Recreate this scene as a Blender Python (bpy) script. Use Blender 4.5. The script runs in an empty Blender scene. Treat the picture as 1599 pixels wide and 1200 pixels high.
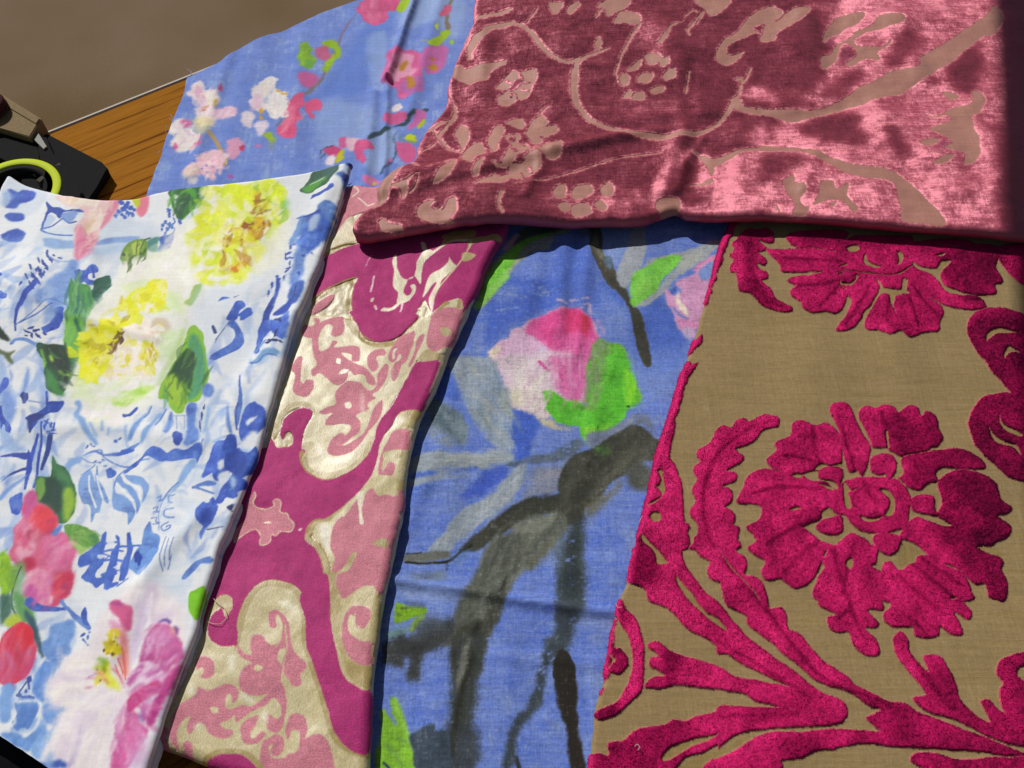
import bpy, bmesh, math, random
import numpy as np
from mathutils import Vector, Matrix

# ------------------------------------------------------------------ camera, sky, sun, exposure
scene = bpy.context.scene
HC = 0.80                         # camera height above the table top (m)
TILT = math.radians(33)           # lean away from straight down
FPX = 1442.0                      # focal length in pixels of a 1599 px wide picture
cam_data = bpy.data.cameras.new("camera")
cam_data.sensor_width = 36.0
cam_data.lens = 36.0 * FPX / 1599.0
cam_data.clip_start = 0.01
cam_data.clip_end = 100.0
cam = bpy.data.objects.new("camera", cam_data)
scene.collection.objects.link(cam)
cam.location = (0, 0, HC)
cam.rotation_euler = (TILT, 0, 0)
scene.camera = cam

SUN_EL = math.radians(44)
SUN_DIR2 = Vector((-0.58, 0.81)).normalized()      # horizontal direction towards the sun
sun_az = math.atan2(SUN_DIR2.x, SUN_DIR2.y)        # clockwise from +Y
world = bpy.data.worlds.new("World")
scene.world = world
world.use_nodes = True
wn = world.node_tree.nodes
bg = wn["Background"]
sky = wn.new("ShaderNodeTexSky")
sky.sky_type = 'NISHITA'
sky.sun_disc = False
sky.sun_elevation = SUN_EL
sky.sun_rotation = sun_az
tint = wn.new("ShaderNodeMix"); tint.data_type = 'RGBA'; tint.blend_type = 'MULTIPLY'
tint.inputs[0].default_value = 1.0
tint.inputs[7].default_value = (1.0, 0.88, 0.74, 1)       # the room around warms the daylight
world.node_tree.links.new(sky.outputs[0], tint.inputs[6])
world.node_tree.links.new(tint.outputs[2], bg.inputs[0])
bg.inputs[1].default_value = 0.05
sun_data = bpy.data.lights.new("sun", 'SUN')
sun_data.energy = 3.9
sun_data.angle = math.radians(0.8)
sun_data.color = (1.0, 0.965, 0.90)
sun = bpy.data.objects.new("sun", sun_data)
scene.collection.objects.link(sun)
to_sun = Vector((SUN_DIR2.x*math.cos(SUN_EL), SUN_DIR2.y*math.cos(SUN_EL), math.sin(SUN_EL)))
sun.rotation_euler = to_sun.to_track_quat('Z', 'Y').to_euler()
sun.location = to_sun * 3
scene.view_settings.view_transform = 'Standard'
scene.view_settings.look = 'None'
scene.view_settings.exposure = 0.0
scene.view_settings.gamma = 1.0

# ------------------------------------------------------------------ helpers: places
CT, ST = math.cos(TILT), math.sin(TILT)
def P(px, py, z=0.0):
    """point of the level z that lies at (px, py) of the 1599 x 1200 photograph"""
    px = np.asarray(px, float); py = np.asarray(py, float)
    cx = (px - 799.5) / FPX; cy = (600.0 - py) / FPX
    dy = cy*CT + ST; dz = cy*ST - CT
    t = (HC - z) / (-dz)
    return cx*t, dy*t
def P3(px, py, z=0.0):
    x, y = P(px, py, z)
    return Vector((float(x), float(y), z))

C = scene.collection
def obj(name, me, mat=None, parent=None):
    o = bpy.data.objects.new(name, me)
    C.objects.link(o)
    if mat is not None: me.materials.append(mat)
    if parent is not None:
        o.parent = parent
    return o
def thing(name, label, cat, loc=(0, 0, 0), group=None, rz=0.0):
    o = bpy.data.objects.new(name, None); C.objects.link(o)
    o.location = loc; o.rotation_euler = (0, 0, rz)
    o.empty_display_size = 0.02
    o['label'] = label; o['category'] = cat
    if group: o['group'] = group
    return o
def bm_obj(name, bm, mat, parent=None, smooth=False):
    me = bpy.data.meshes.new(name)
    bmesh.ops.recalc_face_normals(bm, faces=bm.faces)
    bm.to_mesh(me); bm.free()
    if smooth:
        me.polygons.foreach_set('use_smooth', [True]*len(me.polygons))
    return obj(name, me, mat, parent)

# ------------------------------------------------------------------ helpers: noise and painting
def vnoise(h, w, cy, cx, seed):
    rg = np.random.RandomState(seed)
    gh, gw = int(h/cy)+3, int(w/cx)+3
    g = rg.rand(gh, gw)
    y = np.arange(h)/cy; x = np.arange(w)/cx
    y0 = y.astype(int); x0 = x.astype(int)
    fy = y-y0; fx = x-x0
    fy = fy*fy*(3-2*fy); fx = fx*fx*(3-2*fx)
    r = g[y0]*(1-fy)[:, None] + g[y0+1]*fy[:, None]
    return r[:, x0]*(1-fx) + r[:, x0+1]*fx
def fbm(h, w, cy, cx, seed, octv=4, gain=0.55):
    s = np.zeros((h, w)); a = 1.0; tot = 0
    for k in range(octv):
        if cy < 0.8 and cx < 0.8: break
        s += a*(vnoise(h, w, max(cy, 1.0), max(cx, 1.0), seed+k*17)-0.5); tot += a
        a *= gain; cy *= 0.5; cx *= 0.5
    return s/tot*2.0                                  # about -1 .. 1
def sstep(a, b, x):
    t = np.clip((x-a)/(b-a), 0, 1)
    return t*t*(3-2*t)
def pts_of(s):
    a = np.array([[float(v) for v in q.split(',')] for q in s.split()])
    return a
def smooth_closed(p, n=6):
    m = len(p)
    if m < 3: return p
    a, b, c, d = np.roll(p, 1, 0), p, np.roll(p, -1, 0), np.roll(p, -2, 0)
    t = (np.arange(n)/n)[None, :, None]
    a, b, c, d = [q[:, None, :] for q in (a, b, c, d)]
    r = 0.5*((2*b) + (-a+c)*t + (2*a-5*b+4*c-d)*t*t + (-a+3*b-3*c+d)*t**3)
    return r.reshape(-1, 2)
def smooth_open(p, n=6):
    if len(p) < 3: 
        t = np.linspace(0, 1, n+1)[:, None]
        return p[0]*(1-t)+p[-1]*t
    q = np.vstack([2*p[0]-p[1], p, 2*p[-1]-p[-2]])
    out = []
    for i in range(len(p)-1):
        a, b, c, d = q[i], q[i+1], q[i+2], q[i+3]
        for k in range(n):
            t = k/n
            out.append(0.5*((2*b)+(-a+c)*t+(2*a-5*b+4*c-d)*t*t+(-a+3*b-3*c+d)*t**3))
    out.append(p[-1])
    return np.array(out)
def box1(a, r, axis):
    if r < 1: return a
    k = 2*r+1
    pad = [(0, 0)]*a.ndim; pad[axis] = (r+1, r)
    c = np.cumsum(np.pad(a, pad, mode='edge'), axis=axis)
    n = a.shape[axis]
    if axis == 0: return (c[k:k+n]-c[0:n])/k
    return (c[:, k:k+n]-c[:, 0:n])/k
def blur(a, r):
    r = int(round(r))
    for _ in range(2):
        a = box1(box1(a, r, 0), r, 1)
    return a
def hexc(c):
    if isinstance(c, str):
        c = c.lstrip('#')
        return np.array([int(c[i:i+2], 16) for i in (0, 2, 4)])/255.0
    return np.array(c, float)/255.0
def lin(c):
    return np.where(c <= 0.04045, c/12.92, ((np.maximum(c, 0)+0.055)/1.055)**2.4)

class Cloth:
    """the dyed pattern of one cloth, kept on a grid in its own plane (metres, res per cell)"""
    def __init__(self, bbox_px, z, base, res=0.0007, seed=1):
        x0, y0, x1, y1 = bbox_px
        X, Y = P([x0, x1, x0, x1, (x0+x1)/2], [y0, y0, y1, y1, y0], z)
        self.z = z; self.res = res
        self.x0 = X.min()-0.03; self.y0 = Y.min()-0.03
        self.w = int((X.max()+0.03-self.x0)/res)+1; self.h = int((Y.max()+0.03-self.y0)/res)+1
        h, w = self.h, self.w
        self.img = np.ones((h, w, 3), np.float32)*hexc(base)[None, None].astype(np.float32)
        self.mask = np.zeros((h, w), np.float32)      # pile
        self.ids = np.zeros((h, w), np.int16)
        self.seed = seed; self.rg = np.random.RandomState(seed)
        self.n_fine = fbm(h, w, 3, 3, seed+5, 2).astype(np.float32)
        self.n_mot = fbm(h, w, 26, 26, seed+6, 5, 0.7).astype(np.float32)
        self.n_str = fbm(h, w, 50, 4, seed+7, 4, 0.7).astype(np.float32)     # streaks along the cloth
        self.n_hor = fbm(h, w, 4, 46, seed+8, 4, 0.7).astype(np.float32)
        self.ctx = (0, 0, 1.0); self.grain = 0.3
        self.n_px = (0.6*(vnoise(h, w, 1.3, 4, seed+9)+vnoise(h, w, 4, 1.3, seed+10)-1)+0.5*(vnoise(h, w, 2, 2, seed+12)-.5)).astype(np.float32)
    def Z(self, x0, y0, s=0.25): self.ctx = (x0, y0, s)
    def cpts(self, p):
        x0, y0, s = self.ctx
        X, Y = P(x0+p[:, 0]*s, y0+p[:, 1]*s, self.z)
        return np.stack([(X-self.x0)/self.res, (Y-self.y0)/self.res], 1)
    def uscale(self, p):
        """cells per traced unit near p"""
        x0, y0, s = self.ctx
        c = p.mean(0)
        a = self.cpts(np.array([c, c+[1, 0], c+[0, 1]]))
        return 0.5*(np.linalg.norm(a[1]-a[0])+np.linalg.norm(a[2]-a[0]))
    def ragged(self, q, amp):
        """closed outline with an uneven edge"""
        if amp <= 0: return q
        nx = np.roll(q, -1, 0); d = np.linalg.norm(nx-q, axis=1)
        out = []
        for i in range(len(q)):
            n = max(1, int(d[i]/2.2))
            t = (np.arange(n)/n)[:, None]
            out.append(q[i]*(1-t)+nx[i]*t)
        r = np.vstack(out); m = len(r)
        if m < 4: return q
        nz = self.rg.randn(m)*0.6 + np.repeat(self.rg.randn(m//3+1), 3)[:m]*0.7 + np.repeat(self.rg.randn(m//7+1), 7)[:m]*0.7
        nz = (nz+np.roll(nz, 1)+np.roll(nz, -1))/3
        tg = np.roll(r, -1, 0)-np.roll(r, 1, 0)
        ln = np.linalg.norm(tg, axis=1)+1e-6
        nn = np.stack([tg[:, 1], -tg[:, 0]], 1)/ln[:, None]
        return r+nn*nz[:, None]*amp
    def raster(self, polys, soft):
        """coverage of the union of closed outlines (non-zero winding), inside a window"""
        allp = np.vstack(polys)
        m = 3+int(soft*3)
        xa = max(int(allp[:, 0].min())-m, 0); xb = min(int(allp[:, 0].max())+m+2, self.w)
        ya = max(int(allp[:, 1].min())-m, 0); yb = min(int(allp[:, 1].max())+m+2, self.h)
        if xb-xa < 2 or yb-ya < 2: return None
        SS = 2
        H, W = (yb-ya)*SS, (xb-xa)*SS
        cov = np.zeros((H, W), bool)
        for p in polys:
            acc = np.zeros((H, W+1), np.int16)
            x = (p[:, 0]-xa)*SS; y = (p[:, 1]-ya)*SS-0.5
            x2 = np.roll(x, -1); y2 = np.roll(y, -1)
            sgn = np.where(y2 > y, 1, -1)
            lo = np.minimum(y, y2); hi = np.maximum(y, y2)
            r0 = np.clip(np.ceil(lo), 0, H).astype(int); r1 = np.clip(np.ceil(hi), 0, H).astype(int)
            cnt = r1-r0
            k = cnt > 0
            if not k.any(): continue
            idx = np.repeat(np.nonzero(k)[0], cnt[k])
            off = np.arange(len(idx))-np.repeat(np.cumsum(cnt[k])-cnt[k], cnt[k])
            rows = r0[idx]+off
            xs = x[idx]+(rows-y[idx])*(x2[idx]-x[idx])/(y2[idx]-y[idx])
            cols = np.clip(np.ceil(xs-0.5), 0, W).astype(int)
            np.add.at(acc, (rows, cols), sgn[idx].astype(np.int16))
            cov |= np.cumsum(acc, 1)[:, :W] != 0
        a = cov.reshape(yb-ya, SS, xb-xa, SS).mean((1, 3)).astype(np.float32)
        if soft >= 1: a = blur(a, max(1, soft*0.5))
        return (slice(ya, yb), slice(xa, xb)), a
    def outline(self, s, rough, closed_smooth=True):
        p = pts_of(s) if isinstance(s, str) else np.asarray(s, float)
        u = self.uscale(p)
        q = smooth_closed(p) if closed_smooth else p
        return self.ragged(self.cpts(q), rough*u)
    def strokeline(self, s, w, rough, cap=True):
        p = pts_of(s) if isinstance(s, str) else np.asarray(s, float)
        u = self.uscale(p[:, :2])
        if p.shape[1] > 2: ww = p[:, 2]
        elif isinstance(w, (tuple, list)): ww = np.interp(np.linspace(0, 1, len(p)), np.linspace(0, 1, len(w)), w)
        else: ww = np.full(len(p), float(w))
        q = self.cpts(smooth_open(p[:, :2]))
        ww = np.interp(np.linspace(0, 1, len(q)), np.linspace(0, 1, len(p)), ww)*u*0.5
        tg = np.gradient(q, axis=0); tg /= (np.linalg.norm(tg, axis=1)+1e-6)[:, None]
        nn = np.stack([-tg[:, 1], tg[:, 0]], 1)
        a = q+nn*ww[:, None]; b = q-nn*ww[:, None]
        parts = [a]
        if cap: parts.append((q[-1]+tg[-1]*ww[-1]*0.8)[None])
        parts.append(b[::-1])
        if cap: parts.append((q[0]-tg[0]*ww[0]*0.8)[None])
        return self.ragged(np.vstack(parts), rough*u)
    # -- paint
    def tint(self, win, a, col, op=1.0, var=0.04, dry=0, col2=None, ax=None, tex='m'):
        tx = {'m': self.n_mot, 's': self.n_str, 'h': self.n_hor}[tex][win]
        a = np.clip(a+self.grain*4*a*(1-a)*(self.n_px[win]*1.3+0.35*self.n_fine[win]), 0, 1)
        if dry:
            a = a*sstep(-0.25, 0.25, tx+0.5*self.n_fine[win]+0.6-dry)
        c = hexc(col)[None, None, :].astype(np.float32)
        if col2 is not None:
            p = pts_of(ax); q = self.cpts(p)
            d = q[1]-q[0]
            yy = np.arange(win[0].start, win[0].stop)[:, None]; xx = np.arange(win[1].start, win[1].stop)[None, :]
            t = ((xx-q[0, 0])*d[0]+(yy-q[0, 1])*d[1])/(d@d)
            t = sstep(0, 1, t+0.25*tx)[..., None].astype(np.float32)
            c = c*(1-t)+hexc(col2)[None, None, :].astype(np.float32)*t
        c = c*(1+var*(1.3*tx+0.5*self.n_fine[win]))[..., None]
        a = (a*op)[..., None]
        self.img[win] = self.img[win]*(1-a)+c*a
    def S(self, col, s, soft=0, rough=0.8, sharp=False, **k):
        polys = [self.outline(q, rough, not sharp) for q in (s.split('|') if isinstance(s, str) else [s])]
        r = self.raster(polys, soft)
        if r: self.tint(r[0], r[1], col, **k)
    def L(self, col, s, w=6, soft=0, rough=0.6, **k):
        polys = [self.strokeline(q, w, rough) for q in (s.split('|') if isinstance(s, str) else [s])]
        r = self.raster(polys, soft)
        if r: self.tint(r[0], r[1], col, **k)
    def B(self, col, s, n=1, size=10, **k):
        """dabs: 'x,y,w,h,angle' """
        for q in s.split():
            v = [float(t) for t in q.split(',')]
            x, y, w = v[0], v[1], v[2]; h = v[3] if len(v) > 3 else w; an = math.radians(v[4]) if len(v) > 4 else 0
            t = np.linspace(0, 2*np.pi, 12, endpoint=False)
            e = np.stack([np.cos(t)*w/2, np.sin(t)*h/2], 1)
            e = e*(1+0.18*self.rg.randn(12)[:, None])
            R = np.array([[math.cos(an), math.sin(an)], [-math.sin(an), math.cos(an)]])
            self.S(col, e@R+[x, y], **k)
    def K(self, poly, cols, n, size, center=None, ang=None, spread=25, asp=3.0, soft=0, op=.75, curve=.25, rough=.8):
        """many small brush touches inside an outline, radial from a centre or along one direction"""
        p = pts_of(poly); rg = self.rg
        q = smooth_closed(p); lo, hi = q.min(0), q.max(0)
        qx, qy = q[:, 0], q[:, 1]; rx, ry = np.roll(qx, -1), np.roll(qy, -1)
        cols = cols.split(); k = 0; guard = 0
        while k < n and guard < n*12:
            guard += 1
            x, y = lo+rg.rand(2)*(hi-lo)
            c = ((qy > y) != (ry > y)) & (x < (rx-qx)*(y-qy)/(ry-qy+1e-9)+qx)
            if c.sum() % 2 == 0: continue
            if center is not None: a = math.degrees(math.atan2(-(y-center[1]), x-center[0]))
            else: a = ang or 0.0
            a = math.radians(a+rg.randn()*spread)
            L_ = size*(.5+rg.rand()); w = L_/asp*(.6+.8*rg.rand())
            d = np.array([math.cos(a), -math.sin(a)]); nn = np.array([d[1], -d[0]])*curve*L_*rg.randn()*.5
            s0 = np.array([x, y])-d*L_/2; s1 = np.array([x, y])+nn; s2 = np.array([x, y])+d*L_/2
            self.L(cols[rg.randint(len(cols))], np.array([[*s0, w*.3], [*s1, w], [*s2, w*.35]]), soft=soft, rough=rough, op=op*(.6+.4*rg.rand()))
            k += 1
    # -- pile motifs: id > 0 is a raised part
    def M(self, mid, s, rough=1.2, sharp=False, val=1.0):
        polys = [self.outline(q, rough, not sharp) for q in (s.split('|') if isinstance(s, str) else [s])]
        r = self.raster(polys, 0)
        self._put(r, mid, val)
    def ML(self, mid, s, w=6, rough=1.0, val=1.0):
        polys = [self.strokeline(q, w, rough) for q in s.split('|')]
        self._put(self.raster(polys, 0), mid, val)
    def _put(self, r, mid, val):
        if not r: return
        win, a = r
        self.mask[win] = self.mask[win]*(1-a)+val*a
        self.ids[win] = np.where(a > 0.5, mid, self.ids[win])
    def sample(self, arr, X, Y, nearest=False):
        cx = np.clip((X-self.x0)/self.res, 0, self.w-1.01); cy = np.clip((Y-self.y0)/self.res, 0, self.h-1.01)
        if nearest: return arr[np.rint(cy).astype(int).clip(0, self.h-1), np.rint(cx).astype(int).clip(0, self.w-1)]
        ix = cx.astype(int); iy = cy.astype(int); fx = cx-ix; fy = cy-iy
        if arr.ndim == 3: fx = fx[..., None]; fy = fy[..., None]
        return (arr[iy, ix]*(1-fx)*(1-fy)+arr[iy, ix+1]*fx*(1-fy)+arr[iy+1, ix]*(1-fx)*fy+arr[iy+1, ix+1]*fx*fy)

# ------------------------------------------------------------------ helpers: cloth geometry
def resample(pts_world, n, frac=None):
    d = np.r_[0, np.cumsum(np.linalg.norm(np.diff(pts_world, axis=0), axis=1))]
    t = (np.linspace(0, 1, n) if frac is None else frac)*d[-1]
    return np.stack([np.interp(t, d, pts_world[:, i]) for i in range(pts_world.shape[1])], 1)
def edge(s, z):
    p = smooth_open(pts_of(s), 8)
    X, Y = P(p[:, 0], p[:, 1], z)
    return np.stack([X, Y], 1)
def coons(top, bottom, left, right, nu, nv, z):
    """top/bottom run left to right, left/right run top to bottom (pixel strings). Grid [v, u]"""
    u = np.linspace(0, 1, nu); v = np.linspace(0, 1, nv)
    T = resample(edge(top, z), nu); B = resample(edge(bottom, z), nu)
    L = resample(edge(left, z), nv); R = resample(edge(right, z), nv)
    U = u[None, :, None]; V = v[:, None, None]
    G = (1-V)*T[None]+V*B[None]+(1-U)*L[:, None]+U*R[:, None]
    G -= (1-U)*(1-V)*T[0]+U*(1-V)*T[-1]+(1-U)*V*B[0]+U*V*B[-1]
    return G
def unit(a):
    return a/(np.linalg.norm(a, axis=-1, keepdims=True)+1e-9)
def roll_edges(G, r, sides, k=9):
    """G [v,u,2] flat layout; adds rows/columns that turn under with radius r. returns XY, drop, pattern XY"""
    X = G.copy(); D = np.zeros(G.shape[:2]); Q = G.copy()
    def add(X, D, Q, axis, end, rad):
        # inset the last point, then half a circle
        if axis == 0: X = X.swapaxes(0, 1); Q = Q.swapaxes(0, 1); D = D.T
        if not end: X = X[:, ::-1]; Q = Q[:, ::-1]; D = D[:, ::-1]
        step = np.linalg.norm(X[:, -1]-X[:, -2], axis=1).mean()
        ni = max(1, int(round(rad/step)))
        X = X[:, :-ni]; Q = Q[:, :-ni]; D = D[:, :-ni]
        out = unit(X[:, -1]-X[:, -4])
        ph = np.linspace(0, np.pi*0.93, k+1)[1:]
        base = X[:, -1][:, None]; bq = Q[:, -1][:, None]
        ex = base+out[:, None]*(rad*np.sin(ph))[None, :, None]
        arc = np.where(ph < np.pi/2, rad*np.sin(ph), rad*(1+(ph-np.pi/2)))
        eq = bq+out[:, None]*arc[None, :, None]
        ed = D[:, -1][:, None]+(rad*(1-np.cos(ph)))[None]
        X = np.concatenate([X, ex], 1); Q = np.concatenate([Q, eq], 1); D = np.concatenate([D, ed], 1)
        if not end: X = X[:, ::-1]; Q = Q[:, ::-1]; D = D[:, ::-1]
        if axis == 0: X = X.swapaxes(0, 1); Q = Q.swapaxes(0, 1); D = D.T
        return X, D, Q
    for sd in sides:
        ax, en = {'L': (1, False), 'R': (1, True), 'T': (0, False), 'B': (0, True)}[sd]
        X, D, Q = add(X, D, Q, ax, en, r)
    return X, np.minimum(D, 2*r), Q
def grid_mesh(name, V, col, faces_mask=None, extra=None):
    """V [v,u,3], col [v,u,3]; only faces where faces_mask"""
    nv, nu = V.shape[:2]
    idx = np.arange(nv*nu).reshape(nv, nu)
    f = np.stack([idx[1:, :-1], idx[1:, 1:], idx[:-1, 1:], idx[:-1, :-1]], -1).reshape(-1, 4)
    if faces_mask is not None: f = f[faces_mask.reshape(-1)]
    if len(f) == 0: return None
    used, inv = np.unique(f, return_inverse=True)
    f = inv.reshape(-1, 4)
    co = V.reshape(-1, 3)[used]; cc = col.reshape(-1, 3)[used]
    me = bpy.data.meshes.new(name)
    me.vertices.add(len(co)); me.vertices.foreach_set('co', co.astype(np.float32).ravel())
    me.loops.add(f.size); me.loops.foreach_set('vertex_index', f.astype(np.int32).ravel())
    me.polygons.add(len(f))
    me.polygons.foreach_set('loop_start', np.arange(0, f.size, 4, dtype=np.int32))
    try: me.polygons.foreach_set('loop_total', np.full(len(f), 4, dtype=np.int32))
    except Exception: pass
    me.polygons.foreach_set('use_smooth', np.ones(len(f), bool))
    at = me.attributes.new('dye', 'FLOAT_COLOR', 'POINT')
    at.data.foreach_set('color', np.concatenate([cc, np.ones((len(cc), 1))], 1).astype(np.float32).ravel())
    if extra is not None:
        for k, a in extra.items():
            e = me.attributes.new(k, 'FLOAT_VECTOR', 'POINT')
            e.data.foreach_set('vector', a.reshape(-1, 3)[used].astype(np.float32).ravel())
    me.update(calc_edges=True)
    return me
def label_pieces(mask):
    """connected pieces of a boolean grid (runs joined row by row)"""
    H, W = mask.shape
    lab = np.zeros((H, W), np.int32); par = [0]
    def find(a):
        while par[a] != a: par[a] = par[par[a]]; a = par[a]
        return a
    prev = []
    for y in range(H):
        row = mask[y]
        d = np.diff(np.r_[0, row.astype(np.int8), 0])
        st = np.nonzero(d == 1)[0]; en = np.nonzero(d == -1)[0]
        cur = []; j = 0
        for a, b in zip(st, en):
            l = 0
            for pa, pb, pl in prev:
                if pa <= b-1 and pb-1 >= a:
                    q = find(pl)
                    if l == 0: l = q
                    elif q != l: par[max(q, l)] = min(q, l); l = min(q, l)
            if l == 0: par.append(len(par)); l = len(par)-1
            cur.append((a, b, l)); lab[y, a:b] = l
        prev = cur
    m = np.array([find(i) for i in range(len(par))])
    return m[lab]
def bumps(X, Y, spec):
    """sum of soft ridges: (x1,y1,x2,y2 px, width m, height m) measured along the segment"""
    h = np.zeros(X.shape)
    for x1, y1, x2, y2, w, a in spec:
        ax, ay = [float(q) for q in P(x1, y1)]; bx, by = [float(q) for q in P(x2, y2)]
        dx, dy = bx-ax, by-ay; L2 = dx*dx+dy*dy+1e-12
        t = np.clip(((X-ax)*dx+(Y-ay)*dy)/L2, 0, 1)
        d2 = (X-ax-t*dx)**2+(Y-ay-t*dy)**2
        h += a*np.exp(-d2/(w*w))
    return h
def ridge(X, Y, s, w, a):
    """one soft fold along a traced line"""
    p = pts_of(s); px, py = P(p[:, 0], p[:, 1])
    d2 = np.full(X.shape, 1e9)
    for i in range(len(p)-1):
        dx, dy = px[i+1]-px[i], py[i+1]-py[i]
        t = np.clip(((X-px[i])*dx+(Y-py[i])*dy)/(dx*dx+dy*dy+1e-12), 0, 1)
        d2 = np.minimum(d2, (X-px[i]-t*dx)**2+(Y-py[i]-t*dy)**2)
    return a*np.exp(-d2/(w*w))
def wnoise(X, Y, cell, seed, octv=3, sx=1.0, sy=1.0, rot=0.0):
    """smooth noise at world places"""
    rg = np.random.RandomState(seed)
    g = rg.rand(256, 256)-0.5
    c, s = math.cos(rot), math.sin(rot)
    X2 = (c*X+s*Y)*sx; Y2 = (-s*X+c*Y)*sy
    out = 0; a = 1.0
    for o in range(octv):
        x = X2/cell+31.7*(o+1); y = Y2/cell+17.3*(o+1)
        ix = np.floor(x).astype(int); iy = np.floor(y).astype(int)
        fx = x-ix; fy = y-iy; fx = fx*fx*fx*(fx*(6*fx-15)+10); fy = fy*fy*fy*(fy*(6*fy-15)+10)
        i = lambda p, q: g[q & 255, p & 255]
        out = out+a*((i(ix, iy)*(1-fx)+i(ix+1, iy)*fx)*(1-fy)+(i(ix, iy+1)*(1-fx)+i(ix+1, iy+1)*fx)*fy)
        a *= 0.5; cell *= 0.5
    return out*2

# ------------------------------------------------------------------ helpers: materials
class NT:
    def __init__(self, name):
        self.m = bpy.data.materials.new(name); self.m.use_nodes = True
        self.t = self.m.node_tree; self.t.nodes.clear()
        self.out = self.n('OutputMaterial')
    def n(self, t, **k):
        nd = self.t.nodes.new('ShaderNode'+t)
        for a, v in k.items(): setattr(nd, a, v)
        return nd
    def l(self, a, b): self.t.links.new(a, b)
    def math(self, op, a, b=None):
        nd = self.n('Math', operation=op)
        for i, v in enumerate((a, b)):
            if v is None: continue
            if isinstance(v, (int, float)): nd.inputs[i].default_value = v
            else: self.l(v, nd.inputs[i])
        return nd.outputs[0]
    def coords(self, rot=0.0, scale=(1, 1, 1)):
        tc = self.n('TexCoord'); mp = self.n('Mapping')
        mp.inputs['Rotation'].default_value = (0, 0, rot); mp.inputs['Scale'].default_value = scale
        self.l(tc.outputs['Object'], mp.inputs['Vector'])
        return mp.outputs[0]
    def noise(self, vec, scale, detail=2.0, rough=0.5):
        nd = self.n('TexNoise'); nd.inputs['Scale'].default_value = scale
        nd.inputs['Detail'].default_value = detail; nd.inputs['Roughness'].default_value = rough
        self.l(vec, nd.inputs['Vector'])
        return nd.outputs['Fac']
    def ramp(self, fac, a, b, lo=0.3, hi=0.7):
        nd = self.n('MapRange'); nd.inputs['From Min'].default_value = lo; nd.inputs['From Max'].default_value = hi
        nd.inputs['To Min'].default_value = a; nd.inputs['To Max'].default_value = b
        self.l(fac, nd.inputs['Value'])
        return nd.outputs[0]

def cloth_mat(name, rot, thread=(1400, 420), amt=0.14, rough=0.85, sheen=0.15, bump=0.25, spec=0.25, slub=0.08, dye_noise=0.0, nap=0.0):
    m = NT(name)
    at = m.n('Attribute', attribute_name='dye')
    warp = m.noise(m.coords(rot, (1.0, 0.16, 1)), thread[0], 1.0)
    weft = m.noise(m.coords(rot, (0.16, 1.0, 1)), thread[0], 1.0)
    sl = m.noise(m.coords(rot, (0.05, 1.0, 1)), thread[1], 2.0)
    s2 = m.noise(m.coords(rot, (1.0, 0.05, 1)), thread[1], 2.0)
    w = m.math('MAXIMUM', warp, weft)
    f = m.math('MULTIPLY', m.ramp(w, 1-amt, 1+amt, 0.35, 0.75), m.ramp(sl, 1-slub, 1+slub))
    f = m.math('MULTIPLY', f, m.ramp(s2, 1-slub*0.7, 1+slub*0.7))
    mul = m.n('VectorMath', operation='SCALE')
    m.l(at.outputs['Color'], mul.inputs[0]); m.l(f, mul.inputs['Scale'])
    p = m.n('BsdfPrincipled')
    m.l(mul.outputs[0], p.inputs['Base Color'])
    p.inputs['Roughness'].default_value = rough
    p.inputs['Specular IOR Level'].default_value = spec
    p.inputs['Sheen Weight'].default_value = sheen
    p.inputs['Sheen Roughness'].default_value = 0.5
    b = m.n('Bump'); b.inputs['Strength'].default_value = bump; b.inputs['Distance'].default_value = 0.0006
    m.l(m.math('ADD', w, m.math('MULTIPLY', sl, 0.6)), b.inputs['Height'])
    m.l(b.outputs[0], p.inputs['Normal'])
    m.l(p.outputs[0], m.out.inputs[0])
    return m.m
WHAT = 'ABCDEF'
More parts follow.
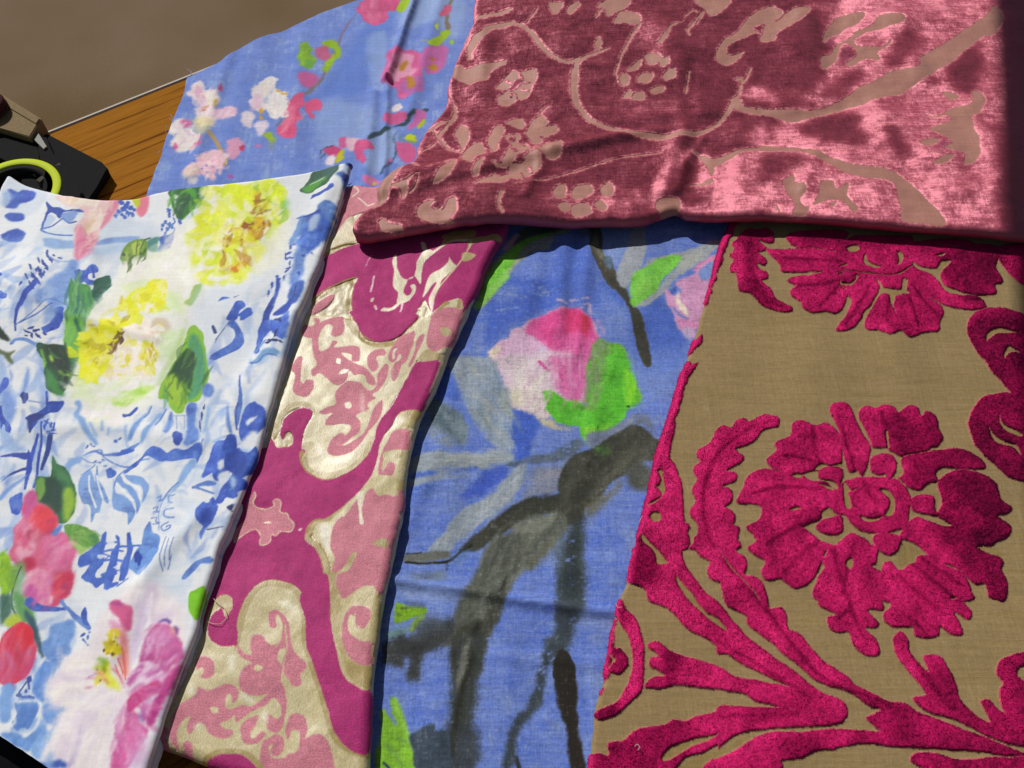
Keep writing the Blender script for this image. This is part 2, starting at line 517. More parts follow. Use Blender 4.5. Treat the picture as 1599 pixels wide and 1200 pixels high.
# ------------------------------------------------------------------ the printed patterns
def paint_peony():
    c = Cloth((-80, 230, 620, 1300), 0.034, 'e9edf3', seed=11)
    S, L, B = c.S, c.L, c.B
    BL, BM, BD, BP = '4a76cc', '3b5fc4', '26389c', '9db9e6'
    full = (slice(0, c.h), slice(0, c.w))
    c.tint(full, sstep(0.05, 0.6, c.n_mot)*0.7, 'c9d8ee'); c.tint(full, sstep(0.1, 0.6, c.n_hor)*0.4, 'f2f1ee')
    # ---- thin washes and stray touches under the drawing
    c.Z(0, 0, 1.0); c.seed
    c.K('-40,290 540,270 400,700 230,1200 -40,1200', 'cfdcf0 dbe5f3 bcd0ec c4d6ee e2e8f2', 170, 60, ang=5, asp=3, soft=4, op=.5, spread=40)
    c.K('-20,560 110,600 120,900 -20,1000', '6f94dc 9ab6e8 4a72cc 84a8e4', 70, 44, ang=70, asp=4, soft=1, op=.5, spread=25)
    c.K('80,620 370,620 340,780 90,790', '9ab6e8 6f94dc b4caee 84a8e4', 70, 40, ang=60, asp=5, soft=1, op=.4, spread=40)
    c.K('330,540 470,420 440,600 360,880 300,880', '6f94dc 4a72cc b4caee 84a8e4', 60, 36, ang=70, asp=4, soft=1, op=.45, spread=25)
    c.K('0,380 110,380 110,560 0,560', '9ab6e8 6f94dc 84a8e4', 36, 40, ang=45, asp=4, soft=1, op=.45, spread=30)
    c.K('0,1080 110,960 130,1190 60,1190', '7aa2e0 9ab6e8 5f88d4', 30, 40, ang=60, asp=2.5, soft=1, op=.5, spread=30)
    # ---- upper left block
    c.Z(0, 250)
    S('cfdcf0', '0,100 220,90 300,200 200,330 60,320', soft=6, op=.6)
    S('ccd8ec', '640,380 900,380 1000,450 860,600 640,640 560,560', soft=10, op=.7)
    S('d4e0ee', '280,440 700,420 860,480 600,560 280,560', soft=8, op=.8)
    S(BM, '50,180 100,190 140,170 210,185 215,215 190,240 120,260 90,290 30,285 60,240', soft=1, rough=4, var=.1)
    S('3350c0', '150,180 205,185 212,215 160,245 130,235 140,200', soft=1, rough=3)
    S('8fb0e6', '20,190 60,200 70,240 20,280', soft=3, op=.7)
    S(BM, '25,340 60,320 130,322 145,345 140,370 70,375 30,360', soft=1, rough=3)
    S('3454bb', '5,460 60,428 120,425 155,450 140,490 90,515 20,490', soft=1, rough=3)
    S('8fb0e6', '15,500 60,510 40,530 0,545 -20,520', soft=2, op=.6)
    S('2f4fb0', '290,250 330,290 380,300 430,325 540,325 545,345 470,340 400,335 380,370 330,330 300,350 270,435 258,435 285,340 300,300', soft=0, rough=1.5)
    S('a9c4ea', '300,350 330,350 350,380 300,430 275,430', soft=1, op=.7)
    L('2f4fb0', '262,435 330,420 380,385 400,375 440,405 490,402', 9)
    S('6f94d8', '380,345 460,340 500,350 460,400 410,390', soft=1, op=.8)
    L('5c80cf', '260,440 300,460 370,475 460,480', 10)
    S('85aadf', '275,500 330,495 390,510 470,510 470,560 330,560 280,545', soft=2, rough=4, op=.85, var=.1)
    S('7fa2dd', '600,530 640,500 720,480 800,478 870,485 820,510 720,520 640,535', soft=2, rough=3, op=.85)
    S('9fbfe8', '560,560 640,540 860,500 930,500 800,560 600,600', soft=6, op=.5)
    # pink petal
    S('efc8cc', '360,225 600,250 740,230 740,300 700,370 640,430 600,520 560,560 520,620 485,630 470,560 480,440 540,360 500,320 420,300 390,270', soft=2, rough=3)
    S('f2e4d6', '380,230 470,250 620,260 600,300 480,300 400,280', soft=4, op=.9)
    S('dd86a4', '700,240 745,235 745,290 700,360 650,420 620,440 650,370 690,300', soft=3)
    S('e58fae', '480,440 510,420 540,460 540,520 560,560 530,610 490,628 470,590 475,500', soft=3)
    S('e7cdaa', '600,330 640,300 620,400 560,480 530,430', soft=5, op=.8)
    S('d9739a', '560,500 620,470 600,540 540,600 520,580', soft=5, op=.7)
    L('d46a90', '530,440 545,480 520,520', 5, soft=1)
    # grapes
    B(BM, '760,270,36 790,290,34 820,300,30 775,310,34 745,330,30 800,335,36 825,340,30 725,355,26 765,345,24 840,310,22 800,265,22 780,360,24', rough=.6)
    S('c6cd20', '820,230 880,230 880,300 850,290 830,260', soft=1); S('e77d96', '880,225 930,222 925,310 880,358 850,310 875,280', soft=1)
    # dark green leaf
    S('2f7036', '1055,205 1110,175 1200,165 1300,160 1290,220 1230,290 1190,330 1130,375 1090,320 1070,260', rough=3, var=.15, tex='s')
    S('d8e4da', '1085,225 1120,235 1150,260 1130,320 1100,290', rough=2, soft=1)
    S('4fa536', '1170,180 1220,190 1235,220 1215,270 1200,230', soft=2); S('1f5540', '1240,170 1290,190 1250,250 1235,210', soft=3, op=.8)
    B(BM, '1055,320,30 1060,345,24,34 1130,385,24,44,-10'); L('3f63b8', '1085,360 1098,385 1080,400', 8)
    B('4f78c6', '1035,390,24 1020,410,22 1060,400,26 1015,435,20 1050,430,26 1080,420,22 1040,455,18'); L('4f78c6', '1030,470 1060,420 1090,395', 9)
    S('4a6fca', '1000,480 1070,460 1100,425 1075,520 1060,550 980,575 1000,520', rough=2, var=.12); S('4f8f8b', '930,500 1000,475 990,520 985,570 930,560', soft=1, rough=2)
    S('a8cbe8', '1180,350 1240,310 1280,280 1230,330 1190,380', soft=3, op=.6)
    # small leaf
    S('6f9a3a', '755,590 790,530 850,500 920,500 925,550 910,600 870,680 820,698 770,665', rough=2)
    S('b3c957', '800,550 850,510 900,520 880,570 830,610', soft=2, tex='s'); S('33552e', '760,590 800,580 830,620 860,655 830,660 770,655 790,630', soft=1, rough=2)
    L('37602e', '860,510 850,600 830,640|900,510 880,560', 5); L('34622f', '905,500 945,485', 9); L('7fae3a', '770,665 820,690 870,670', 8)
    # left blue leaf study
    S('6f97df', '440,640 490,640 500,700 460,790 440,850 400,930 330,960 300,900 250,920 240,860 280,800 340,740 400,700', soft=3, rough=6, op=.85, var=.15)
    S('a9c3ec', '290,790 350,800 340,870 280,900', soft=5, op=.7)
    S('4b6fd6', '480,700 540,690 585,660 600,690 560,740 600,770 540,780 490,770', rough=6, op=.95); L('3d5cc8', '560,690 540,745|585,670 590,740|500,690 500,770|530,700 520,760', 12)
    for k in range(14):
        x = 300-k*8+(k % 3)*22; y = 600+k*16
        B('2f479f', '%d,%d,14,%d,-18' % (x, y, 34+(k % 4)*6))
    B('2f479f', '250,630,12,40,-15 205,680,14,44,-15 185,750,12,50,-20 300,690,30,12,20 330,625,34,10,25 385,620,34,9,20 300,580,16,30 155,800,12,44,15 240,700,14,36 270,740,14,40,-30 290,720,12,30 215,740,12,34,-10 340,600,26,9,30')
    L('2a45b0', '240,770 190,850 140,940 125,1000 120,1090', (34, 8)); L('3353bf', '240,775 170,900 150,940', (20, 12))
    L('6286cf', '120,1060 180,1010 260,930 330,880 420,910', 7); L('3d62c4', '150,1040 210,1000 280,950 340,910', 8); L('7d9cdb', '300,600 370,640 480,640', 8, soft=1)
    S('4166cf', '350,960 400,930 400,1010 360,1060 310,1080 270,1060 320,1020', rough=6); S('7ea2e2', '300,940 380,940 330,1010 280,1030', soft=4, op=.7)
    B('22348e', '190,1090,50,14,20 215,1110,16,30 250,1105,40,16,30 240,1075,50,14,-20 290,1090,34,14,35 210,1065,44,12,-30 180,1115,22,12 330,1060,30,12,-40')
    L('6c95dc', '85,1165 110,1145 170,1140 240,1160 360,1165 410,1160', (22, 24, 10)); S('23352c', '-10,1050 30,1080 80,1140 60,1145 -10,1110', soft=1)
    B('3d5fcb', '20,865,90,44,20 10,730,40,30,30 -5,820,30,20'); L('7fa0dd', '0,540 20,520', 7)
    # big green leaf pair
    S('235e4e', '600,760 660,725 700,730 690,790 640,830 640,880 600,905 580,860 590,800', rough=4); 
    S('4d9a52', '450,740 480,780 520,780 570,800 580,860 600,910 570,960 550,1040 530,1100 540,1200 420,1200 410,1080 440,900 440,820', rough=3, var=.1, tex='s')
    S('2e6f6a', '470,750 500,800 520,900 540,960 530,1040 480,1000 470,900', soft=4, tex='s'); S('7cc05a', '415,1060 470,1000 500,1080 520,1180 430,1190', soft=5, tex='s')
    L('2c6c58', '475,820 480,900 500,1000 520,1120|560,830 575,920', 9, soft=1); L('8ed06a', '440,960 450,1060 470,1160', 12, soft=2)
    # ---- yellow peonies
    S('f3f4ea', '760,640 900,600 1060,560 1140,440 1180,380 1280,290 1400,190 1599,150 1640,500 1600,700 1480,800 1320,830 1240,900 1180,960 1150,1250 900,1300 700,1500 480,1500 530,1150 600,900 720,760', soft=10, rough=6)
    for s_, o_ in (('1330,160 1400,150 1560,150 1640,150 1620,260 1500,330 1400,340 1280,380 1290,300 1350,260', .9), ('1260,380 1380,340 1380,420 1340,520 1380,600 1320,660 1240,640 1200,560 1170,480 1230,440', .85), ('1240,700 1380,650 1330,720 1380,760 1560,640 1600,700 1400,790 1280,800', .8)):
        S('e2ee1c', s_, soft=5, rough=14, op=o_, var=.12)
    S('dcee30', '1150,480 1220,460 1210,540 1250,600 1210,680 1180,560', soft=6, rough=10, op=.7)
    S('f0f08a', '1330,360 1400,350 1390,470 1350,560 1320,470', soft=5, op=.8); S('f4f6d6', '1260,480 1330,460 1310,560 1260,580', soft=5, op=.8)
    S('c3d928', '1300,500 1380,560 1370,640 1300,640', soft=6, rough=6, op=.6)
    S('f5f5e4', '1290,560 1340,590 1320,640 1280,630', soft=3, op=.8)
    S('c8a41c', '1400,480 1500,420 1600,300 1640,420 1560,540 1480,640 1440,700 1380,700 1400,600', soft=3, rough=6, var=.2)
    S('9a5a16', '1560,330 1610,280 1620,340 1560,440 1520,520 1540,560 1480,600 1450,580 1500,500 1520,400', soft=2, rough=4); S('e08a18', '1440,660 1500,600 1560,600 1530,660 1470,700', soft=2, rough=3)
    S('f0efd0', '1530,260 1570,280 1560,340 1530,310', soft=1); S('e9e3b0', '1530,440 1560,430 1570,500 1540,560 1520,500', soft=1); S('efe9bc', '1440,530 1520,540 1480,600 1430,650 1410,680 1400,620', soft=1, rough=3)
    L('8b6a20', '1400,480 1395,560 1405,620 1400,690', 6); S('8a4a12', '1370,690 1410,670 1430,710 1390,715', soft=1)
    K = c.K
    K('1300,160 1620,150 1640,300 1620,700 1400,740 1260,680 1180,480 1260,340', 'f6f7dc f0f66a dcf010 cdea18 f4f4ea c4de20 e9f040 e0f400', 110, 84, center=(1500, 480), asp=1.8, op=.65, spread=55)
    K('1400,420 1600,280 1640,560 1480,700 1380,690', 'c8a41c 8a5a16 f2f0a0 e0d020 e8e840 e8d890 b87a18', 34, 70, center=(1480, 560), asp=2.2, op=.7, spread=60)
    K('760,640 1140,440 1260,560 1240,760 1150,900 1000,760', 'ffffff f0f2ee eef3d8 f8f0ea', 40, 110, ang=45, asp=2.5, op=.5, soft=2)
    K('1070,210 1280,170 1220,300 1130,360', '2a6a34 4fa03c 1e4e38 78b84a', 24, 80, ang=60, asp=4, op=.7); K('770,600 900,510 900,620 830,690', '4f7a30 b8cc60 2f5228', 16, 60, ang=70, asp=4, op=.7)
    K('430,800 560,800 570,960 520,1190 420,1190', '3f8a50 2c6a60 7cc05a 4f9a50 9ed080', 46, 120, ang=84, asp=7, op=.6, spread=10); K('600,770 690,740 640,830 590,880', '1e4e46 2f7060 3a5f5a', 12, 60, ang=50, asp=4)
    K('480,440 560,480 600,400 640,380 620,500 520,620 470,580', 'e58fae f0b0c0 d9739a f2d8c8', 26, 80, ang=55, asp=4, op=.5); K('400,240 620,260 720,240 680,360 600,420 540,340', 'f4e6da ecc4c8 e7cdaa f6eee4', 26, 90, ang=50, asp=4, op=.5)
    # second flower (centre of the group)
    S('e6ee14', '850,800 900,790 950,760 1000,750 1030,780 1000,830 1030,900 1060,960 1000,1000 960,940 900,900 830,920 780,960 780,1000 720,1040 640,1040 690,960 760,920 800,860', soft=4, rough=10, var=.1)
    S('efe90f', '640,960 760,920 800,960 700,1050 690,1120 650,1200 640,1290 600,1340 550,1260 520,1200 560,1080', soft=4, rough=12, var=.12)
    S('d8f0b0', '1040,820 1120,860 1150,960 1140,1100 1100,1250 1020,1300 1000,1200 1040,1060', soft=8, rough=5, op=.75)
    S('c9ee86', '1020,900 1060,960 1040,1040 1000,960', soft=6, op=.6); S('dcec20', '1080,1010 1120,1010 1110,1060 1070,1050', soft=4, op=.8)
    S('e6f2c0', '760,780 840,760 900,740 960,760 880,800 800,830', soft=5, op=.8)
    B('f4f1e6', '880,920,90,60,10 930,930,80,70 830,1060,110,130 900,1080,120,130 960,1160,120,100 800,1160,130,90 1000,1110,60,90', soft=3, rough=4)
    S('f7ecdf', '790,1040 850,990 960,1020 960,1120 880,1160 790,1130', soft=4, rough=8, var=.1); S('d9c0a8', '980,1030 1040,1010 1060,1060 1010,1090', soft=4, op=.7)
    S('8a6426', '690,1090 740,1070 780,1080 770,1150 740,1160 700,1200 660,1190 680,1150', soft=2, rough=5, var=.2); S('6a4a3a', '740,1080 775,1090 760,1140 730,1150', soft=1, rough=3)
    B('d9c520', '760,880,26,60,20 740,960,60,20,-30 650,1060,70,18,-30 690,1000,60,16,-20 600,1090,60,18,10 640,1120,30,50,20 560,1180,50,18,30', soft=2, op=.8)
    K('640,1040 760,920 840,840 960,760 1030,800 1040,980 960,980 820,930 760,1010 690,1130 600,1300 540,1250', 'f6f430 eee800 f6f490 f0f010 dcd820 f8f6c0 e8e800', 110, 56, center=(840, 1110), asp=1.9, op=.75, spread=50)
    K('780,1000 980,1000 1030,1120 940,1199 760,1199', 'fbf3ea f0e0d0 f4ee60 e6d0c0 f4e8c0', 26, 60, center=(860, 1100), asp=1.6, op=.7, spread=60)
    L('cbd8a0', '1160,1000 1140,1080 1110,1150', (20, 40), soft=3)
    # right-hand pieces of the block
    L('a8c85e', '1240,800 1200,880 1170,900', (40, 30), soft=2, rough=2); L('9ecb84', '1260,790 1230,850 1190,910', 26, soft=2)
    S('dfe9f6', '1240,830 1599,780 1599,1199 1300,1199 1240,1000', soft=14, op=.5)
    L('3d62c8', '1370,888 1400,870 1440,868', (4, 22, 4)); L('3d5a9a', '1465,862 1500,850', 5)
    S('3e62c8', '1440,950 1480,890 1520,885 1540,920 1500,950 1480,1000 1420,1000', rough=2, var=.12); B('3e66cc', '1540,965,100,54,-25')
    S('5a80d8', '1430,1010 1470,1000 1475,1040 1430,1040', soft=1); L('4a70cc', '1450,1040 1480,1050 1500,1100 1470,1150 1400,1190 1330,1230', (18, 30, 60, 50, 40), rough=2, var=.15)
    L('5a6a90', '1420,1030 1380,1080 1345,1140', 4); L('2f4480', '1328,1040 1345,1080', 14)
    # ---- middle block
    c.Z(0, 500)
    S('23352c', '-10,50 30,80 80,145 60,145 -10,110', soft=1); S('5a6a4a', '0,190 60,215 110,205 80,240 100,270 80,280 30,230 -10,220', soft=1, rough=3)
    S('24503a', '240,160 300,155 410,160 430,210 490,220 480,300 460,350 400,470 350,470 300,430 290,300', rough=3, var=.14, tex='s')
    S('23352f', '290,165 400,165 420,220 430,300 440,400 400,420 380,330 330,260', soft=3, tex='s'); L('8fd04a', '270,190 285,260 290,300', 12, soft=1)
    L('a8d048', '380,320 410,345 460,335|320,225 335,260', 16, soft=1); S('3f8a45', '300,300 350,360 390,440 410,480 350,470 310,420', soft=3, tex='s'); S('4f9a50', '440,200 500,200 490,290 450,260', soft=3, op=.8)
    S('74b84e', '430,0 520,0 540,100 500,180 470,210 430,180 410,100', soft=3, rough=2, tex='s', var=.1); L('2f6d50', '480,0 500,60 520,120', 18, soft=2)
    S('eef0ea', '470,300 560,60 700,-60 900,-40 1100,-60 1170,40 1120,150 1060,270 1000,420 980,520 860,600 780,660 640,640 540,620 470,530 430,480', soft=8, rough=5)
    S('ecec18', '560,80 640,20 700,0 790,0 760,60 690,130 680,200 640,260 620,340 590,360 550,300 540,220 540,150', soft=4, rough=12, var=.1)
    S('d8ee90', '500,290 560,300 600,370 540,420 470,400', soft=8, rough=5, op=.9); S('f3ee50', '580,240 640,230 620,300 570,280', soft=3, rough=6)
    B('d6b818', '570,200,60,40,20 600,170,70,20,-20 590,320,60,20,10 630,130,50,24', soft=2, rough=4)
    S('8a6426', '680,100 740,60 775,60 770,130 730,150 700,200 670,200 690,150', soft=2, rough=5, var=.2)
    B('f8efe4', '840,80,150,140 920,60,110,120 700,260,140,120 760,200,150,110 850,250,120,120 980,170,70,110 800,330,300,140 640,300,110,90', soft=4, rough=5)
    B('e0d4be', '880,60,40,24 800,240,36,50,20 720,230,36,20 690,290,30,14 770,170,40,16', soft=2, op=.7); S('cdb79a', '950,10 1030,-10 1060,40 1020,110 960,120', soft=4, rough=6, op=.7)
    S('d9d820', '880,160 920,140 970,170 990,240 950,280 900,260 880,210', soft=3, rough=5); S('f4e9d4', '910,180 950,180 950,250 920,240', soft=2)
    S('b8e650', '700,480 780,470 860,430 960,410 940,450 860,510 760,530 700,510', soft=5, rough=5, op=.85); S('d6f0a0', '800,440 860,430 840,480 790,470', soft=5, op=.8)
    S('d4f0b0', '1000,90 1100,60 1130,60 1090,200 1020,260 1000,200', soft=8, op=.7)
    S('f2eff0', '500,560 620,500 760,560 820,600 740,650 600,640 520,610', soft=5, rough=8)
    K('480,120 760,-40 900,-60 860,10 760,60 700,200 640,340 560,400 480,330', 'f4f410 eef000 f4f450 e2ea00', 70, 70, center=(800, 160), asp=1.7, op=.8, spread=50)
    K('540,80 700,0 790,0 700,130 640,300 590,360 540,300', 'f6f430 eee800 f6f490 f0f010 dcd820 e8e800 b8a420', 80, 54, center=(800, 160), asp=1.8, op=.75, spread=50)
    K('620,220 780,140 920,20 1040,60 990,300 840,380 660,340', 'fbf3ea f0e0d0 ffffff ecd8cc f4ee90 e8e020', 60, 60, center=(820, 180), asp=1.7, op=.65, spread=60)
    K('690,120 760,70 750,150 680,200', '6a4a2a 8a6a30 5a3a30 b89840', 12, 40, ang=50, asp=2.5, op=.9); K('880,150 980,180 980,270 900,260', 'd0c010 f4ead0 b89a10 f0ea60', 18, 46, ang=80, asp=2.5)
    K('500,360 980,400 800,560 600,620 480,540', 'f6f6ee e8f2c8 ffffff d8eeb0 f4eaf0', 44, 120, ang=12, asp=3, op=.45, soft=2); K('700,480 860,420 950,430 850,520', 'a8dc48 c8ea88 98cc40', 12, 80, ang=15, asp=3, op=.5, soft=2)
    # round leaf at the right
    S('8dc63c', '1180,60 1220,35 1270,80 1280,140 1300,260 1310,330 1280,420 1230,500 1170,520 1140,580 1090,575 1040,500 1000,500 990,470 1030,360 1100,240 1150,150', rough=3, tex='s')
    S('4f9a70', '1190,90 1240,110 1280,220 1290,320 1270,400 1220,480 1170,500 1200,380 1210,260 1180,180', soft=3, tex='s', var=.12)
    S('2c5238', '1170,175 1210,190 1220,260 1200,350 1180,420 1130,380 1100,440 1060,380 1060,320 1110,240', soft=2, rough=3, tex='s'); S('9fc83a', '1040,380 1080,330 1130,400 1170,440 1150,540 1080,520 1030,460', soft=3, rough=3, tex='s')
    L('39682c', '1100,320 1140,400 1180,470|1040,440 1080,500|1140,340 1200,440', 9, soft=1); L('a8d46a', '1150,60 1120,160 1060,270 1000,400', 34, soft=5, op=.45)
    K('1180,70 1240,60 1290,250 1280,400 1190,500 1080,560 1030,470 1100,260', '5f9a3a 3a6a40 9fca3c 2c5238 4f9a70 7fae38', 26, 110, ang=68, asp=6, op=.6, spread=14)
    S('5f83d2', '1265,420 1300,390 1335,430 1310,475 1270,465', soft=1)
    K('270,180 440,180 460,340 400,450 310,400', '1e3a30 2f6a44 4f9a4a 23352f', 14, 90, ang=-60, asp=5, op=.6)
    # bird neck, stems
    L('4a70cc', '1460,10 1490,70 1490,120 1440,170 1340,230', (20, 40, 60, 56, 44), rough=2, var=.15); L('2f4480', '1328,35 1350,80', 14); L('5a6a90', '1430,20 1350,120', 4)
    L('5a7ad0', '1560,262 1600,266', 12); L('b8ccee', '1500,330 1599,350', 22, soft=5, op=.5); L('3f55b8', '1500,340 1495,480 1480,560 1480,680', (3, 14, 22, 8)); L('6f8fd6', '1418,530 1430,640 1445,715', (4, 24, 8), soft=1)
    # left study of figures
    S('8fb2ea', '0,260 40,280 60,400 110,480 90,600 40,640 60,720 160,800 120,820 0,760', soft=5, rough=6, op=.7, var=.15)
    S('4767cf', '0,430 30,370 60,370 50,420 0,480', rough=3); S('3a55bf', '0,560 20,540 30,600 70,660 70,700 40,690 20,650 0,680', rough=4); S('6e90df', '20,440 100,520 80,640 40,620', soft=5, op=.7)
    L('7f9fe0', '190,320 175,400 160,455', (6, 26, 14), soft=1); B('2c3c8c', '160,490,50,74,20'); L('8fa6d8', '185,510 300,530', 10)
    S('a9c4ee', '220,400 290,380 300,480 250,490', soft=6, op=.6)
    S('2f4fb4', '400,510 370,570 300,590 260,620 240,660 190,710 210,640 170,615 230,590 290,550 310,520', rough=3, var=.12); S('263683', '180,610 260,590 280,610 220,650 190,710', soft=1, rough=2)
    L('3350b8', '300,460 305,540 300,560', 12); L('2f4fb4', '270,640 260,760 240,860 230,960 210,1040', (10, 18, 14)); L('26408f', '320,720 300,820 260,930', (30, 34, 20)); L('3a5ac4', '240,720 200,840 170,960 150,1050', (14, 30, 16))
    B('3e5ab8', '300,640,40,16,30 330,655,16,44 340,690,30,14 310,700,30,10 290,670,14,40,10 330,710,60,7'); L('3a5ac4', '310,620 290,690|350,640 345,690', 9)
    S('3a4fae', '0,850 70,830 150,825 190,830 160,870 100,855 0,855', rough=2); L('2f459e', '0,1010 60,960 140,930 190,920', (8, 22, 26), rough=2); S('2f4cb8', '180,800 200,900 190,960 160,950 165,880', rough=3)
    L('7fa5e6', '0,1110 60,1040 120,1000 160,970', (30, 24, 12), soft=1); L('8fb2ec', '0,985 60,970', 14, soft=2); S('3a5ac8', '60,1120 130,1080 140,1130 110,1199 60,1199', rough=5)
    S('a4c0ea', '0,680 60,720 140,800 60,800 0,760', soft=5, op=.7); L('b8ccee', '0,900 150,900', 30, soft=8, op=.5)
    # fountain / scroll drawing
    LBL = '86ade4'
    L(LBL, '480,510 500,540 480,590 510,630 540,690 580,740 600,770', (30, 20, 34, 30, 14), soft=1); B('4a6cc0', '540,780,30,12,-60 565,765,24,10,60 720,750,30,20 750,735,30,12,-40 580,780,20,8')
    L('5f84d4', '510,840 580,810 640,830 700,830 760,820 840,790 880,770', (8, 12, 10, 30, 28, 10), rough=1.5); L('5f84d4', '560,820 620,800 640,840 700,880 760,905 820,910', 8); B('3d63c8', '790,815,110,34,-12')
    L(LBL, '410,915 450,880 490,860', (22, 50, 40), soft=1); L('7a9ada', '500,850 560,880 640,870', 7); B('5a78c8', '640,860,30,9,20 620,880,20,8 590,870,24,8,-30 650,900,30,8')
    S('4a70d2', '820,900 900,850 950,800 1000,795 1050,830 1100,800 1170,810 1250,770 1260,820 1240,885 1210,860 1130,875 1050,885 980,880 930,850 870,900 800,940 760,950 800,910', rough=4, var=.12)
    L('7ca4e4', '810,740 860,650 920,590', (30, 40, 14), soft=1, rough=2); L(LBL, '890,770 920,700 960,650 1010,590', (20, 40, 20, 30), soft=1); L('8fb2e4', '560,640 600,720|640,620 635,680|680,670 670,710|790,660 790,750 800,790', (16, 16), soft=2, op=.8)
    S('3a5cbe', '765,585 810,580 855,545 860,560 820,595 780,605', rough=2); L('5f86d4', '1040,560 1010,620 980,660|950,540 930,590 910,610', 9); L('5b80d2', '1070,580 1060,660 1050,700 1030,700', 16, soft=1); L('96b6e4', '1100,600 1110,690|1150,590 1155,680|1080,600 1165,598', 6); S('7aa2e8', '1060,600 1030,690 1060,710 1090,640', soft=2, op=.7)
    S('6288d8', '1170,540 1230,520 1220,640 1240,740 1200,780 1150,780 1170,660', soft=1, rough=3, var=.12); S('3a56b8', '1090,710 1120,700 1145,730 1140,770 1110,790 1090,750', rough=4); B('3a4f9c', '1260,600,12,60,10 1275,540,10,40,10 1250,660,12,60')
    L('8fb8ea', '1300,530 1290,640 1270,700', 14, soft=1); L('6f92da', '1270,740 1260,780', 8)
    # plumes
    S('85aae4', '560,920 510,960 490,1040 510,1130 560,1160 570,1260 590,1200 620,1190 640,1100 620,1040 590,990', rough=2, var=.1)
    S('7fa6e4', '600,920 610,980 650,1050 680,1130 660,1130 630,1070 595,1000', rough=1); L('eef1f6', '555,960 560,1060 600,1160|600,960 620,1040 640,1100', 10); L('6285ce', '590,890 560,920 500,960|600,900 605,960', 5); B('3f68c6', '685,945,60,56')
    S('80a8e6', '700,980 720,1060 780,1090 830,1140 850,1200 800,1270 790,1200 730,1180 700,1130', rough=2, var=.1); S('7aa0e2', '720,1000 740,960 770,1010 830,1040 870,1090 880,1160 850,1210 850,1130 800,1060 740,1030', rough=2)
    S('85ace8', '770,960 850,970 910,1000 940,1050 920,1110 890,1150 900,1090 880,1040 820,1010', rough=2); L('eef1f6', '720,1010 780,1070 840,1120|760,960 800,1010 870,1050 885,1120', 12); L('5c82d0', '830,910 760,940 720,980 700,1040', (10, 8)); L('5d86d6', '940,870 880,880 820,925', 7)
    L('88b0e6', '1210,880 1170,940 1130,1010 1090,1060 1050,1080', (50, 50, 30, 16, 8), soft=1); L('5a7cc8', '1120,1010 1060,1070 1020,1130', 7)
    # right column flowers
    S('3f60cc', '1600,520 1560,520 1540,580 1520,640 1490,680 1500,750 1560,730 1600,700', rough=3, var=.15); S('dfe8f6', '1600,590 1560,620 1540,650 1580,640', soft=1); S('3a50b4', '1550,650 1600,620 1600,700 1530,740', soft=3)
    S('4468d2', '1340,770 1400,750 1460,720 1480,780 1470,860 1440,940 1400,960 1380,1000 1340,1000 1330,950 1270,980 1290,900', rough=4, var=.12); S('dfe8f6', '1370,880 1420,860 1400,920 1370,930', soft=1); S('dfe8f6', '1370,960 1440,930 1400,1010 1370,1020', soft=2)
    L('9fbce8', '1330,760 1400,730 1460,730', 16, soft=1); S('5b7fd2', '1210,1050 1240,1020 1300,1000 1350,1010 1340,1030 1260,1035', rough=2); S('3c5cc4', '1380,1050 1430,980 1470,900 1480,800 1540,830 1600,780 1600,900 1520,980 1440,1060 1400,1140 1350,1150', rough=5, var=.15); S('8fb4ec', '1500,790 1560,770 1560,830 1500,850', soft=6, op=.8)
    S('3350c0', '1270,1150 1310,1140 1330,1100 1360,1190 1330,1220 1240,1220', rough=4)
    # pink buds, greens (left)
    S('2f6a44', '330,840 360,890 410,920 450,980 475,1060 470,1180 430,1250 380,1270 300,1200 230,1170 225,1000 260,970 320,970', rough=3, tex='s', var=.14); S('23453c', '270,990 340,980 390,1040 400,1150 360,1220 300,1150 250,1120', soft=4, tex='s'); S('92b83a', '400,1060 450,1040 470,1120 450,1220 410,1260 395,1160', soft=3, tex='s')
    S('6fa04a', '225,1000 270,980 280,1060 250,1120 230,1100', soft=2, tex='s'); S('4f8a5a', '330,850 370,920 420,950 450,1020 400,1000 350,960', soft=3, op=.8)
    # ---- lower block
    c.Z(0, 750)
    S('d8688f', '180,60 220,75 235,130 260,140 340,200 360,270 330,330 430,330 480,430 450,510 455,620 430,700 370,750 320,790 250,770 190,720 140,700 150,600 100,530 60,480 50,430 90,360 80,290 130,230 140,130', rough=4, soft=1, var=.1)
    S('c85a9e', '170,70 220,80 230,160 180,220 140,200', soft=4); S('e23c50', '230,150 290,160 340,210 360,270 330,320 270,330 220,290 190,200', soft=5, rough=4, var=.1); S('dd7ba6', '100,270 160,240 190,300 170,380 100,400 80,340', soft=4)
    S('e9a6be', '110,400 180,370 230,400 190,470 130,490 90,440', soft=5); S('a83252', '160,320 230,300 260,360 200,380', soft=5, op=.7); S('c22f55', '150,480 210,480 215,540 180,570 150,530', soft=3)
    S('e274a4', '290,350 370,325 440,350 480,430 450,510 370,550 290,560 280,460', soft=3, rough=4, var=.1); S('d83d7a', '430,350 470,390 480,440 450,400', soft=3); L('c04484', '290,480 330,430 400,400', 14, soft=4, op=.6); S('f0a6c4', '330,380 400,370 420,430 360,470', soft=7, op=.7)
    S('e58cae', '170,570 260,550 320,590 330,680 300,790 250,780 190,710 150,640', soft=3, rough=4); S('c855a0', '150,640 200,640 240,720 190,730 140,710', soft=4); S('d7355a', '330,590 450,560 455,620 430,700 370,740 330,790 330,700', soft=3, rough=3, var=.12); S('a43a7a', '390,640 440,630 400,700 360,700', soft=3, op=.6); L('f6e8ec', '320,720 315,760', 14, soft=1)
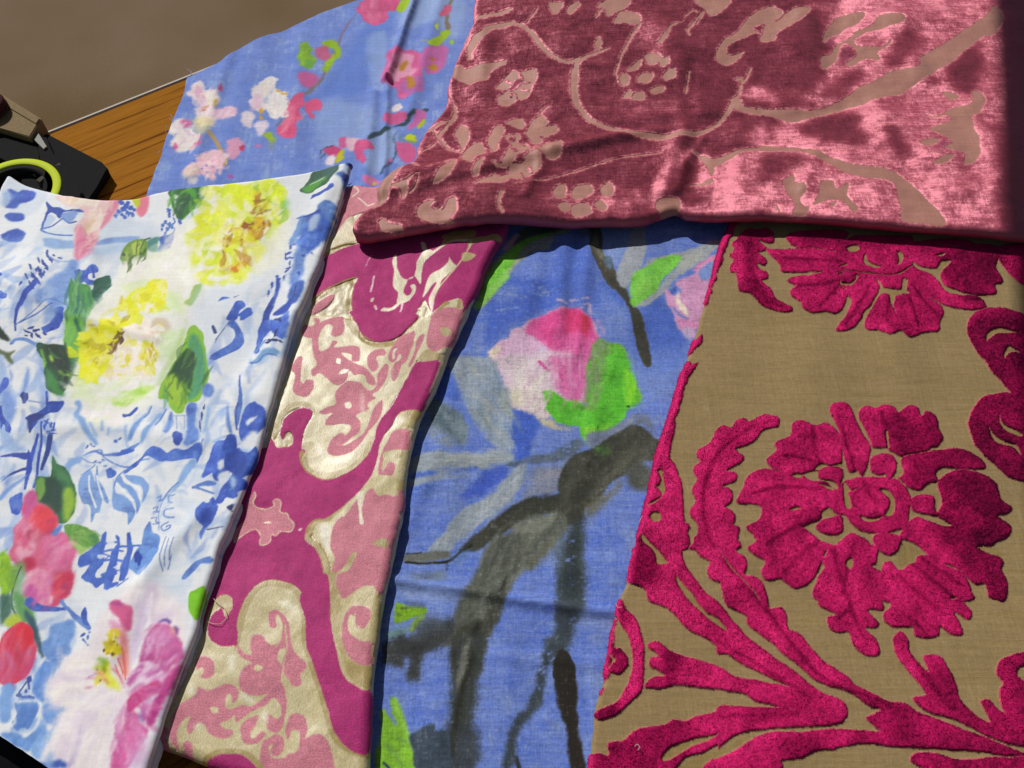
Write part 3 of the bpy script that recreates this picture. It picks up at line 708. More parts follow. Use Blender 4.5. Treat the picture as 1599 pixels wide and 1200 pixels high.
    S('6fa64a', '410,280 500,270 560,300 610,350 610,400 560,410 500,430 450,400 430,340', rough=3, tex='s', var=.12); S('a8cf74', '440,380 520,400 560,420 500,470 490,440', soft=2); S('4f8a55', '560,330 610,350 600,420 570,400', soft=3); S('5f86cf', '320,330 370,290 400,280 360,350', soft=1)
    S('90c41e', '0,460 50,470 90,540 130,540 90,640 50,700 0,690', soft=2, rough=4, var=.12); S('6f9a5a', '60,540 150,500 150,600 120,720 70,720', soft=5, op=.8); S('8fb8a0', '110,560 160,580 150,700 100,700', soft=5, op=.8)
    L('37504a', '130,530 90,620 70,720 80,800 110,850', (8, 8)); S('3f6a5c', '0,720 60,710 80,760 60,840 0,900', soft=3, tex='s', var=.14); S('5f9a5a', '80,700 160,720 210,800 210,880 150,880 110,850', soft=3, rough=3, tex='s'); S('b0cc38', '30,880 90,830 130,860 120,900 60,910', soft=3)
    S('2f5a6a', '150,800 210,850 240,940 270,1100 230,1050 190,920', rough=2, soft=1)
    L('3c5ab8', '170,740 230,790 330,800 430,790', (60, 50, 24, 18), rough=3); L('6f93da', '370,740 430,800 470,850 560,920', (16, 20, 34, 18), rough=2); S('4a6cc4', '500,830 530,780 540,850 570,920 520,910', rough=2); S('6e93da', '440,840 500,880 560,915 500,900', rough=2)
    B('3a55b0', '515,955,40,20,-30 550,970,16,34,10 530,995,40,12,50 550,1020,20,14 560,940,20,12')
    K('180,80 230,160 340,220 320,330 180,400 90,360', 'e2607a d8407a e84a5a f0a0b8 c03060', 40, 80, ang=70, asp=3, op=.5, soft=1); K('150,580 320,590 320,700 300,780 180,700', 'f0a8c4 e07aa4 cf60a8 f4c8d8', 22, 90, ang=60, asp=3.5, op=.45, soft=1)
    K('300,360 440,360 470,440 430,510 300,540', 'f0a8c4 e8609a d04a90 e884b0', 24, 80, ang=35, asp=3.5, op=.45, soft=1); K('340,600 450,570 440,640 340,760', 'e04a60 c83060 f07a90', 14, 70, ang=55, asp=3.5, op=.5, soft=1)
    K('430,290 560,310 600,380 480,410', '4f8a3c a0c870 6fae4a', 20, 80, ang=-25, asp=4, op=.5); K('0,480 120,540 60,680 0,680', 'a8d030 6fae2a 88b840', 16, 80, ang=70, asp=4, op=.5)
    # building drawing
    S('4a6fd0', '500,480 560,440 620,380 640,330 660,330 650,420 640,470 620,540 600,590 640,590 680,520 700,440 740,380 720,340 750,360 740,440 720,560 690,640 680,670 650,670 640,630 600,665 570,640 530,620 510,590 560,520 500,530', rough=4, var=.12)
    S('4a6fd0', '800,320 820,380 830,430 800,560 770,620 740,620 750,540 790,450', rough=4); B('4a6fd0', '560,600,110,40,20 680,580,100,40,-10 700,650,70,30,-20'); L('4f74d4', '640,440 700,430 770,440|620,500 700,490 760,500|650,390 740,380|740,410 830,405 900,410', 14)
    S('6f9ce4', '900,330 940,260 960,330 1010,360 990,450 940,520 880,590 840,560 800,540 850,450 890,400', rough=5, var=.12); B('2c49ac', '868,485,50,80'); B('e6edf8', '690,390,50,36 670,460,40,26 630,470,40,24 720,540,30,24', op=.9); L('4f74d4', '640,450 690,470|620,520 680,470 730,470|700,560 740,560|720,660 760,640 800,610', 8)
    for q in ('1100,95 1060,105 1060,135 1080,145', '1095,180 1040,190 1040,230 1100,235', '1060,265 1015,290 1030,320 1070,300 1070,285 1045,295'):
        L('6a90d4', q, 9)
    for q in ('985,110 1010,100 1000,130 1020,120 990,135', '960,175 990,165 985,190 1000,200 965,200', '950,240 985,235 980,260 1005,270 960,275'):
        L('5578c4', q, 7)
    L('7f9cd8', '1110,60 1030,120 1000,200 1000,320', 6); L('6d86c4', '1050,360 1010,480 1020,570|1070,370 1040,470 1030,540|1100,370 1075,440 1060,500|1080,470 1050,560', 6)
    S('4468cc', '1230,200 1270,140 1300,160 1320,115 1330,160 1370,170 1340,240 1310,290 1280,340 1260,375 1250,340 1280,290 1240,260', rough=3, var=.14); S('2d3f9c', '1270,200 1320,180 1310,260 1280,290', soft=3, op=.6); L('3a4270', '1300,310 1400,290', 8); S('2b3470', '1420,165 1460,150 1460,200 1430,190', rough=3)
    S('3c5cc4', '1350,130 1400,60 1440,-40 1520,-20 1540,20 1470,80 1420,110', rough=5, var=.15); L('5c82ce', '1320,500 1250,510 1200,560 1150,610', (50, 34, 40, 34), rough=3, var=.12); L('6186d0', '1340,80 1210,40|1210,50 1300,15', 14)
    S('7ac41e', '1190,700 1230,680 1290,660 1270,760 1230,870 1190,830 1180,760', rough=2, var=.1)
    # ---- lowest block
    c.Z(0, 900)
    # red bud
    S('d83a5a', '50,330 100,280 150,280 200,320 210,400 215,480 190,580 140,640 60,680 0,660 -40,560 0,400', rough=3, var=.08, tex='s'); S('e4283c', '110,300 160,290 200,340 205,430 170,480 130,420', soft=5, tex='s'); S('d66a9a', '0,480 60,460 100,540 80,640 30,660 0,640', soft=6, tex='s'); S('c8457e', '150,460 210,440 215,500 180,600 120,640 130,540', soft=5, tex='s')
    L('a43a62', '120,440 110,560 80,640', 12, soft=3, op=.6); S('b4c838', '40,260 90,240 120,270 60,300', soft=3)
    S('6f97d8', '310,300 400,270 450,270 460,350 420,420 450,470 400,510 380,600 390,660 340,640 320,540 270,500 250,420 300,360', soft=1, rough=4, var=.12); S('5f8cd6', '270,520 320,560 320,640 280,700 270,780 220,770 190,700 220,600', rough=5, soft=1, var=.12)
    S('9fd0ea', '340,580 390,600 390,660 350,640', soft=4, op=.8); S('7aa4e0', '10,690 80,660 100,700 70,760 80,860 40,920 0,900', rough=4, soft=1); B('5c88d2', '155,860,130,200,8', rough=3); L('3a4fa0', '190,620 150,680 120,740 210,755|170,640 180,700', 10); B('3a4fa0', '180,640,30,40 120,740,34,26 190,745,40,12,10 160,715,20,20')
    S('5c8cd4', '270,800 330,790 420,800 370,880 360,920 310,930 260,880', rough=4, soft=1, var=.12); S('6a98da', '30,970 120,980 160,1000 230,940 280,930 290,980 240,1020 180,1100 100,1060 20,1000', rough=4, soft=1, var=.12); S('7ba6e0', '240,1010 320,960 350,900 330,1000 290,1080 250,1150 200,1100', rough=4, soft=1, var=.12)
    L('eef1f4', '100,780 240,780 230,930 150,1000|0,930 90,920 80,830', 16, soft=1); S('3f60b4', '350,1050 360,1080 330,1160 300,1180 320,1120', rough=2)
    # big pink flower
    S('efe6ea', '290,700 420,500 560,400 600,260 700,160 820,60 960,60 1100,140 1180,300 1120,700 960,900 930,1199 300,1220 360,900 420,820 330,790', soft=10, rough=8)
    S('f2ece8', '420,520 560,520 620,700 760,720 720,860 520,900 420,820 330,790 300,700 400,660', soft=6, rough=8, op=.9); S('d3c0e0', '450,840 560,800 620,860 560,940 460,900', soft=12, op=.6); S('c9b2da', '620,780 740,740 720,800', soft=8, op=.5)
    S('d8c4e2', '840,180 900,100 960,40 990,120 940,260 880,420 860,560 820,480', soft=8, op=.7); L('f6f2f6', '960,100 920,280 870,460 840,560', (14, 24), soft=2); S('cfb6de', '960,240 1040,220 1110,200 1040,280 960,300', soft=8, op=.6)
    S('dc5f96', '685,170 720,150 770,180 820,190 830,240 820,330 790,340 760,320 720,240 690,200', rough=3, soft=1, var=.1); S('d988b8', '680,270 730,280 770,330 790,420 740,360 700,330', soft=4, op=.8); S('b84a90', '685,160 740,155 770,190 720,180', soft=2)
    S('e88a8e', '770,320 800,400 810,520 790,620 760,600 750,480', soft=4, rough=3, tex='s'); L('d8604a', '760,440 780,540 785,640|740,500 770,600|720,540 765,660', 7); L('f0a890', '775,420 800,500 795,600', 10, soft=2); L('c04a7a', '700,560 750,620 775,690', 12, soft=2)
    S('c8609e', '940,310 1000,280 1080,310 1110,370 1145,450 1140,520 1090,560 1040,620 1000,700 930,560 870,530 890,420', rough=4, soft=1, var=.12); S('d98cc4', '950,330 1040,320 1080,400 1000,440 920,420', soft=8, op=.8); S('b04088', '880,470 960,500 940,560 880,540', soft=5, op=.8); S('6a4aa0', '980,280 1030,255 1075,280 1060,290 1020,275', soft=1); S('6a3a90', '1090,310 1120,330 1110,370 1095,350', soft=1); S('efb8a0', '1060,300 1090,320 1110,370 1080,360', soft=4, op=.7)
    S('e6cde2', '860,550 920,525 1000,560 1030,620 1020,680 980,640 900,680 800,740 800,690', rough=3, soft=2); S('b8509c', '800,640 880,540 900,560 840,640 800,690', soft=4); L('f4ecf4', '830,600 880,570', 8, soft=2)
    S('cf3f86', '810,740 900,680 980,640 1000,700 930,760 860,800 800,850 785,780', rough=3, soft=2, var=.14); S('a8287a', '1080,600 1100,660 1040,760 1000,860 950,930 920,900 960,780 1020,700', soft=4, rough=3); S('c43c8a', '1040,620 1140,540 1100,640 1060,700 1020,720', soft=4)
    S('b89cd0', '920,760 960,740 940,820 880,900 860,880', soft=5, op=.8); S('8a7ac0', '870,860 910,850 900,910 870,900', soft=4, op=.8); S('cf5a9c', '780,780 760,900 720,980 740,1040 700,1120 700,1199 800,1199 870,1100 920,1000 930,950 880,900 850,850 800,850', rough=4, soft=2, var=.12); S('e2a0c8', '820,860 880,940 900,1010 840,980', soft=8, op=.7)
    L('efd8e6', '770,900 745,980', 22, soft=2); L('d66aa6', '770,800 760,860 730,940', (8, 20), soft=1); S('c5a8d4', '860,1040 930,1000 910,1199 800,1199', soft=10, op=.7); L('a090c8', '500,930 500,1000 470,1090 430,1199', (14, 30, 30), soft=5, op=.8); L('b8a4d2', '420,1000 400,1100 360,1199', 40, soft=10, op=.5)
    S('d6e07a', '640,540 700,580 750,700 690,680 640,620', soft=3); S('e2e838', '640,600 700,600 750,700 680,680', soft=4, rough=4)
    B('d8c818', '690,380,50,70 720,430,60,70 680,450,60,50 740,350,34,40 660,410,50,30 730,460,60,60 700,340,30,30 640,600,60,60 600,650,50,40 610,570,50,50 620,620,40,60 660,560,50,60', soft=1, rough=6, var=.15)
    B('b8a012', '700,410,26,40 680,470,30,14 740,420,20,30 730,380,30,12,40 650,580,26,30', rough=3); B('7ab020', '640,520,60,40 600,560,30,30 650,560,50,40', soft=3, rough=4); B('7a5a1a', '650,455,16,26,20 710,480,24,24 720,400,14,10 600,575,20,14 625,640,14,14'); B('d8742a', '620,600,60,20,10 660,640,60,14,40 590,600,30,14', soft=2)
    L('d66aa0', '530,630 590,625|530,690 580,685', 8, soft=2); L('5a6ab0', '550,620 600,600', 5)
    K('420,520 600,500 780,690 740,1100 500,1150 340,900 320,760', 'ffffff f2e8f0 e2d4ea f8f2ea ecdce8 d8c8e4', 80, 160, center=(780, 690), asp=4, op=.35, soft=2, spread=14)
    K('900,330 1080,320 1130,500 1000,680 880,540', 'd88cc8 b84a98 e8b0dc c060a8 f0c8e4', 40, 110, center=(800, 680), asp=4.5, op=.45, soft=1, spread=12)
    K('800,740 980,650 1060,640 1000,860 930,940 840,820', 'c03088 e070b0 a82878 e89cc8 d85aa0', 36, 110, center=(780, 700), asp=4.5, op=.45, soft=1, spread=12)
    K('760,800 860,860 900,1050 720,1180 700,1050', 'e090c0 c04a98 f0d0e4 d070b0', 30, 140, center=(785, 700), asp=5, op=.4, soft=1, spread=10); K('840,60 960,60 960,200 870,500 830,450', 'ffffff e4d8ee d8c8e8', 26, 160, ang=75, asp=6, op=.45, soft=2, spread=8)
    K('10,400 190,330 200,560 80,650 10,600', 'f0607a c82848 e8849c d03a60 e8a0b8', 36, 110, ang=78, asp=5, op=.45, soft=1, spread=10)
    S('3c5cb4', '0,1199 320,1160 370,1150 390,1199', soft=2, rough=5); S('8fb0e2', '300,1130 340,1100 330,1199 280,1199', soft=4, op=.8)
    # ---- along the right-hand fold
    c.Z(400, 250)
    S('dfe4ea', '150,110 340,70 420,60 330,200 280,330 240,420 200,520 160,700 -20,900 -20,640', soft=8, op=.8)
    S('dcee18', '0,120 100,105 170,170 170,260 120,300 150,380 60,330 0,300', soft=4, rough=12, var=.12); S('c8e04a', '60,330 160,260 210,300 160,400 110,500 60,520', soft=6, rough=10, op=.85); S('6fc04a', '160,250 210,260 160,350 130,380', soft=7, op=.7)
    S('d4b014', '0,200 30,220 60,330 30,420 0,480', soft=3, rough=6, var=.2); S('9a5a16', '40,380 90,360 80,430 40,460', soft=2, rough=4); B('efe9bc', '120,300,60,90,30 60,430,30,70,20 90,340,30,60,-20', soft=2); L('eef080', '0,620 60,560 130,480', 40, soft=7, op=.7)
    S('f0f0e0', '120,420 200,330 210,480 140,640 0,700 0,580', soft=8, op=.8); S('e8ee60', '0,520 60,540 30,600 0,640', soft=6, op=.8)
    K('0,110 160,170 180,280 120,400 0,320', 'f4f6c8 d4e818 eef060 b8d030 a0cc48', 50, 70, center=(20, 330), asp=2.4, op=.7, spread=40); K('0,200 80,330 60,440 0,470', 'c8a41c 8a5a16 efe9bc b87a18', 16, 60, ang=60, asp=3)
    S('2f5c46', '350,70 420,55 530,25 500,90 430,150 330,210 280,190 330,130', rough=4, tex='s', var=.2); S('4f9a3a', '290,180 370,130 460,90 400,150 330,205', soft=2, tex='s', rough=3); L('c8dcd0', '340,150 420,110 500,60', 5); S('38605c', '420,60 520,30 490,80 430,110', soft=3)
    S('4870b8', '540,0 620,-10 640,60 590,180 540,170 520,110 500,90 560,60', soft=3, rough=5, var=.2); B('1f3484', '590,20,40,60 555,110,36,60,10'); S('dfe2e8', '500,120 540,140 540,200 470,260 430,220', soft=4); S('b9cbe4', '560,40 600,50 580,90 550,80', soft=2)
    L('3c5cc0', '340,240 380,215 440,185 470,160', (6, 18, 26), rough=4); S('5c84cc', '400,270 440,250 500,290 480,380 440,440 400,430 340,440 260,470 210,520 240,430 270,360 330,345 380,320', soft=2, rough=6, var=.2)
    S('3c66c8', '330,360 400,330 460,380 440,480 380,560 320,590 280,560 240,500 300,440', soft=3, rough=7, var=.2); S('c2d2e8', '340,360 400,340 380,420 330,440', soft=4, op=.8); L('2d46ac', '255,360 330,345 400,320', (6, 18)); L('6f96d6', '290,350 260,420 220,520', (14, 30), soft=2)
    B('2c46a4', '240,525,34,10,-10 215,540,14,34 205,580,40,12,-20 200,610,34,12,-30 210,640,12,30 205,670,40,12,-20 190,690,34,12,-40 175,740,14,40 145,750,40,12,-60 130,720,30,10 100,780,14,40 80,830,12,40,10 185,600,10,50 225,610,30,10')
    S('5a80d0', '250,560 320,560 330,640 300,720 250,780 200,780 220,680', soft=4, rough=6, op=.9, var=.2); B('2a3f9c', '300,600,34,16,20 360,600,20,44,-20 325,670,40,16,30 270,710,24,30 330,690,14,14'); S('dfe5ee', '330,590 390,600 370,680 320,740 300,640', soft=3)
    S('3350b0', '130,720 120,820 70,920 40,1000 20,1100 60,1090 90,980 130,880 150,780', rough=3, var=.2); S('e6ebf4', '170,740 220,800 200,880 130,980 120,900 150,820', soft=3); S('4468c2', '230,780 300,760 280,860 200,940 120,960 180,900', soft=2, rough=5, var=.2); S('2f4cb4', '120,960 200,900 240,860 200,960 140,980', rough=4); L('3a3f60', '255,790 240,860', 6)
    S('3e62c6', '150,990 220,960 210,1060 190,1120 130,1060 60,1110 20,1120 80,1050', soft=1, rough=5, var=.15); B('26346e', '140,1020,60,50 120,1060,50,16 90,1135,60,16,-20 155,1140,40,14,30 135,1090,14,40'); B('e2e7f0', '110,1090,40,60 80,1110,50,24', soft=1); L('3f63c4', '20,1120 0,1199', (14, 34)); L('5b83cc', '-10,1199 60,1120', 8)
    c.Z(350, 500)
    S('3f63c8', '200,140 240,20 330,10 390,60 380,130 330,100 280,60 240,130', rough=4, var=.15); B('26346e', '300,130,80,20,10 330,90,20,60,20 270,140,30,14'); S('6f9ccc', '160,265 200,240 250,180 340,190 350,215 270,225 220,265', rough=2, soft=1); L('3c62b0', '165,268 210,265 260,215 340,225', 7)
    L('5a7fd0', '98,340 100,500 85,650', (4, 26, 10)); L('6f90d6', '20,530 40,700', (6, 18)); S('3f62c8', '130,540 200,515 260,560 260,640 200,720 130,740 90,740 100,640', rough=4, var=.15); S('e4eaf4', '210,590 180,620 140,650 150,610', soft=1); S('e2e6ee', '190,680 220,760 150,800 100,770', soft=4)
    S('3458bc', '0,740 60,720 80,800 150,820 200,780 180,900 120,1000 80,1100 20,1100 60,1000 40,940 0,900', rough=6, var=.2); S('a8c4ea', '40,960 80,1000 50,1060', soft=4)
    # watercolour: the blue is laid on unevenly
    b = np.clip((c.img[..., 2]-c.img[..., 0]-.18)*3.5, 0, 1)
    t = (b*sstep(-.1, .75, 1.2*c.n_mot+.5*c.n_str)*.42)[..., None].astype(np.float32)
    c.img += t*(hexc('9dbcec').astype(np.float32)-c.img)
    t = (b*sstep(.15, .7, -1.2*c.n_mot+.4*c.n_hor)*.45)[..., None].astype(np.float32)
    c.img += t*(hexc('2840a8').astype(np.float32)-c.img)
    return c
def paint_tulip():
    """blue linen with tulip, grey leaves and dark stems"""
    c = Cloth((480, 290, 1260, 1300), 0.008, '7089d6', seed=23); c.grain = .5
    S, L, B = c.S, c.L, c.B
    full = (slice(0, c.h), slice(0, c.w))
    c.tint(full, sstep(-0.2, 0.6, c.n_hor*0.5+c.n_mot*0.8)*0.6, '4465cc', tex='m'); c.tint(full, sstep(0.0, 0.6, -c.n_hor*0.4-c.n_mot*0.8+0.3*c.n_str)*0.7, '8ea6e0', tex='m')
    c.Z(760, 330)
    S('3f60c8', '0,560 60,440 140,410 300,420 420,440 480,520 430,600 300,640 200,700 120,740 60,820 0,860', soft=8, rough=12, op=.75, dry=.25)
    S('4464c8', '440,200 640,240 700,420 720,560 600,600 500,560 420,460', soft=16, op=.6); S('3f62c6', '700,440 860,520 900,700 940,960 1200,980 1260,800 1280,700 1120,560 1100,500 920,640', soft=12, rough=6, op=.7); S('7f9ade', '900,900 1240,860 1200,1000 1160,1199 960,1199', soft=20, op=.5)
    S('8fa6d8', '740,100 940,80 860,260 800,340 740,260', soft=8, op=.7); S('9db0da', '40,480 200,470 180,540 60,580', soft=10, op=.4, dry=.5); L('c8d2e8', '20,560 120,520 260,540|60,620 200,600', 9, soft=2, op=.5, dry=.5)
    # green leaf pair upper left
    S('8a9a78', '400,95 520,110 500,150 430,160 380,240 300,250 200,320 120,420 40,540 -40,600 -40,440 60,300 160,200 280,130', rough=4, soft=1); S('77cc3c', '340,135 400,140 330,190 220,240 130,400 30,530 -50,580 0,440 60,330 150,240 250,170', soft=2, rough=4, var=.12); L('b4c4a4', '380,160 240,260 120,400 20,500', 16, soft=3, op=.8); L('8fd45a', '130,400 60,480 0,540 -60,600', 40, soft=3); S('9aa0a2', '320,180 430,150 380,235 280,240 200,300 260,210', soft=3)
    S('50584c', '230,100 400,90 520,105 420,130 300,150 200,200 140,200', soft=3, rough=3); S('d8a8c0', '170,140 200,150 140,230 110,240', soft=3)
    # dark stem
    S('4c4a3e', '640,100 700,85 720,160 730,270 780,290 800,370 850,470 900,560 960,640 990,740 1025,950 980,955 940,850 900,660 860,560 740,420 660,280 640,180', rough=3, var=.12); S('3a3a32', '800,420 870,480 890,570 920,600 960,640 1000,800 1025,950 985,950 950,860 900,650 850,550 770,440', soft=2, rough=3); S('7d7c68', '690,110 700,200 740,280 700,290 660,200', soft=4, op=.7); S('56708a', '740,280 780,290 780,370 740,330', soft=2); S('8fa0b8', '560,100 640,120 650,160 600,140', soft=3, op=.7)
    # pale leaves
    S('a2a9b4', '880,240 900,160 940,90 990,110 985,200 1000,240 970,330 960,360 880,470 850,480 825,440 820,380 850,300', rough=4, soft=1, var=.06); S('9fa7b2', '1000,340 1040,300 1160,265 1280,230 1380,190 1470,180 1400,260 1300,350 1200,400 1150,460 1040,560 960,600 920,590 1100,440 1200,300 960,390', rough=4, soft=1)
    S('c0c4b0', '1270,260 1360,230 1330,300 1220,380 1200,320', soft=8, op=.5); S('7ed24a', '890,480 930,400 1000,350 1100,290 1220,280 1180,350 1100,430 1050,500 940,590 900,580', rough=4, soft=1, var=.1); S('a2e468', '920,500 1000,400 1060,400 1020,480 940,560', soft=10, op=.5); S('57a83a', '1000,360 1060,340 1040,420 1000,420', soft=8, op=.4)
    # right pink bud
    S('d69cc8', '1440,270 1320,340 1290,400 1190,440 1220,490 1180,520 1120,490 1140,600 1200,720 1290,790 1340,700 1400,520 1440,330', rough=5, soft=2, var=.1); S('7a96d6', '1330,370 1400,310 1440,320 1400,400 1360,430', soft=2, rough=4); S('4a68c0', '1150,480 1190,470 1170,520', soft=1, rough=3); L('6a80c8', '1170,600 1200,640 1250,670', 14, soft=2); S('efe2d0', '1200,500 1220,560 1270,640 1250,650 1190,570', soft=2, rough=3); L('e884b4', '1430,280 1330,330 1300,370', 12, soft=2); S('e08ac0', '1200,680 1300,690 1330,720 1240,740', soft=4, op=.8); S('c8b8e0', '1230,720 1300,740 1280,800 1230,770', soft=4, op=.8)
    # the tulip
    S('ddb4d2', '240,700 320,650 440,620 540,610 620,640 680,700 700,780 660,900 640,1100 600,1199 300,1300 140,1199 100,1040 20,930 20,870 120,790 150,740', rough=6, soft=2, var=.06)
    S('df5ba2', '250,700 330,650 420,625 520,610 610,640 660,700 690,790 660,860 650,1000 600,1180 480,1180 460,1060 400,920 420,900 360,800 250,760', rough=8, soft=4, tex='s', var=.12); S('e23c7e', '480,620 560,620 640,670 660,720 620,790 560,740 480,760', soft=8, rough=5); S('e04a94', '340,660 460,640 440,760 400,880 340,760', soft=10, tex='s'); S('dc3a60', '590,650 640,670 630,760 600,740', soft=4)
    S('e2b8da', '100,820 250,770 340,840 300,1000 180,1060 100,1020', soft=10, rough=5, tex='s'); S('e6d4d2', '340,950 440,940 450,1060 500,1200 350,1300 180,1250 120,1100 250,1040', soft=12, rough=6); S('ead8c6', '20,870 90,840 60,920 30,930', soft=3); S('c8ccea', '330,850 370,840 380,900 340,910', soft=6, op=.7)
    S('d43c90', '330,910 400,985 375,1000 320,960', rough=3, soft=1); L('d04890', '455,1000 470,1070', 12, soft=1); L('e884b8', '520,760 500,1000 510,1160|580,760 570,1000|640,800 620,1000|430,760 410,860', 14, soft=4, op=.5, dry=.3); L('c87ab0', '300,1040 400,1100 470,1180|560,900 600,1160', 9, soft=2, op=.5, dry=.3); L('d6a0cc', '700,680 730,760 700,780', 20, soft=5, op=.6, dry=.3); L('e0b8d0', '440,560 500,580|520,560 640,545|580,620 640,580 650,640', 16, soft=2, rough=4, dry=.3, op=.8); L('5a78cc', '500,600 640,600', 14, soft=3, op=.6)
    # green sepal
    S('6fae3e', '690,800 760,820 840,830 870,900 890,980 930,1060 940,1199 600,1199 620,1080 650,900', rough=4, soft=2, tex='s', var=.12); S('7c9a6a', '680,820 760,830 740,1000 700,1199 620,1199 640,1000', soft=8, tex='s', dry=.15); S('62c832', '800,840 870,890 900,1000 930,1080 940,1200 820,1200 780,1000', soft=10, tex='s')
    c.Z(620, 560)
    S('ddc8d6', '620,-20 1100,-20 1190,260 1000,260 960,350 860,360 740,310 690,200 640,80', rough=5, soft=6); S('df74b0', '960,0 1200,0 1190,100 1160,270 1010,220 1000,100', soft=8, tex='s', rough=5, dry=.05); L('d04890', '1020,90 1035,140', 14, soft=1); S('d43c90', '890,0 955,70 940,75 890,30', soft=1); L('c2609e', '1090,40 1100,260|1150,0 1140,240', 10, soft=3, op=.5, dry=.3); S('d6d6a8', '700,200 800,200 820,300 740,290', soft=10, op=.7); S('e8ddd8', '760,100 880,120 900,340 820,340 760,260', soft=12, op=.8)
    S('5fc832', '1200,20 1420,-20 1460,90 1495,150 1490,240 1450,300 1400,400 1320,470 1225,550 1180,510 1140,450 1130,420 1060,420 1000,400 950,330 925,280 910,210 960,200 1040,250 1140,270 1180,300 1200,260 1190,150', rough=4, soft=1, var=.12); S('7a9a5c', '1220,0 1300,-20 1290,160 1240,300 1190,320 1180,220 1200,120', soft=8, tex='s', dry=.1); S('8ae03a', '1160,420 1250,430 1340,400 1300,470 1220,540 1170,480', soft=6); S('8adf2a', '1430,60 1490,150 1480,230 1440,290 1420,180', soft=5); L('4f9a2a', '1000,280 1100,330 1150,300', 40, soft=8, op=.5); L('587a3a', '1130,300 1180,320', 18, soft=3); B('2c3a2c', '1445,292,18,16 1256,430,10,14')
    S('c6bca0', '880,380 960,380 1000,420 1100,440 1020,445 930,430', soft=3, rough=5, dry=.3)
    K = c.K
    K('700,60 960,20 940,340 800,350 700,240', 'e8dcd8 e2c4d8 f0e8e6 d8a8cc ccd4b0', 40, 130, ang=60, asp=6, op=.4, soft=2); K('960,0 1190,0 1160,260 1020,220', 'd860a4 e890c0 c84a94 f0b0d0', 30, 150, ang=84, asp=8, op=.45, soft=1, spread=7)
    K('1200,20 1290,0 1270,200 1200,280', '7fae50 5a9a40 9aa88a 8a9a90', 26, 130, ang=82, asp=8, op=.5, soft=1, spread=7); K('1300,0 1440,60 1470,200 1380,380 1220,500 1190,330', '5fd030 4fb828 8aea48 6ada38', 36, 130, ang=75, asp=7, op=.4, soft=2, spread=14)
    # greys at the left
    S('4a6cce', '230,100 330,40 370,180 400,260 300,250 230,240', soft=6, rough=6, op=.9, dry=.1)
    S('9aa8bc', '330,0 600,0 640,90 700,220 720,330 730,540 640,560 520,440 440,290 380,160', soft=3, rough=8, tex='s', var=.09, dry=.0); S('a0a89a', '620,90 700,260 720,360 660,300', soft=6, op=.7); S('7f8f98', '440,280 540,330 640,400 620,440 520,420', soft=10, op=.7); S('b4bac0', '360,20 420,120 460,240 400,180', soft=8, op=.6)
    S('6e8290', '190,330 250,260 340,300 420,380 450,440 430,540 380,530 300,460 210,410', soft=5, rough=8, var=.1); S('8795a0', '160,400 280,440 360,540 300,560 180,480', soft=8, rough=6, op=.85, dry=.1); L('5f7ed0', '420,340 480,420|170,380 210,400|380,290 430,320', 30, soft=4, op=.8, dry=.3)
    S('96a2ae', '90,640 200,590 400,600 640,570 740,600 720,660 600,650 520,690 300,720 100,790', soft=3, rough=8, tex='h', var=.1); L('4465c6', '100,740 300,700 520,690', (40, 14), soft=3, rough=5); S('93a0b2', '80,760 220,740 460,730 300,760 80,800', soft=3, rough=5, tex='h'); S('a8b0b8', '420,580 600,600 560,640 440,620', soft=6, op=.6)
    S('4466cc', '720,330 830,350 880,370 900,440 850,520 830,620 760,640 730,560', soft=4, rough=6); S('425fc8', '520,740 600,660 680,660 690,720 620,790 480,880 400,860', soft=6, rough=10, dry=.1); S('3c5aa6', '250,770 280,780 260,800 200,870 160,830', soft=10, op=.7)
    S('9ca8b4', '760,650 805,650 800,760 700,900 560,1000 400,1120 330,1199 200,1199 260,1120 420,940 560,860 660,760', soft=2, rough=7, tex='s', var=.07); S('b8bcc8', '620,880 740,760 760,780 640,920 500,1010', soft=8, op=.6); L('7e93c8', '330,1150 500,1010 700,880 790,780', 12, soft=3, op=.6)
    S('5f7086', '700,660 840,620 960,590 1120,500 1190,530 1180,560 1060,640 900,660 800,650', soft=5, rough=8, var=.12, dry=.05); S('42526a', '690,660 800,650 720,680', soft=5, op=.8); S('8a90a4', '820,700 980,680 1080,620 1010,760 1000,830 860,850 790,900', soft=6, rough=6, op=.9, tex='s'); S('6f87cc', '800,680 860,680 830,820 790,820', soft=8, op=.7); S('7b86a4', '1180,470 1300,440 1420,380 1500,340 1460,420 1300,520 1220,570', soft=5)
    K('380,60 600,20 720,340 640,540 480,380', 'a8b4bc 8496a4 b8bcb0 7f92a6 6a8ac0', 60, 150, ang=-62, asp=6, op=.4, soft=1, spread=14); K('210,340 340,320 440,460 380,530', '5f7484 8c9aa4 4f6476', 26, 120, ang=-52, asp=5, op=.45, soft=1)
    K('120,640 400,600 700,600 640,650 300,710', 'b0b8be 8a98a8 a8a898', 34, 150, ang=6, asp=8, op=.4, soft=1, spread=8); K('300,1120 560,880 760,720 700,900 420,1110', 'b8c0c4 8a98a8 c8ccd4 98a4b4', 50, 150, ang=48, asp=8, op=.45, soft=1, spread=8)
    K('830,700 1080,620 1000,830 860,850', '9aa0b0 7c86a0 b0a8b8', 24, 110, ang=35, asp=6, op=.4, soft=1)
    DK = '3d3f36'
    S(DK, '1500,410 1560,450 1600,500 1640,520 1640,640 1540,640 1460,700 1330,790 1230,900 1180,930 1160,1000 1100,1030 1040,1040 980,970 870,980 720,1060 600,1130 480,1199 380,1199 480,1100 640,990 740,910 830,870 1000,850 1010,800 1010,740 1060,640 1140,580 1220,560 1330,480 1420,430', rough=3, soft=1, var=.12, tex='s')
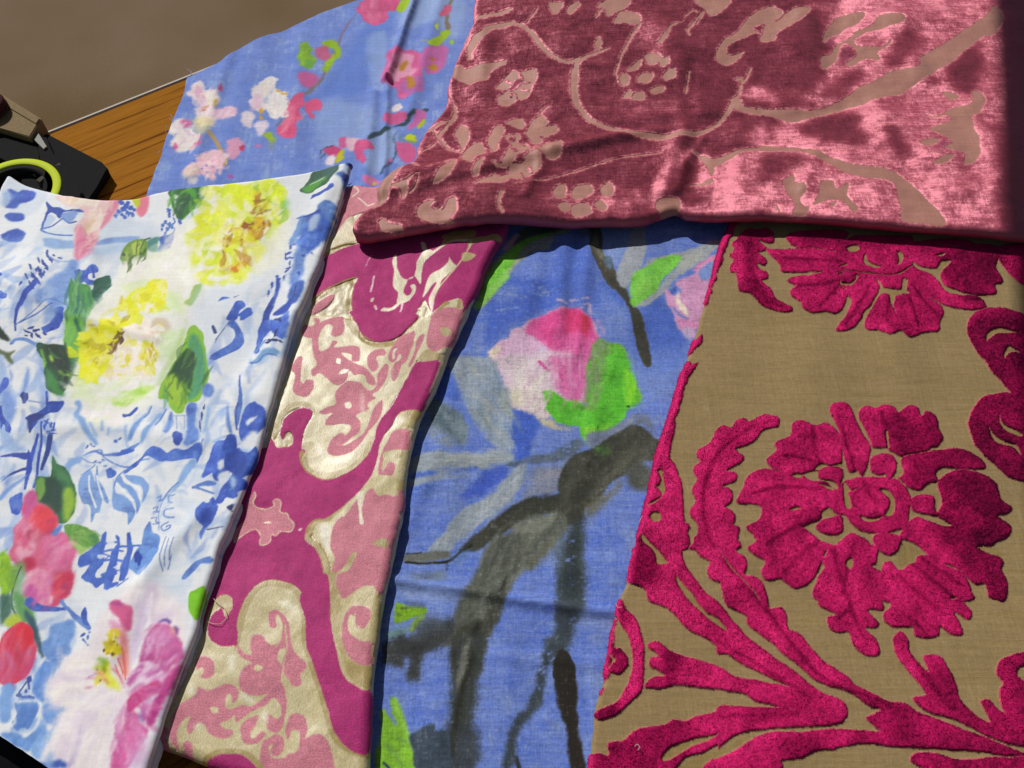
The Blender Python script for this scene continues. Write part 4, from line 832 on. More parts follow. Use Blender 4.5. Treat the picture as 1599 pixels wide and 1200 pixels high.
    S('5c5e52', '1380,620 1520,560 1600,620 1540,650 1440,700 1340,760 1240,860 1180,900 1260,760', soft=8, op=.85, tex='s'); S('6c6a52', '1160,940 1240,880 1340,800 1400,760 1380,840 1300,900 1230,985 1180,970', soft=7, rough=8, op=.85); S('6f7274', '1500,640 1600,560 1600,400 1540,340 1480,380 1600,490', soft=6, op=.6); S('4e524c', '1430,700 1520,640 1600,720 1580,800 1520,830 1460,800', soft=8, rough=5)
    L('2c2e28', '820,880 900,860 1000,860|640,990 740,920', 20, soft=5, op=.7); S('4f8a34', '1240,550 1330,545 1330,590 1250,590', soft=8, op=.8)
    K('1180,600 1500,440 1600,560 1300,760 1180,900 1060,1000 1060,800', '4a4c40 33352e 5c5e50 2c2e28', 50, 140, ang=40, asp=6, op=.4, soft=2, spread=16)
    c.Z(580, 700, .3)
    S('5c6158', '700,440 800,370 960,330 1010,400 1000,450 940,500 870,600 770,650 700,770 640,900 590,980 480,1010 410,1040 395,1000 440,850 500,700 590,560 620,480', soft=5, rough=8, var=.12, tex='s'); S('7c7f74', '740,400 900,350 960,350 880,430 770,450', soft=6, dry=.1); S('6f6f50', '780,640 860,570 960,440 980,490 870,600', soft=9, op=.7); S('414540', '640,480 760,480 800,540 720,620 620,640', soft=12, op=.55)
    K('740,400 960,350 980,450 780,640 600,960 440,1000 520,700 620,500', '6e736a 4a4e46 8a8d84 3c3f3a 7a7c6c', 80, 140, ang=55, asp=7, op=.4, soft=1, spread=14)
    S('3b4646', '1000,460 1110,340 1100,480 1110,660 1100,860 1060,880 1040,1000 980,1090 950,1060 960,860 980,700 960,560', soft=7, rough=8, var=.14, dry=.02); S('2f3a40', '1010,640 1110,650 1090,860 980,830', soft=12, op=.6); S('63748c', '960,480 1010,440 990,640', soft=9, op=.7)
    S(DK, '620,760 710,740 660,900 590,980 560,960 600,880', soft=4, rough=3); L('2c2f2a', '715,640 690,720 660,800', (4, 22, 6), soft=1); L('7a7f78', '600,770 560,860 470,960', 10, soft=3, op=.6)
    S('44463c', '430,980 560,890 600,960 560,1199 430,1199', soft=5, tex='s', rough=4); S('24261e', '520,960 570,900 570,1000 540,1199 480,1199', soft=3, rough=2); S('787c74', '470,1000 500,980 490,1199 460,1199', soft=4, op=.8)
    S('6b6f68', '170,560 260,545 400,535 410,560 380,575 300,590 180,595', rough=2, soft=1); L('1e2018', '175,595 300,600 400,585 460,540 520,500', (10, 14, 16), rough=1); L('2a2c26', '180,550 260,545', 6); L('26303a', '400,580 395,635', 8, soft=1); S('5c7fb8', '420,560 520,520 500,570 430,600', soft=6, op=.6)
    S('6f8098', '170,650 300,640 400,660 360,690 230,690', soft=8, rough=8, dry=.2); S('3f4a66', '230,655 330,660 300,680', soft=7, op=.7)
    S('8fa6da', '150,700 320,720 480,750 460,800 300,790 150,770', soft=8, op=.6)
    S('83b81c', '120,800 200,810 290,825 280,860 200,890 120,910', soft=2, rough=4, var=.15); S('96c440', '280,870 250,920 200,955 220,900', soft=2, rough=3); L('50663e', '150,830 190,830|130,860 160,870', 10, soft=2); S('4a5a70', '180,790 260,800 290,830 200,830', soft=4, op=.6); S('6f9a6a', '70,960 140,930 200,940 100,990', soft=8, op=.7)
    S('3a3e40', '400,900 320,900 230,960 100,990 60,1060 60,1120 160,1130 200,1110 190,1199 230,1199 260,1130 330,1060 390,1010 440,900', soft=6, rough=14, var=.15); S('505a68', '240,900 300,880 400,900 300,960 200,980', soft=10, rough=6, op=.8)
    S('2a2b22', '960,1060 1000,1050 1040,1090 1060,1199 950,1199', rough=3)
    c.Z(560, 900)
    S('343a38', '590,440 700,380 790,380 760,560 740,700 730,900 740,1199 560,1199 570,900 590,700', soft=7, rough=10, var=.15, dry=.0, tex='s'); S('24251c', '680,380 720,500 700,620 660,740 620,960 590,1199 560,1199 600,900 630,700 650,540', soft=3, rough=3, tex='s'); S('7c8078', '650,460 700,380 680,560 630,720 615,790 620,640', soft=3, op=.9); S('47506a', '620,980 740,960 730,1199 610,1199', soft=14, op=.5, dry=.2)
    S('3a4550', '1240,160 1380,160 1370,250 1330,330 1320,400 1280,460 1220,520 1170,640 1140,760 1080,860 1000,1000 960,1199 900,1199 940,980 980,900 1060,780 1120,620 1180,400 1230,280', soft=5, rough=9, var=.14, dry=.05); S('26201a', '1240,480 1280,465 1320,500 1350,600 1365,700 1360,860 1375,1000 1420,1199 1330,1199 1300,980 1250,820 1225,640', rough=4, soft=1); L('33373a', '985,1130 1000,1199', (24, 34), rough=2)
    S('3c5cc0', '1390,770 1440,770 1430,800 1400,800', soft=4, op=.7); B('8e3a6a', '0,0,1')
    S('86c230', '150,820 220,880 245,920 200,760 240,760 290,860 310,940 340,1100 350,1199 110,1199 130,1000', rough=3, soft=1, tex='s', var=.14); L('5f7f5a', '170,1040 240,1120 270,1199|240,990 300,1040', 14, soft=3, op=.8, dry=.1); L('6e8ad0', '180,830 235,915', 14, soft=2); L('a6d870', '230,780 280,900 320,1060', 20, soft=4, op=.6); L('2f3f66', '190,1199 150,1160', 14)
    S('3c4a5a', '320,1000 370,960 470,920 490,960 560,970 580,1199 350,1199 340,1100', soft=2, rough=5, var=.12)
    S('94a9dc', '260,60 420,100 600,130 560,160 300,120', soft=8, op=.6); S('4b66c4', '920,150 1080,180 1240,190 1200,230 960,180', soft=8, op=.5); S('9db0de', '1390,230 1599,270 1599,330 1400,290', soft=10, op=.6)
    S('50607a', '1500,340 1580,380', soft=1)
    # bare flecks where the dye missed the thread
    h, w = c.h, c.w
    fl = 0.5*vnoise(h, w, 1.2, 5, 901)+0.5*vnoise(h, w, 5, 1.2, 902)+0.35*c.n_mot
    a = (sstep(.62, .92, fl)*.24)[..., None].astype(np.float32); c.img += a*(hexc('c4ccd8').astype(np.float32)-c.img)
    a = (sstep(.42, .15, fl)*.22)[..., None].astype(np.float32); c.img *= (1-a*.55)
    return c

def paint_blossom():
    """blue cotton with small blossoms on branches, far cloth"""
    c = Cloth((170, -70, 830, 430), 0.004, '7791de', seed=37); c.grain = .45
    S, L, B = c.S, c.L, c.B
    full = (slice(0, c.h), slice(0, c.w))
    c.tint(full, sstep(0.0, 0.6, c.n_mot+0.5*c.n_hor)*0.55, '5a7cd0'); c.tint(full, sstep(0.0, 0.6, -c.n_mot+0.4*c.n_str)*0.6, '9db6e4', tex='s')
    c.Z(400, 0)
    S('5f83dc', '540,380 700,150 850,150 800,300 700,560 500,600 400,560', soft=16, op=.7); S('a3bce8', '700,250 820,220 800,480 720,520', soft=10, op=.6); S('a6bfe8', '940,0 1300,0 1250,250 1100,150 900,200', soft=14, op=.6); S('a4bce6', '400,640 760,700 700,880 420,960', soft=16, op=.5); S('a4bce6', '760,840 880,820 860,980 740,1100 690,1000', soft=8, op=.7)
    S('d8578e', '660,20 720,-30 880,-30 890,60 830,80 820,130 740,158 670,120 640,70', rough=5, soft=2, var=.1); S('e07ba2', '690,40 760,30 780,110 720,130', soft=8, op=.6); S('a5c81e', '885,40 920,-10 965,0 950,60 910,85 880,70', rough=3, soft=2)
    L('8a7390', '640,80 580,150 530,230 505,310 430,470 390,520', (6, 10, 14), soft=1, rough=2); L('7e7a86', '420,500 330,580 290,600', (20, 26, 14), soft=1, rough=3)
    S('86b832', '280,290 330,270 350,340 375,380 360,430 310,440 270,370', rough=5, soft=3, var=.15); S('9cc420', '420,280 500,265 535,330 500,380 450,460 425,450 440,390 490,330', rough=5, soft=3, var=.1); S('6fae44', '320,380 360,390 350,430 310,430', soft=4); S('c8648e', '380,310 450,300 470,360 420,385 380,350', rough=4, soft=4)
    S('c8609e', '270,480 330,460 390,480 400,510 340,550 290,540', rough=5, soft=4)
    S('e25c8c', '240,620 300,600 290,680 270,700 290,760 250,780 250,860 180,865 140,840 150,790 200,740 190,690', rough=5, soft=1, var=.1); S('e25c8c', '310,650 370,620 410,640 400,690 350,700 355,745 300,700', rough=4, soft=1); S('ee88a8', '200,700 250,680 240,760 180,830', soft=6, op=.6)
    S('ece6e6', '0,550 60,490 120,490 130,550 190,590 205,650 180,740 100,740 60,680 0,700 -30,620', rough=8, soft=2, var=.08); S('a9b8dc', '40,600 100,560 90,640 50,650', soft=4, op=.7); B('e0a83a', '150,580,50,14,30 30,700,30,40 180,595,40,12,10 30,740,20,30', soft=2); S('e6d8ec', '0,780 60,760 70,820 20,850', soft=4, rough=5); S('efc8d8', '-30,700 20,680 40,620 0,600', soft=6, op=.8)
    S('9cc02c', '40,850 90,830 120,870 130,830 120,890 90,910 90,880', rough=4, soft=2); L('78708a', '130,790 180,750', 14, soft=3); S('8a9a9c', '80,900 130,880 100,960', soft=5, op=.6); B('d07cb8', '15,915,40,20', soft=3)
    K = c.K
    K('0,560 60,500 130,560 200,650 150,730 60,680', 'f8f4f2 ecdce6 e6e8f4 f4e8dc', 26, 46, center=(70, 640), asp=2, op=.7, spread=50); K('200,700 280,640 280,780 160,850', 'f07a9a d84a80 f498ac', 16, 50, ang=60, asp=2.5, op=.5)
    K('660,20 880,0 870,70 740,140', 'e890b4 cf4a84 e06898', 18, 70, ang=80, asp=3, op=.5, soft=1)
    # right pink cluster
    S('d8609c', '830,320 900,330 1010,330 1060,390 1030,480 1040,560 960,610 900,620 890,560 800,530 790,460 820,400', rough=7, soft=4, var=.1); S('c86ab0', '1060,310 1180,280 1200,350 1150,450 1060,460 1030,400', rough=6, soft=4); S('eaa0c2', '850,400 920,350 980,360 970,420 1010,450 920,500 840,510', rough=6, soft=4); S('b96ab4', '900,540 960,490 1040,500 1040,560 960,600', soft=5); S('b98424', '900,420 940,380 950,410 910,450', soft=3); B('b98424', '970,520,50,80,-20 1110,425,60,40', soft=3); B('c8703a', '1105,375,34,20', soft=3); L('b04888', '830,330 850,420 810,500', 14, soft=4, op=.6)
    S('a5c81e', '1080,270 1130,240 1180,190 1210,190 1200,240 1150,280 1090,295', rough=4, soft=2); S('c8e04a', '1120,180 1140,160 1140,200', soft=1); L('8a7a6a', '1225,0 1200,60 1190,130 1200,180', (12, 12, 24), soft=1, rough=2); S('e0648e', '1150,110 1180,50 1215,40 1210,80 1160,118', rough=3, soft=1); B('a8cc3a', '1225,265,30,24', soft=2); L('a8a87a', '1030,262 1070,270', 8, soft=2)
    # lower right branch
    L('2e4656', '1000,700 960,740 930,780 860,800 800,830 740,850 700,890', (20, 30, 22, 14, 30, 34, 14), rough=4, soft=1); L('2e4656', '1070,690 1040,700', 26, soft=2); S('ece0ea', '840,700 890,650 915,680 890,700', rough=4, soft=2); S('d8609c', '790,740 850,720 940,710 950,740 900,770 830,790', rough=4, soft=1); S('c86ab0', '1000,690 1050,690 1060,740 1010,790 960,820 940,800 980,750', rough=5, soft=2); S('b6cc20', '1010,790 1050,745 1055,770 1020,810', soft=1); B('c4d81a', '970,870,70,64', soft=2); L('6f8a9a', '930,850 900,880 1000,900', 12, soft=3)
    S('d8609c', '870,900 920,900 1000,920 990,1010 930,1020 880,980', rough=5, soft=1); L('3a5a7a', '860,870 870,930 860,1000 800,1060 780,1090', (8, 14, 10, 20), rough=4, soft=1); L('5f7a9a', '900,820 870,850 850,900', 7, soft=1, dry=.3); S('d878b4', '670,1110 740,1110 780,1150 720,1170 670,1150', rough=4, soft=2); B('c4d060', '740,1150,30,20 720,1130,14,10', soft=2); B('d070b0', '840,1010,30,20 820,1030,20,12', soft=2)
    S('d8609c', '520,870 570,870 560,930 530,930', rough=4, soft=1); S('cf4884', '430,930 500,915 540,950 500,980 440,970', rough=6, soft=1); S('ecc0d4', '570,880 650,880 640,940 580,950', soft=4, rough=4); S('d85a92', '640,890 720,910 730,940 680,960 680,1020 640,1020 610,960', rough=6, soft=1, var=.12); S('f0e2ea', '440,980 490,970 490,1030 440,1030', soft=3, rough=4); B('c8c420', '525,985,50,80,20', soft=2); L('3c4a6a', '395,970 420,930 500,910|400,990 430,960', 7, soft=1, dry=.2)
    # white blossoms at the left
    c.Z(0, 0)
    S('ecdce6', '1190,570 1230,520 1270,520 1290,560 1340,560 1370,620 1370,660 1330,690 1350,740 1310,790 1250,800 1220,720 1240,650 1190,600', rough=9, soft=4, var=.1); S('e6a8cc', '1220,540 1280,560 1280,640 1240,650', soft=7, rough=6, op=.8); S('f0e8de', '1290,590 1360,600 1350,660 1290,680', soft=4); B('c8862a', '1290,670,50,18,-10 1275,690,30,14', soft=2); B('c03c70', '1385,565,24,44,10', soft=3); S('c8a860', '1340,640 1370,640 1350,690', soft=4)
    S('ecc4dc', '1350,700 1440,660 1480,680 1470,730 1400,750 1350,745', rough=7, soft=4); S('eee4e8', '1060,790 1120,740 1160,760 1130,830 1070,830', rough=6, soft=3); S('d878ac', '1140,750 1200,750 1190,800 1150,800', rough=5, soft=3); S('f2eae8', '1130,820 1200,810 1240,870 1230,940 1180,960 1120,960 1080,900', rough=7, soft=3); B('d4508c', '1240,910,60,30,-20 1255,870,30,30 1210,930,40,14 1100,920,30,50', soft=3, op=.8); S('e4d89a', '1220,740 1330,750 1310,830 1250,860 1210,800', soft=8, op=.7)
    L('b89a6a', '1310,830 1350,880 1380,940 1400,1000', (16, 20, 12), soft=2, rough=3); S('e6a6c8', '1430,900 1500,860 1510,930 1480,1000 1430,1000', rough=6, soft=3); B('c83c68', '1520,930,30,40,20', soft=2); S('ecc0d0', '1240,1000 1300,970 1400,940 1430,1000 1430,1060 1380,1100 1330,1130 1270,1100 1200,1100 1150,1080', rough=10, soft=3, var=.1); S('f0dcc8', '1160,1060 1240,1060 1220,1120 1150,1120', soft=6, op=.8); B('6a86cc', '1300,1050,20,14 1340,1060,18,12 1310,1090,24,10 1370,1080,20,14 1270,1070,14,14', soft=1); B('c8a044', '1415,1030,14,60,15', soft=2); B('c850a0', '1440,1110,36,24', soft=3); S('e8e0e8', '1180,1130 1240,1120 1230,1150 1190,1155', soft=3)
    S('ece2e6', '1580,560 1640,530 1640,620 1590,620', soft=3, rough=5); S('e8dce8', '1510,720 1570,700 1590,760 1560,810 1520,770', rough=6, soft=3); S('e6c8dc', '1570,640 1620,600 1640,680 1580,680', soft=4, rough=5)
    K('1200,540 1280,540 1360,610 1330,690 1240,680', 'f8eee8 ecc8dc f4e0ec e8a8cc', 24, 50, ang=60, asp=2.2, op=.6, spread=50); K('1070,800 1220,810 1230,940 1090,930', 'fbf4f0 f0dce8 f6ece0 e0c0dc', 26, 56, ang=70, asp=2.2, op=.6, spread=50)
    K('1200,1000 1400,950 1430,1060 1330,1120 1180,1090', 'f6dce4 f0c0d4 fbece8 e8a8c8', 40, 36, ang=45, asp=1.8, op=.6, spread=70); K('1350,700 1470,680 1460,730 1360,740', 'f4dcea e8b8d8', 10, 50, ang=20, asp=2.5, op=.6)
    return c
def _V(c):
    def V(mid, col, s, rough=1.0, sharp=False, w=None, val=1.0, **k):
        polys = [(c.strokeline(q, w, rough) if w is not None else c.outline(q, rough, not sharp)) for q in s.split('|')]
        r = c.raster(polys, 0)
        if r:
            c.tint(r[0], r[1], col, **k); c._put(r, mid, val)
    return V

def paint_damask():
    """gold satin ground, plum and rose velvet"""
    c = Cloth((160, 260, 860, 1300), 0.022, 'd8cba6', seed=51)
    S, L, V = c.S, c.L, _V(c)
    PL, PK, KH = 'ad2c70', 'cd7a8c', 'ad9757'
    c.tint((slice(0, c.h), slice(0, c.w)), sstep(0, .6, c.n_mot)*0.5, 'dccfa8')
    def plum(s, **k): V(1, PL, s, var=.05, **k)
    def pink(s, **k): V(2, PK, s, var=.05, **k)
    def gold(s, col='d8cba6', **k): V(0, col, s, **k)
    # --- top
    c.Z(400, 250)
    S('e2a0ae', '560,120 700,160 800,180 760,280 640,330 590,360 520,440 480,430 540,260', soft=1); pink('600,160 700,170 780,190 780,290 660,330 600,350 540,420 500,440 530,330 560,240', rough=1.5)
    L('f0e2cc', '600,160 640,200 600,230|640,240 680,270 700,290 740,280', 9); gold('540,400 600,350 620,420 700,510 560,530 460,560 480,500'); L(KH, '450,590 520,545 600,520 720,500', 30, rough=1)
    plum('300,930 350,890 430,830 520,785 640,740 610,800 595,900 600,980 640,1060 700,1120 780,1140 860,1110 920,1050 975,985 1020,930 1060,880 1105,960 1150,930 1210,885 1280,875 1290,950 1420,760 1580,460 1640,300 1300,380 1000,420 720,505 600,535 500,570 430,620 360,760')
    L(KH, '300,940 360,890 430,835 520,790 625,750 600,800 580,900 590,990 630,1070 700,1140 790,1160 870,1130 940,1060 1000,990', 34, rough=1)
    plum('640,740 610,800 600,900 606,980 640,1055 700,1110 780,1130 860,1105 920,1045 975,980 1020,930 1060,700 900,560 700,600', rough=1)
    for s in ('870,600 888,600 882,650 885,690 920,740 960,750 985,735 1000,690 1010,640 1050,575 1110,580 1050,650 1035,720 1025,780 1000,735 960,745 935,790 925,830 950,850 975,820 960,790 990,780 995,830 960,880 920,900 880,900 890,840 860,790 862,700 855,650',
              '1045,860 1060,790 1090,720 1150,690 1200,650 1210,615 1230,650 1250,680 1190,730 1160,760 1150,800 1130,840 1105,960 1085,870 1130,770 1100,790 1060,850',
              '775,940 790,925 840,925 880,900 900,905 850,940 800,950', '1010,940 1040,925 1070,930 1060,960 1045,1000 1030,980 1030,950'):
        gold(s, 'e0d6b4', rough=1.2)
    for s, w in (('735,730 722,800 715,830', 10), ('745,910 755,930', 12), ('915,900 900,950 850,1010 820,1020', (12, 9, 5)), ('725,600 700,640 680,680', 4), ('1110,830 1110,900 1100,960', 9)): gold(s, 'e6b8c4', w=w)
    gold('720,870 742,865 735,885 722,890')
    gold('1030,525 1060,530 1070,580 1050,580', 'e0d0b0'); gold('1050,575 1110,575 1170,540 1220,510 1340,500 1335,520 1230,525 1150,570 1080,610', 'd8caa0'); L(KH, '1170,500 1230,465 1340,455 1350,480 1230,500 1180,530', 26, rough=1.5); V(0, KH, '1170,500 1240,468 1340,458', w=30)
    gold('1340,500 1510,470 1515,505 1380,520 1320,560 1300,630 1290,640 1320,560', 'b09a5c', rough=1.5); gold('1300,590 1370,600 1340,635 1295,640', 'b8a468'); L('d8c99a', '1345,500 1330,560 1300,620 1250,680 1180,760 1130,830 1110,900', 9)
    gold('1110,960 1150,930 1210,885 1280,875 1285,930 1240,1000 1200,1100 1180,1199 960,1199 1020,1090 1060,990', rough=1); L(KH, '1270,880 1265,930|1200,900 1150,945 1110,1000', 24, rough=1.5)
    pink('1110,970 1180,935 1260,930 1290,960 1260,1060 1220,1150 1120,1170 1070,1150 1060,1060'); gold('1140,1060 1190,1040 1220,1060 1200,1110 1160,1100', 'b8a870', rough=2)
    pink('370,910 440,860 490,850 480,880 430,930 350,970 340,960'); pink('290,1050 340,1010 420,990 500,980 540,1010 548,1060 510,1110 480,1100 500,1050 470,1030 420,1060 400,1110 400,1180 340,1199 330,1130 360,1060 330,1080 310,1110 285,1090')
    pink('900,1140 960,1090 1000,1080 1010,1130 960,1199 860,1199'); gold('1000,1080 1030,1070 1010,1199 980,1199'); pink('1030,1080 1060,1080 1040,1150 1010,1170')
    # --- middle
    c.Z(350, 500)
    gold('480,0 800,0 860,120 1000,180 1120,110 1230,0 1300,0 1260,180 1210,250 1150,350 1100,440 1060,510 1020,570 980,620 950,690 935,760 905,840 870,890 800,950 700,985 620,985 530,960 490,900 480,820 500,720 530,650 560,600 550,560 480,545 410,570 370,620 350,690 310,740 330,600 370,480 420,300', 'dccfa6')
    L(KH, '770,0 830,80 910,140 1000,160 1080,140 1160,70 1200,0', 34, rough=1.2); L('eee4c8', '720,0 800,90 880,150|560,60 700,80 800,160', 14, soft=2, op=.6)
    plum('805,-60 812,-10 850,60 920,112 1000,132 1070,115 1140,60 1200,-30', rough=1)
    L(KH, '560,585 540,540 480,520 410,540 350,610 330,690 320,760 350,795 400,780 425,720 405,705 370,740', (30, 30, 30, 28, 26, 24, 22, 20, 18, 16, 12), rough=1.2)
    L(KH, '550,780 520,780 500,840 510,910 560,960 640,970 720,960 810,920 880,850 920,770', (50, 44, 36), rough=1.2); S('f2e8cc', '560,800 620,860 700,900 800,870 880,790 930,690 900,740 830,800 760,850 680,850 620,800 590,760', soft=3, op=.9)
    plum('300,740 340,800 380,800 425,770 432,720 410,695 385,710 370,745 355,720 355,690 375,625 415,580 480,548 545,560 555,600 525,650 498,720 482,820 490,900 530,958 620,985 700,985 800,950 870,890 905,840 935,760 950,680 980,620 1030,560 1070,500 1100,440 1150,350 1210,262 1345,250 1300,400 1230,572 1130,575 1080,605 1040,665 1000,720 970,800 950,880 920,960 860,1040 800,1110 720,1199 100,1199 160,1100 230,900 290,740')
    gold('1215,245 1260,185 1330,190 1345,240 1250,258', KH); gold('1120,570 1230,572 1190,650 1130,690 1060,680 1080,610', 'c9ba80'); S('f0e8d0', '1080,610 1130,620 1100,670 1050,700', soft=3); S(KH, '1130,570 1235,565 1200,620 1140,620', soft=2, op=.8)
    gold('1000,720 1060,680 1160,690 1200,640 1150,900 1120,1080 1090,1110 1000,1100 960,1060 880,1130 820,1199 700,1199 800,1110 860,1040 920,960 950,880 970,800', 'd6c89a')
    pink('1020,760 1060,700 1120,685 1165,700 1150,800 1110,820 1050,830 1000,900 1000,960 1060,930 1070,900 1030,890 1010,920 990,960 960,960 975,860', rough=1); gold('1000,830 1100,815 1110,860 1060,880 1020,900 985,950 990,880', 'b5a565', rough=2); pink('1000,930 1030,890 1070,900 1065,950 1040,990 990,1000 970,980', rough=1)
    V(0, 'b5a565', '960,1000 1080,1010 1120,1000 1110,1080 1000,1060', rough=2); pink('900,1100 930,1040 960,1030 1000,1090 1120,1080 1100,1199 860,1199'); V(2, PK, '1095,1065 1120,1060 1110,1090 1095,1085')
    pink('1290,20 1330,-20 1420,-10 1420,60 1380,150 1330,190 1290,180 1262,130'); gold('1350,60 1400,50 1410,90 1370,105', 'b8a870', rough=2)
    # rose scrolls
    for s in ('500,30 540,40 570,20 560,-10 600,0 580,90 540,115 490,100',
              '600,20 660,-10 740,-20 750,20 745,80 700,105 670,90 680,40 640,30 600,80 590,150 600,200 650,180 680,130 710,140 690,170 760,165 840,170 860,210 850,260 800,260 800,220 740,210 780,250 860,290 910,320 940,370 950,410 900,400 880,350 820,350 790,320 770,370 720,410 680,400 640,360 600,330 560,350 550,310 580,280 560,230 550,160 560,90',
              '460,230 490,230 485,300 480,370 500,400 515,370 560,375 560,430 520,475 460,470 430,430 440,350 420,310 430,270',
              '900,240 940,195 1000,190 1010,230 960,240 970,300 940,330 910,300',
              '960,350 1000,290 1030,300 1010,380 970,440 930,470 950,490 900,520 900,560 830,590 850,640 840,700 790,740 760,770 700,790 670,760 720,740 780,700 790,660 720,650 640,660 640,620 680,580 620,590 600,570 660,540 700,520 690,470 710,430 770,385 850,395 900,440 940,430 960,390',
              '650,790 680,740 730,705 760,720 740,780 800,760 870,700 900,640 930,560 960,520 995,500 980,600 900,700 850,780 790,830 710,845 660,830',
              '1030,230 1080,130 1150,80 1190,80 1170,190 1130,270 1090,280 1120,220 1060,270 1040,270', '1040,330 1080,260 1110,260 1100,330 1060,390', '1200,130 1240,90 1250,110 1210,200 1170,290 1150,290 1190,200'):
        pink(s, rough=1.2)
    for s in ('700,245 730,245 730,270 705,272', '760,515 795,510 800,545 765,550', '620,130 640,60 660,60 640,140 620,170', '720,340 745,310 780,310 765,330'): gold(s, 'eee4c8')
    V(0, 'f0e8d0', '1060,250 1065,200 1080,185|1085,260 1100,220', w=12)
    S('f4ecd6', '520,200 550,260 530,330 500,260|860,420 880,560 860,560|1060,300 1020,420 1000,500 1040,400', soft=5, op=.8)  # painted glints on the satin between the scrolls
    # --- the small rose flower and long band
    c.Z(300, 700)
    plum('420,0 690,0 690,60 720,130 800,180 870,190 950,165 1040,110 1110,20 1170,0 1130,150 1080,240 1000,320 900,400 830,450 760,465 745,510 715,560 760,600 800,650 830,740 835,850 850,940 870,1060 890,1199 710,1199 710,1080 690,960 640,890 560,840 500,835 430,870 370,930 320,1040 290,1199 100,1199 60,900 150,700 270,300 380,100')
    L(KH, '690,20 700,90 750,150 840,185 920,170 1010,120 1090,40', 30, rough=1.2); L(KH, '1150,180 1080,260 1000,340 900,410 830,450 760,470 725,560 790,620 830,700 850,850 870,950 900,1199', (20, 20, 26, 30, 34, 36, 40, 44, 44, 50, 60), rough=1.2); V(0, KH, '1130,200 1080,260 1000,340 900,410 830,450 770,475 745,520 725,565 790,620 835,700 850,850 870,950 900,1199', w=(14, 20, 30, 36, 40, 50), rough=1)
    gold('1150,170 1070,270 960,370 860,450 780,480 760,560 820,620 860,700 870,780 900,900 930,960 960,1199 1140,1199 1180,960 1180,900 1280,300 1300,200', 'cbbd88'); S('f4ecd8', '790,490 860,470 870,560 860,660 820,600', soft=4); S('f0e8d0', '1040,300 1080,280 1060,380 1030,400', soft=3); S(KH, '860,700 920,760 900,860 940,960 1000,930 1150,880 1180,900 1150,1199 900,1199 860,900', soft=3, op=.9)
    pink('1130,250 1160,300 1210,290 1270,300 1300,290 1290,500 1250,640 1230,780 1190,900 1130,905 1080,860 1060,880 980,920 930,940 930,860 950,800 990,740 1030,660 990,680 960,730 900,780 875,760 890,690 870,620 880,500 940,430 970,440 980,400 1040,330 1060,400 1080,300', rough=1.6)
    gold('1040,340 1060,330 1065,400 1080,470 1055,475 1050,420', 'eee4cc'); gold('1130,595 1190,570 1225,580 1225,625 1160,610', 'a8985c', rough=2); gold('970,720 1000,660 1030,655 1010,700 975,725', 'b8a468'); pink('960,430 980,410 985,450 970,460')
    pink('390,275 400,300 385,340 410,370 470,380 520,360 510,330 540,320 565,350 560,400 600,410 610,440 640,480 620,520 560,520 530,550 500,540 490,590 440,605 425,580 430,545 400,505 350,520 300,560 270,590 250,540 300,480 340,430 350,350', rough=1.5); L('e6dcb0', '390,275 400,300 385,340 410,370 470,380 520,360 510,330 540,320 565,350 560,400 600,410 610,440 640,480 620,520 560,520 530,550 500,540 490,590 440,605 425,580 430,545 400,505 350,520 300,560 270,590', 7); gold('445,460 480,455 495,465 460,470', 'e6dcb0'); V(2, 'e0b0bc', '672,510 690,500', w=12)
    gold('140,960 180,920 230,915 262,950 255,1010 225,1040 215,1070 205,1030 190,990 150,1000', KH, rough=1.2); V(0, 'd8cc98', '215,1060 200,1010 180,985 140,1010 110,1080 95,1130 80,1199', w=12, rough=1)
    gold('290,1199 300,1080 330,1000 380,920 440,865 500,838 570,845 640,890 690,960 710,1080 712,1199', 'cfc090'); L(KH, '300,1199 315,1080 345,1000 400,920 460,875 520,858 590,870 650,920 685,990 700,1100 700,1199', 40, rough=1.2)
    # --- lower end
    c.Z(220, 900)
    gold('600,440 620,330 640,240 700,120 760,60 850,40 940,60 1000,120 1030,260 1030,400 1060,510 1110,640 1150,780 1190,920 1240,1020 1320,1090 1420,1120 1420,1330 0,1330 60,1080 200,800 330,560 400,430 430,330 460,420 520,445', 'cdbf8e')
    V(0, KH, '600,440 620,330 640,240 700,120 760,60 850,45 940,65 1000,130 1025,260 1030,400 1060,510 1110,640 1150,780 1190,920 1240,1020 1320,1090 1420,1110', w=44, rough=1.2)
    plum('480,200 510,195 530,250 545,240 570,240 600,300 610,380 600,440 510,442 450,410 425,340 430,270'); plum('430,120 480,110 470,160 450,190 430,160') ; gold('465,150 500,118 545,115 575,140 580,190 560,230 540,265 530,220 500,195 450,230 420,330 400,330 430,220', KH, rough=1.2); V(0, 'd8cc98', '500,195 455,230 420,310 420,370 450,415 510,445 590,440', w=11, rough=1)
    gold('1155,0 1250,0 1260,140 1300,600 1250,560 1220,470 1190,300', KH); S('cbbd88', '1220,0 1250,0 1250,120', soft=1)
    plum('1290,640 1340,680 1440,715 1450,900 1430,1060 1400,1110 1360,1110 1300,1080 1240,1010 1200,930 1150,760 1110,620 1060,500 1035,420 1030,260 1000,120 1155,-20 1180,140 1200,340 1240,520', rough=1)
    gold('1240,100 1400,60 1480,100 1470,400 1430,700 1340,680 1290,640 1250,560 1220,440 1190,240', 'cbbc88'); S(KH, '1180,200 1230,420 1290,600 1350,680 1440,700 1430,560 1340,540 1280,460 1250,300 1240,140', soft=2, op=.9)
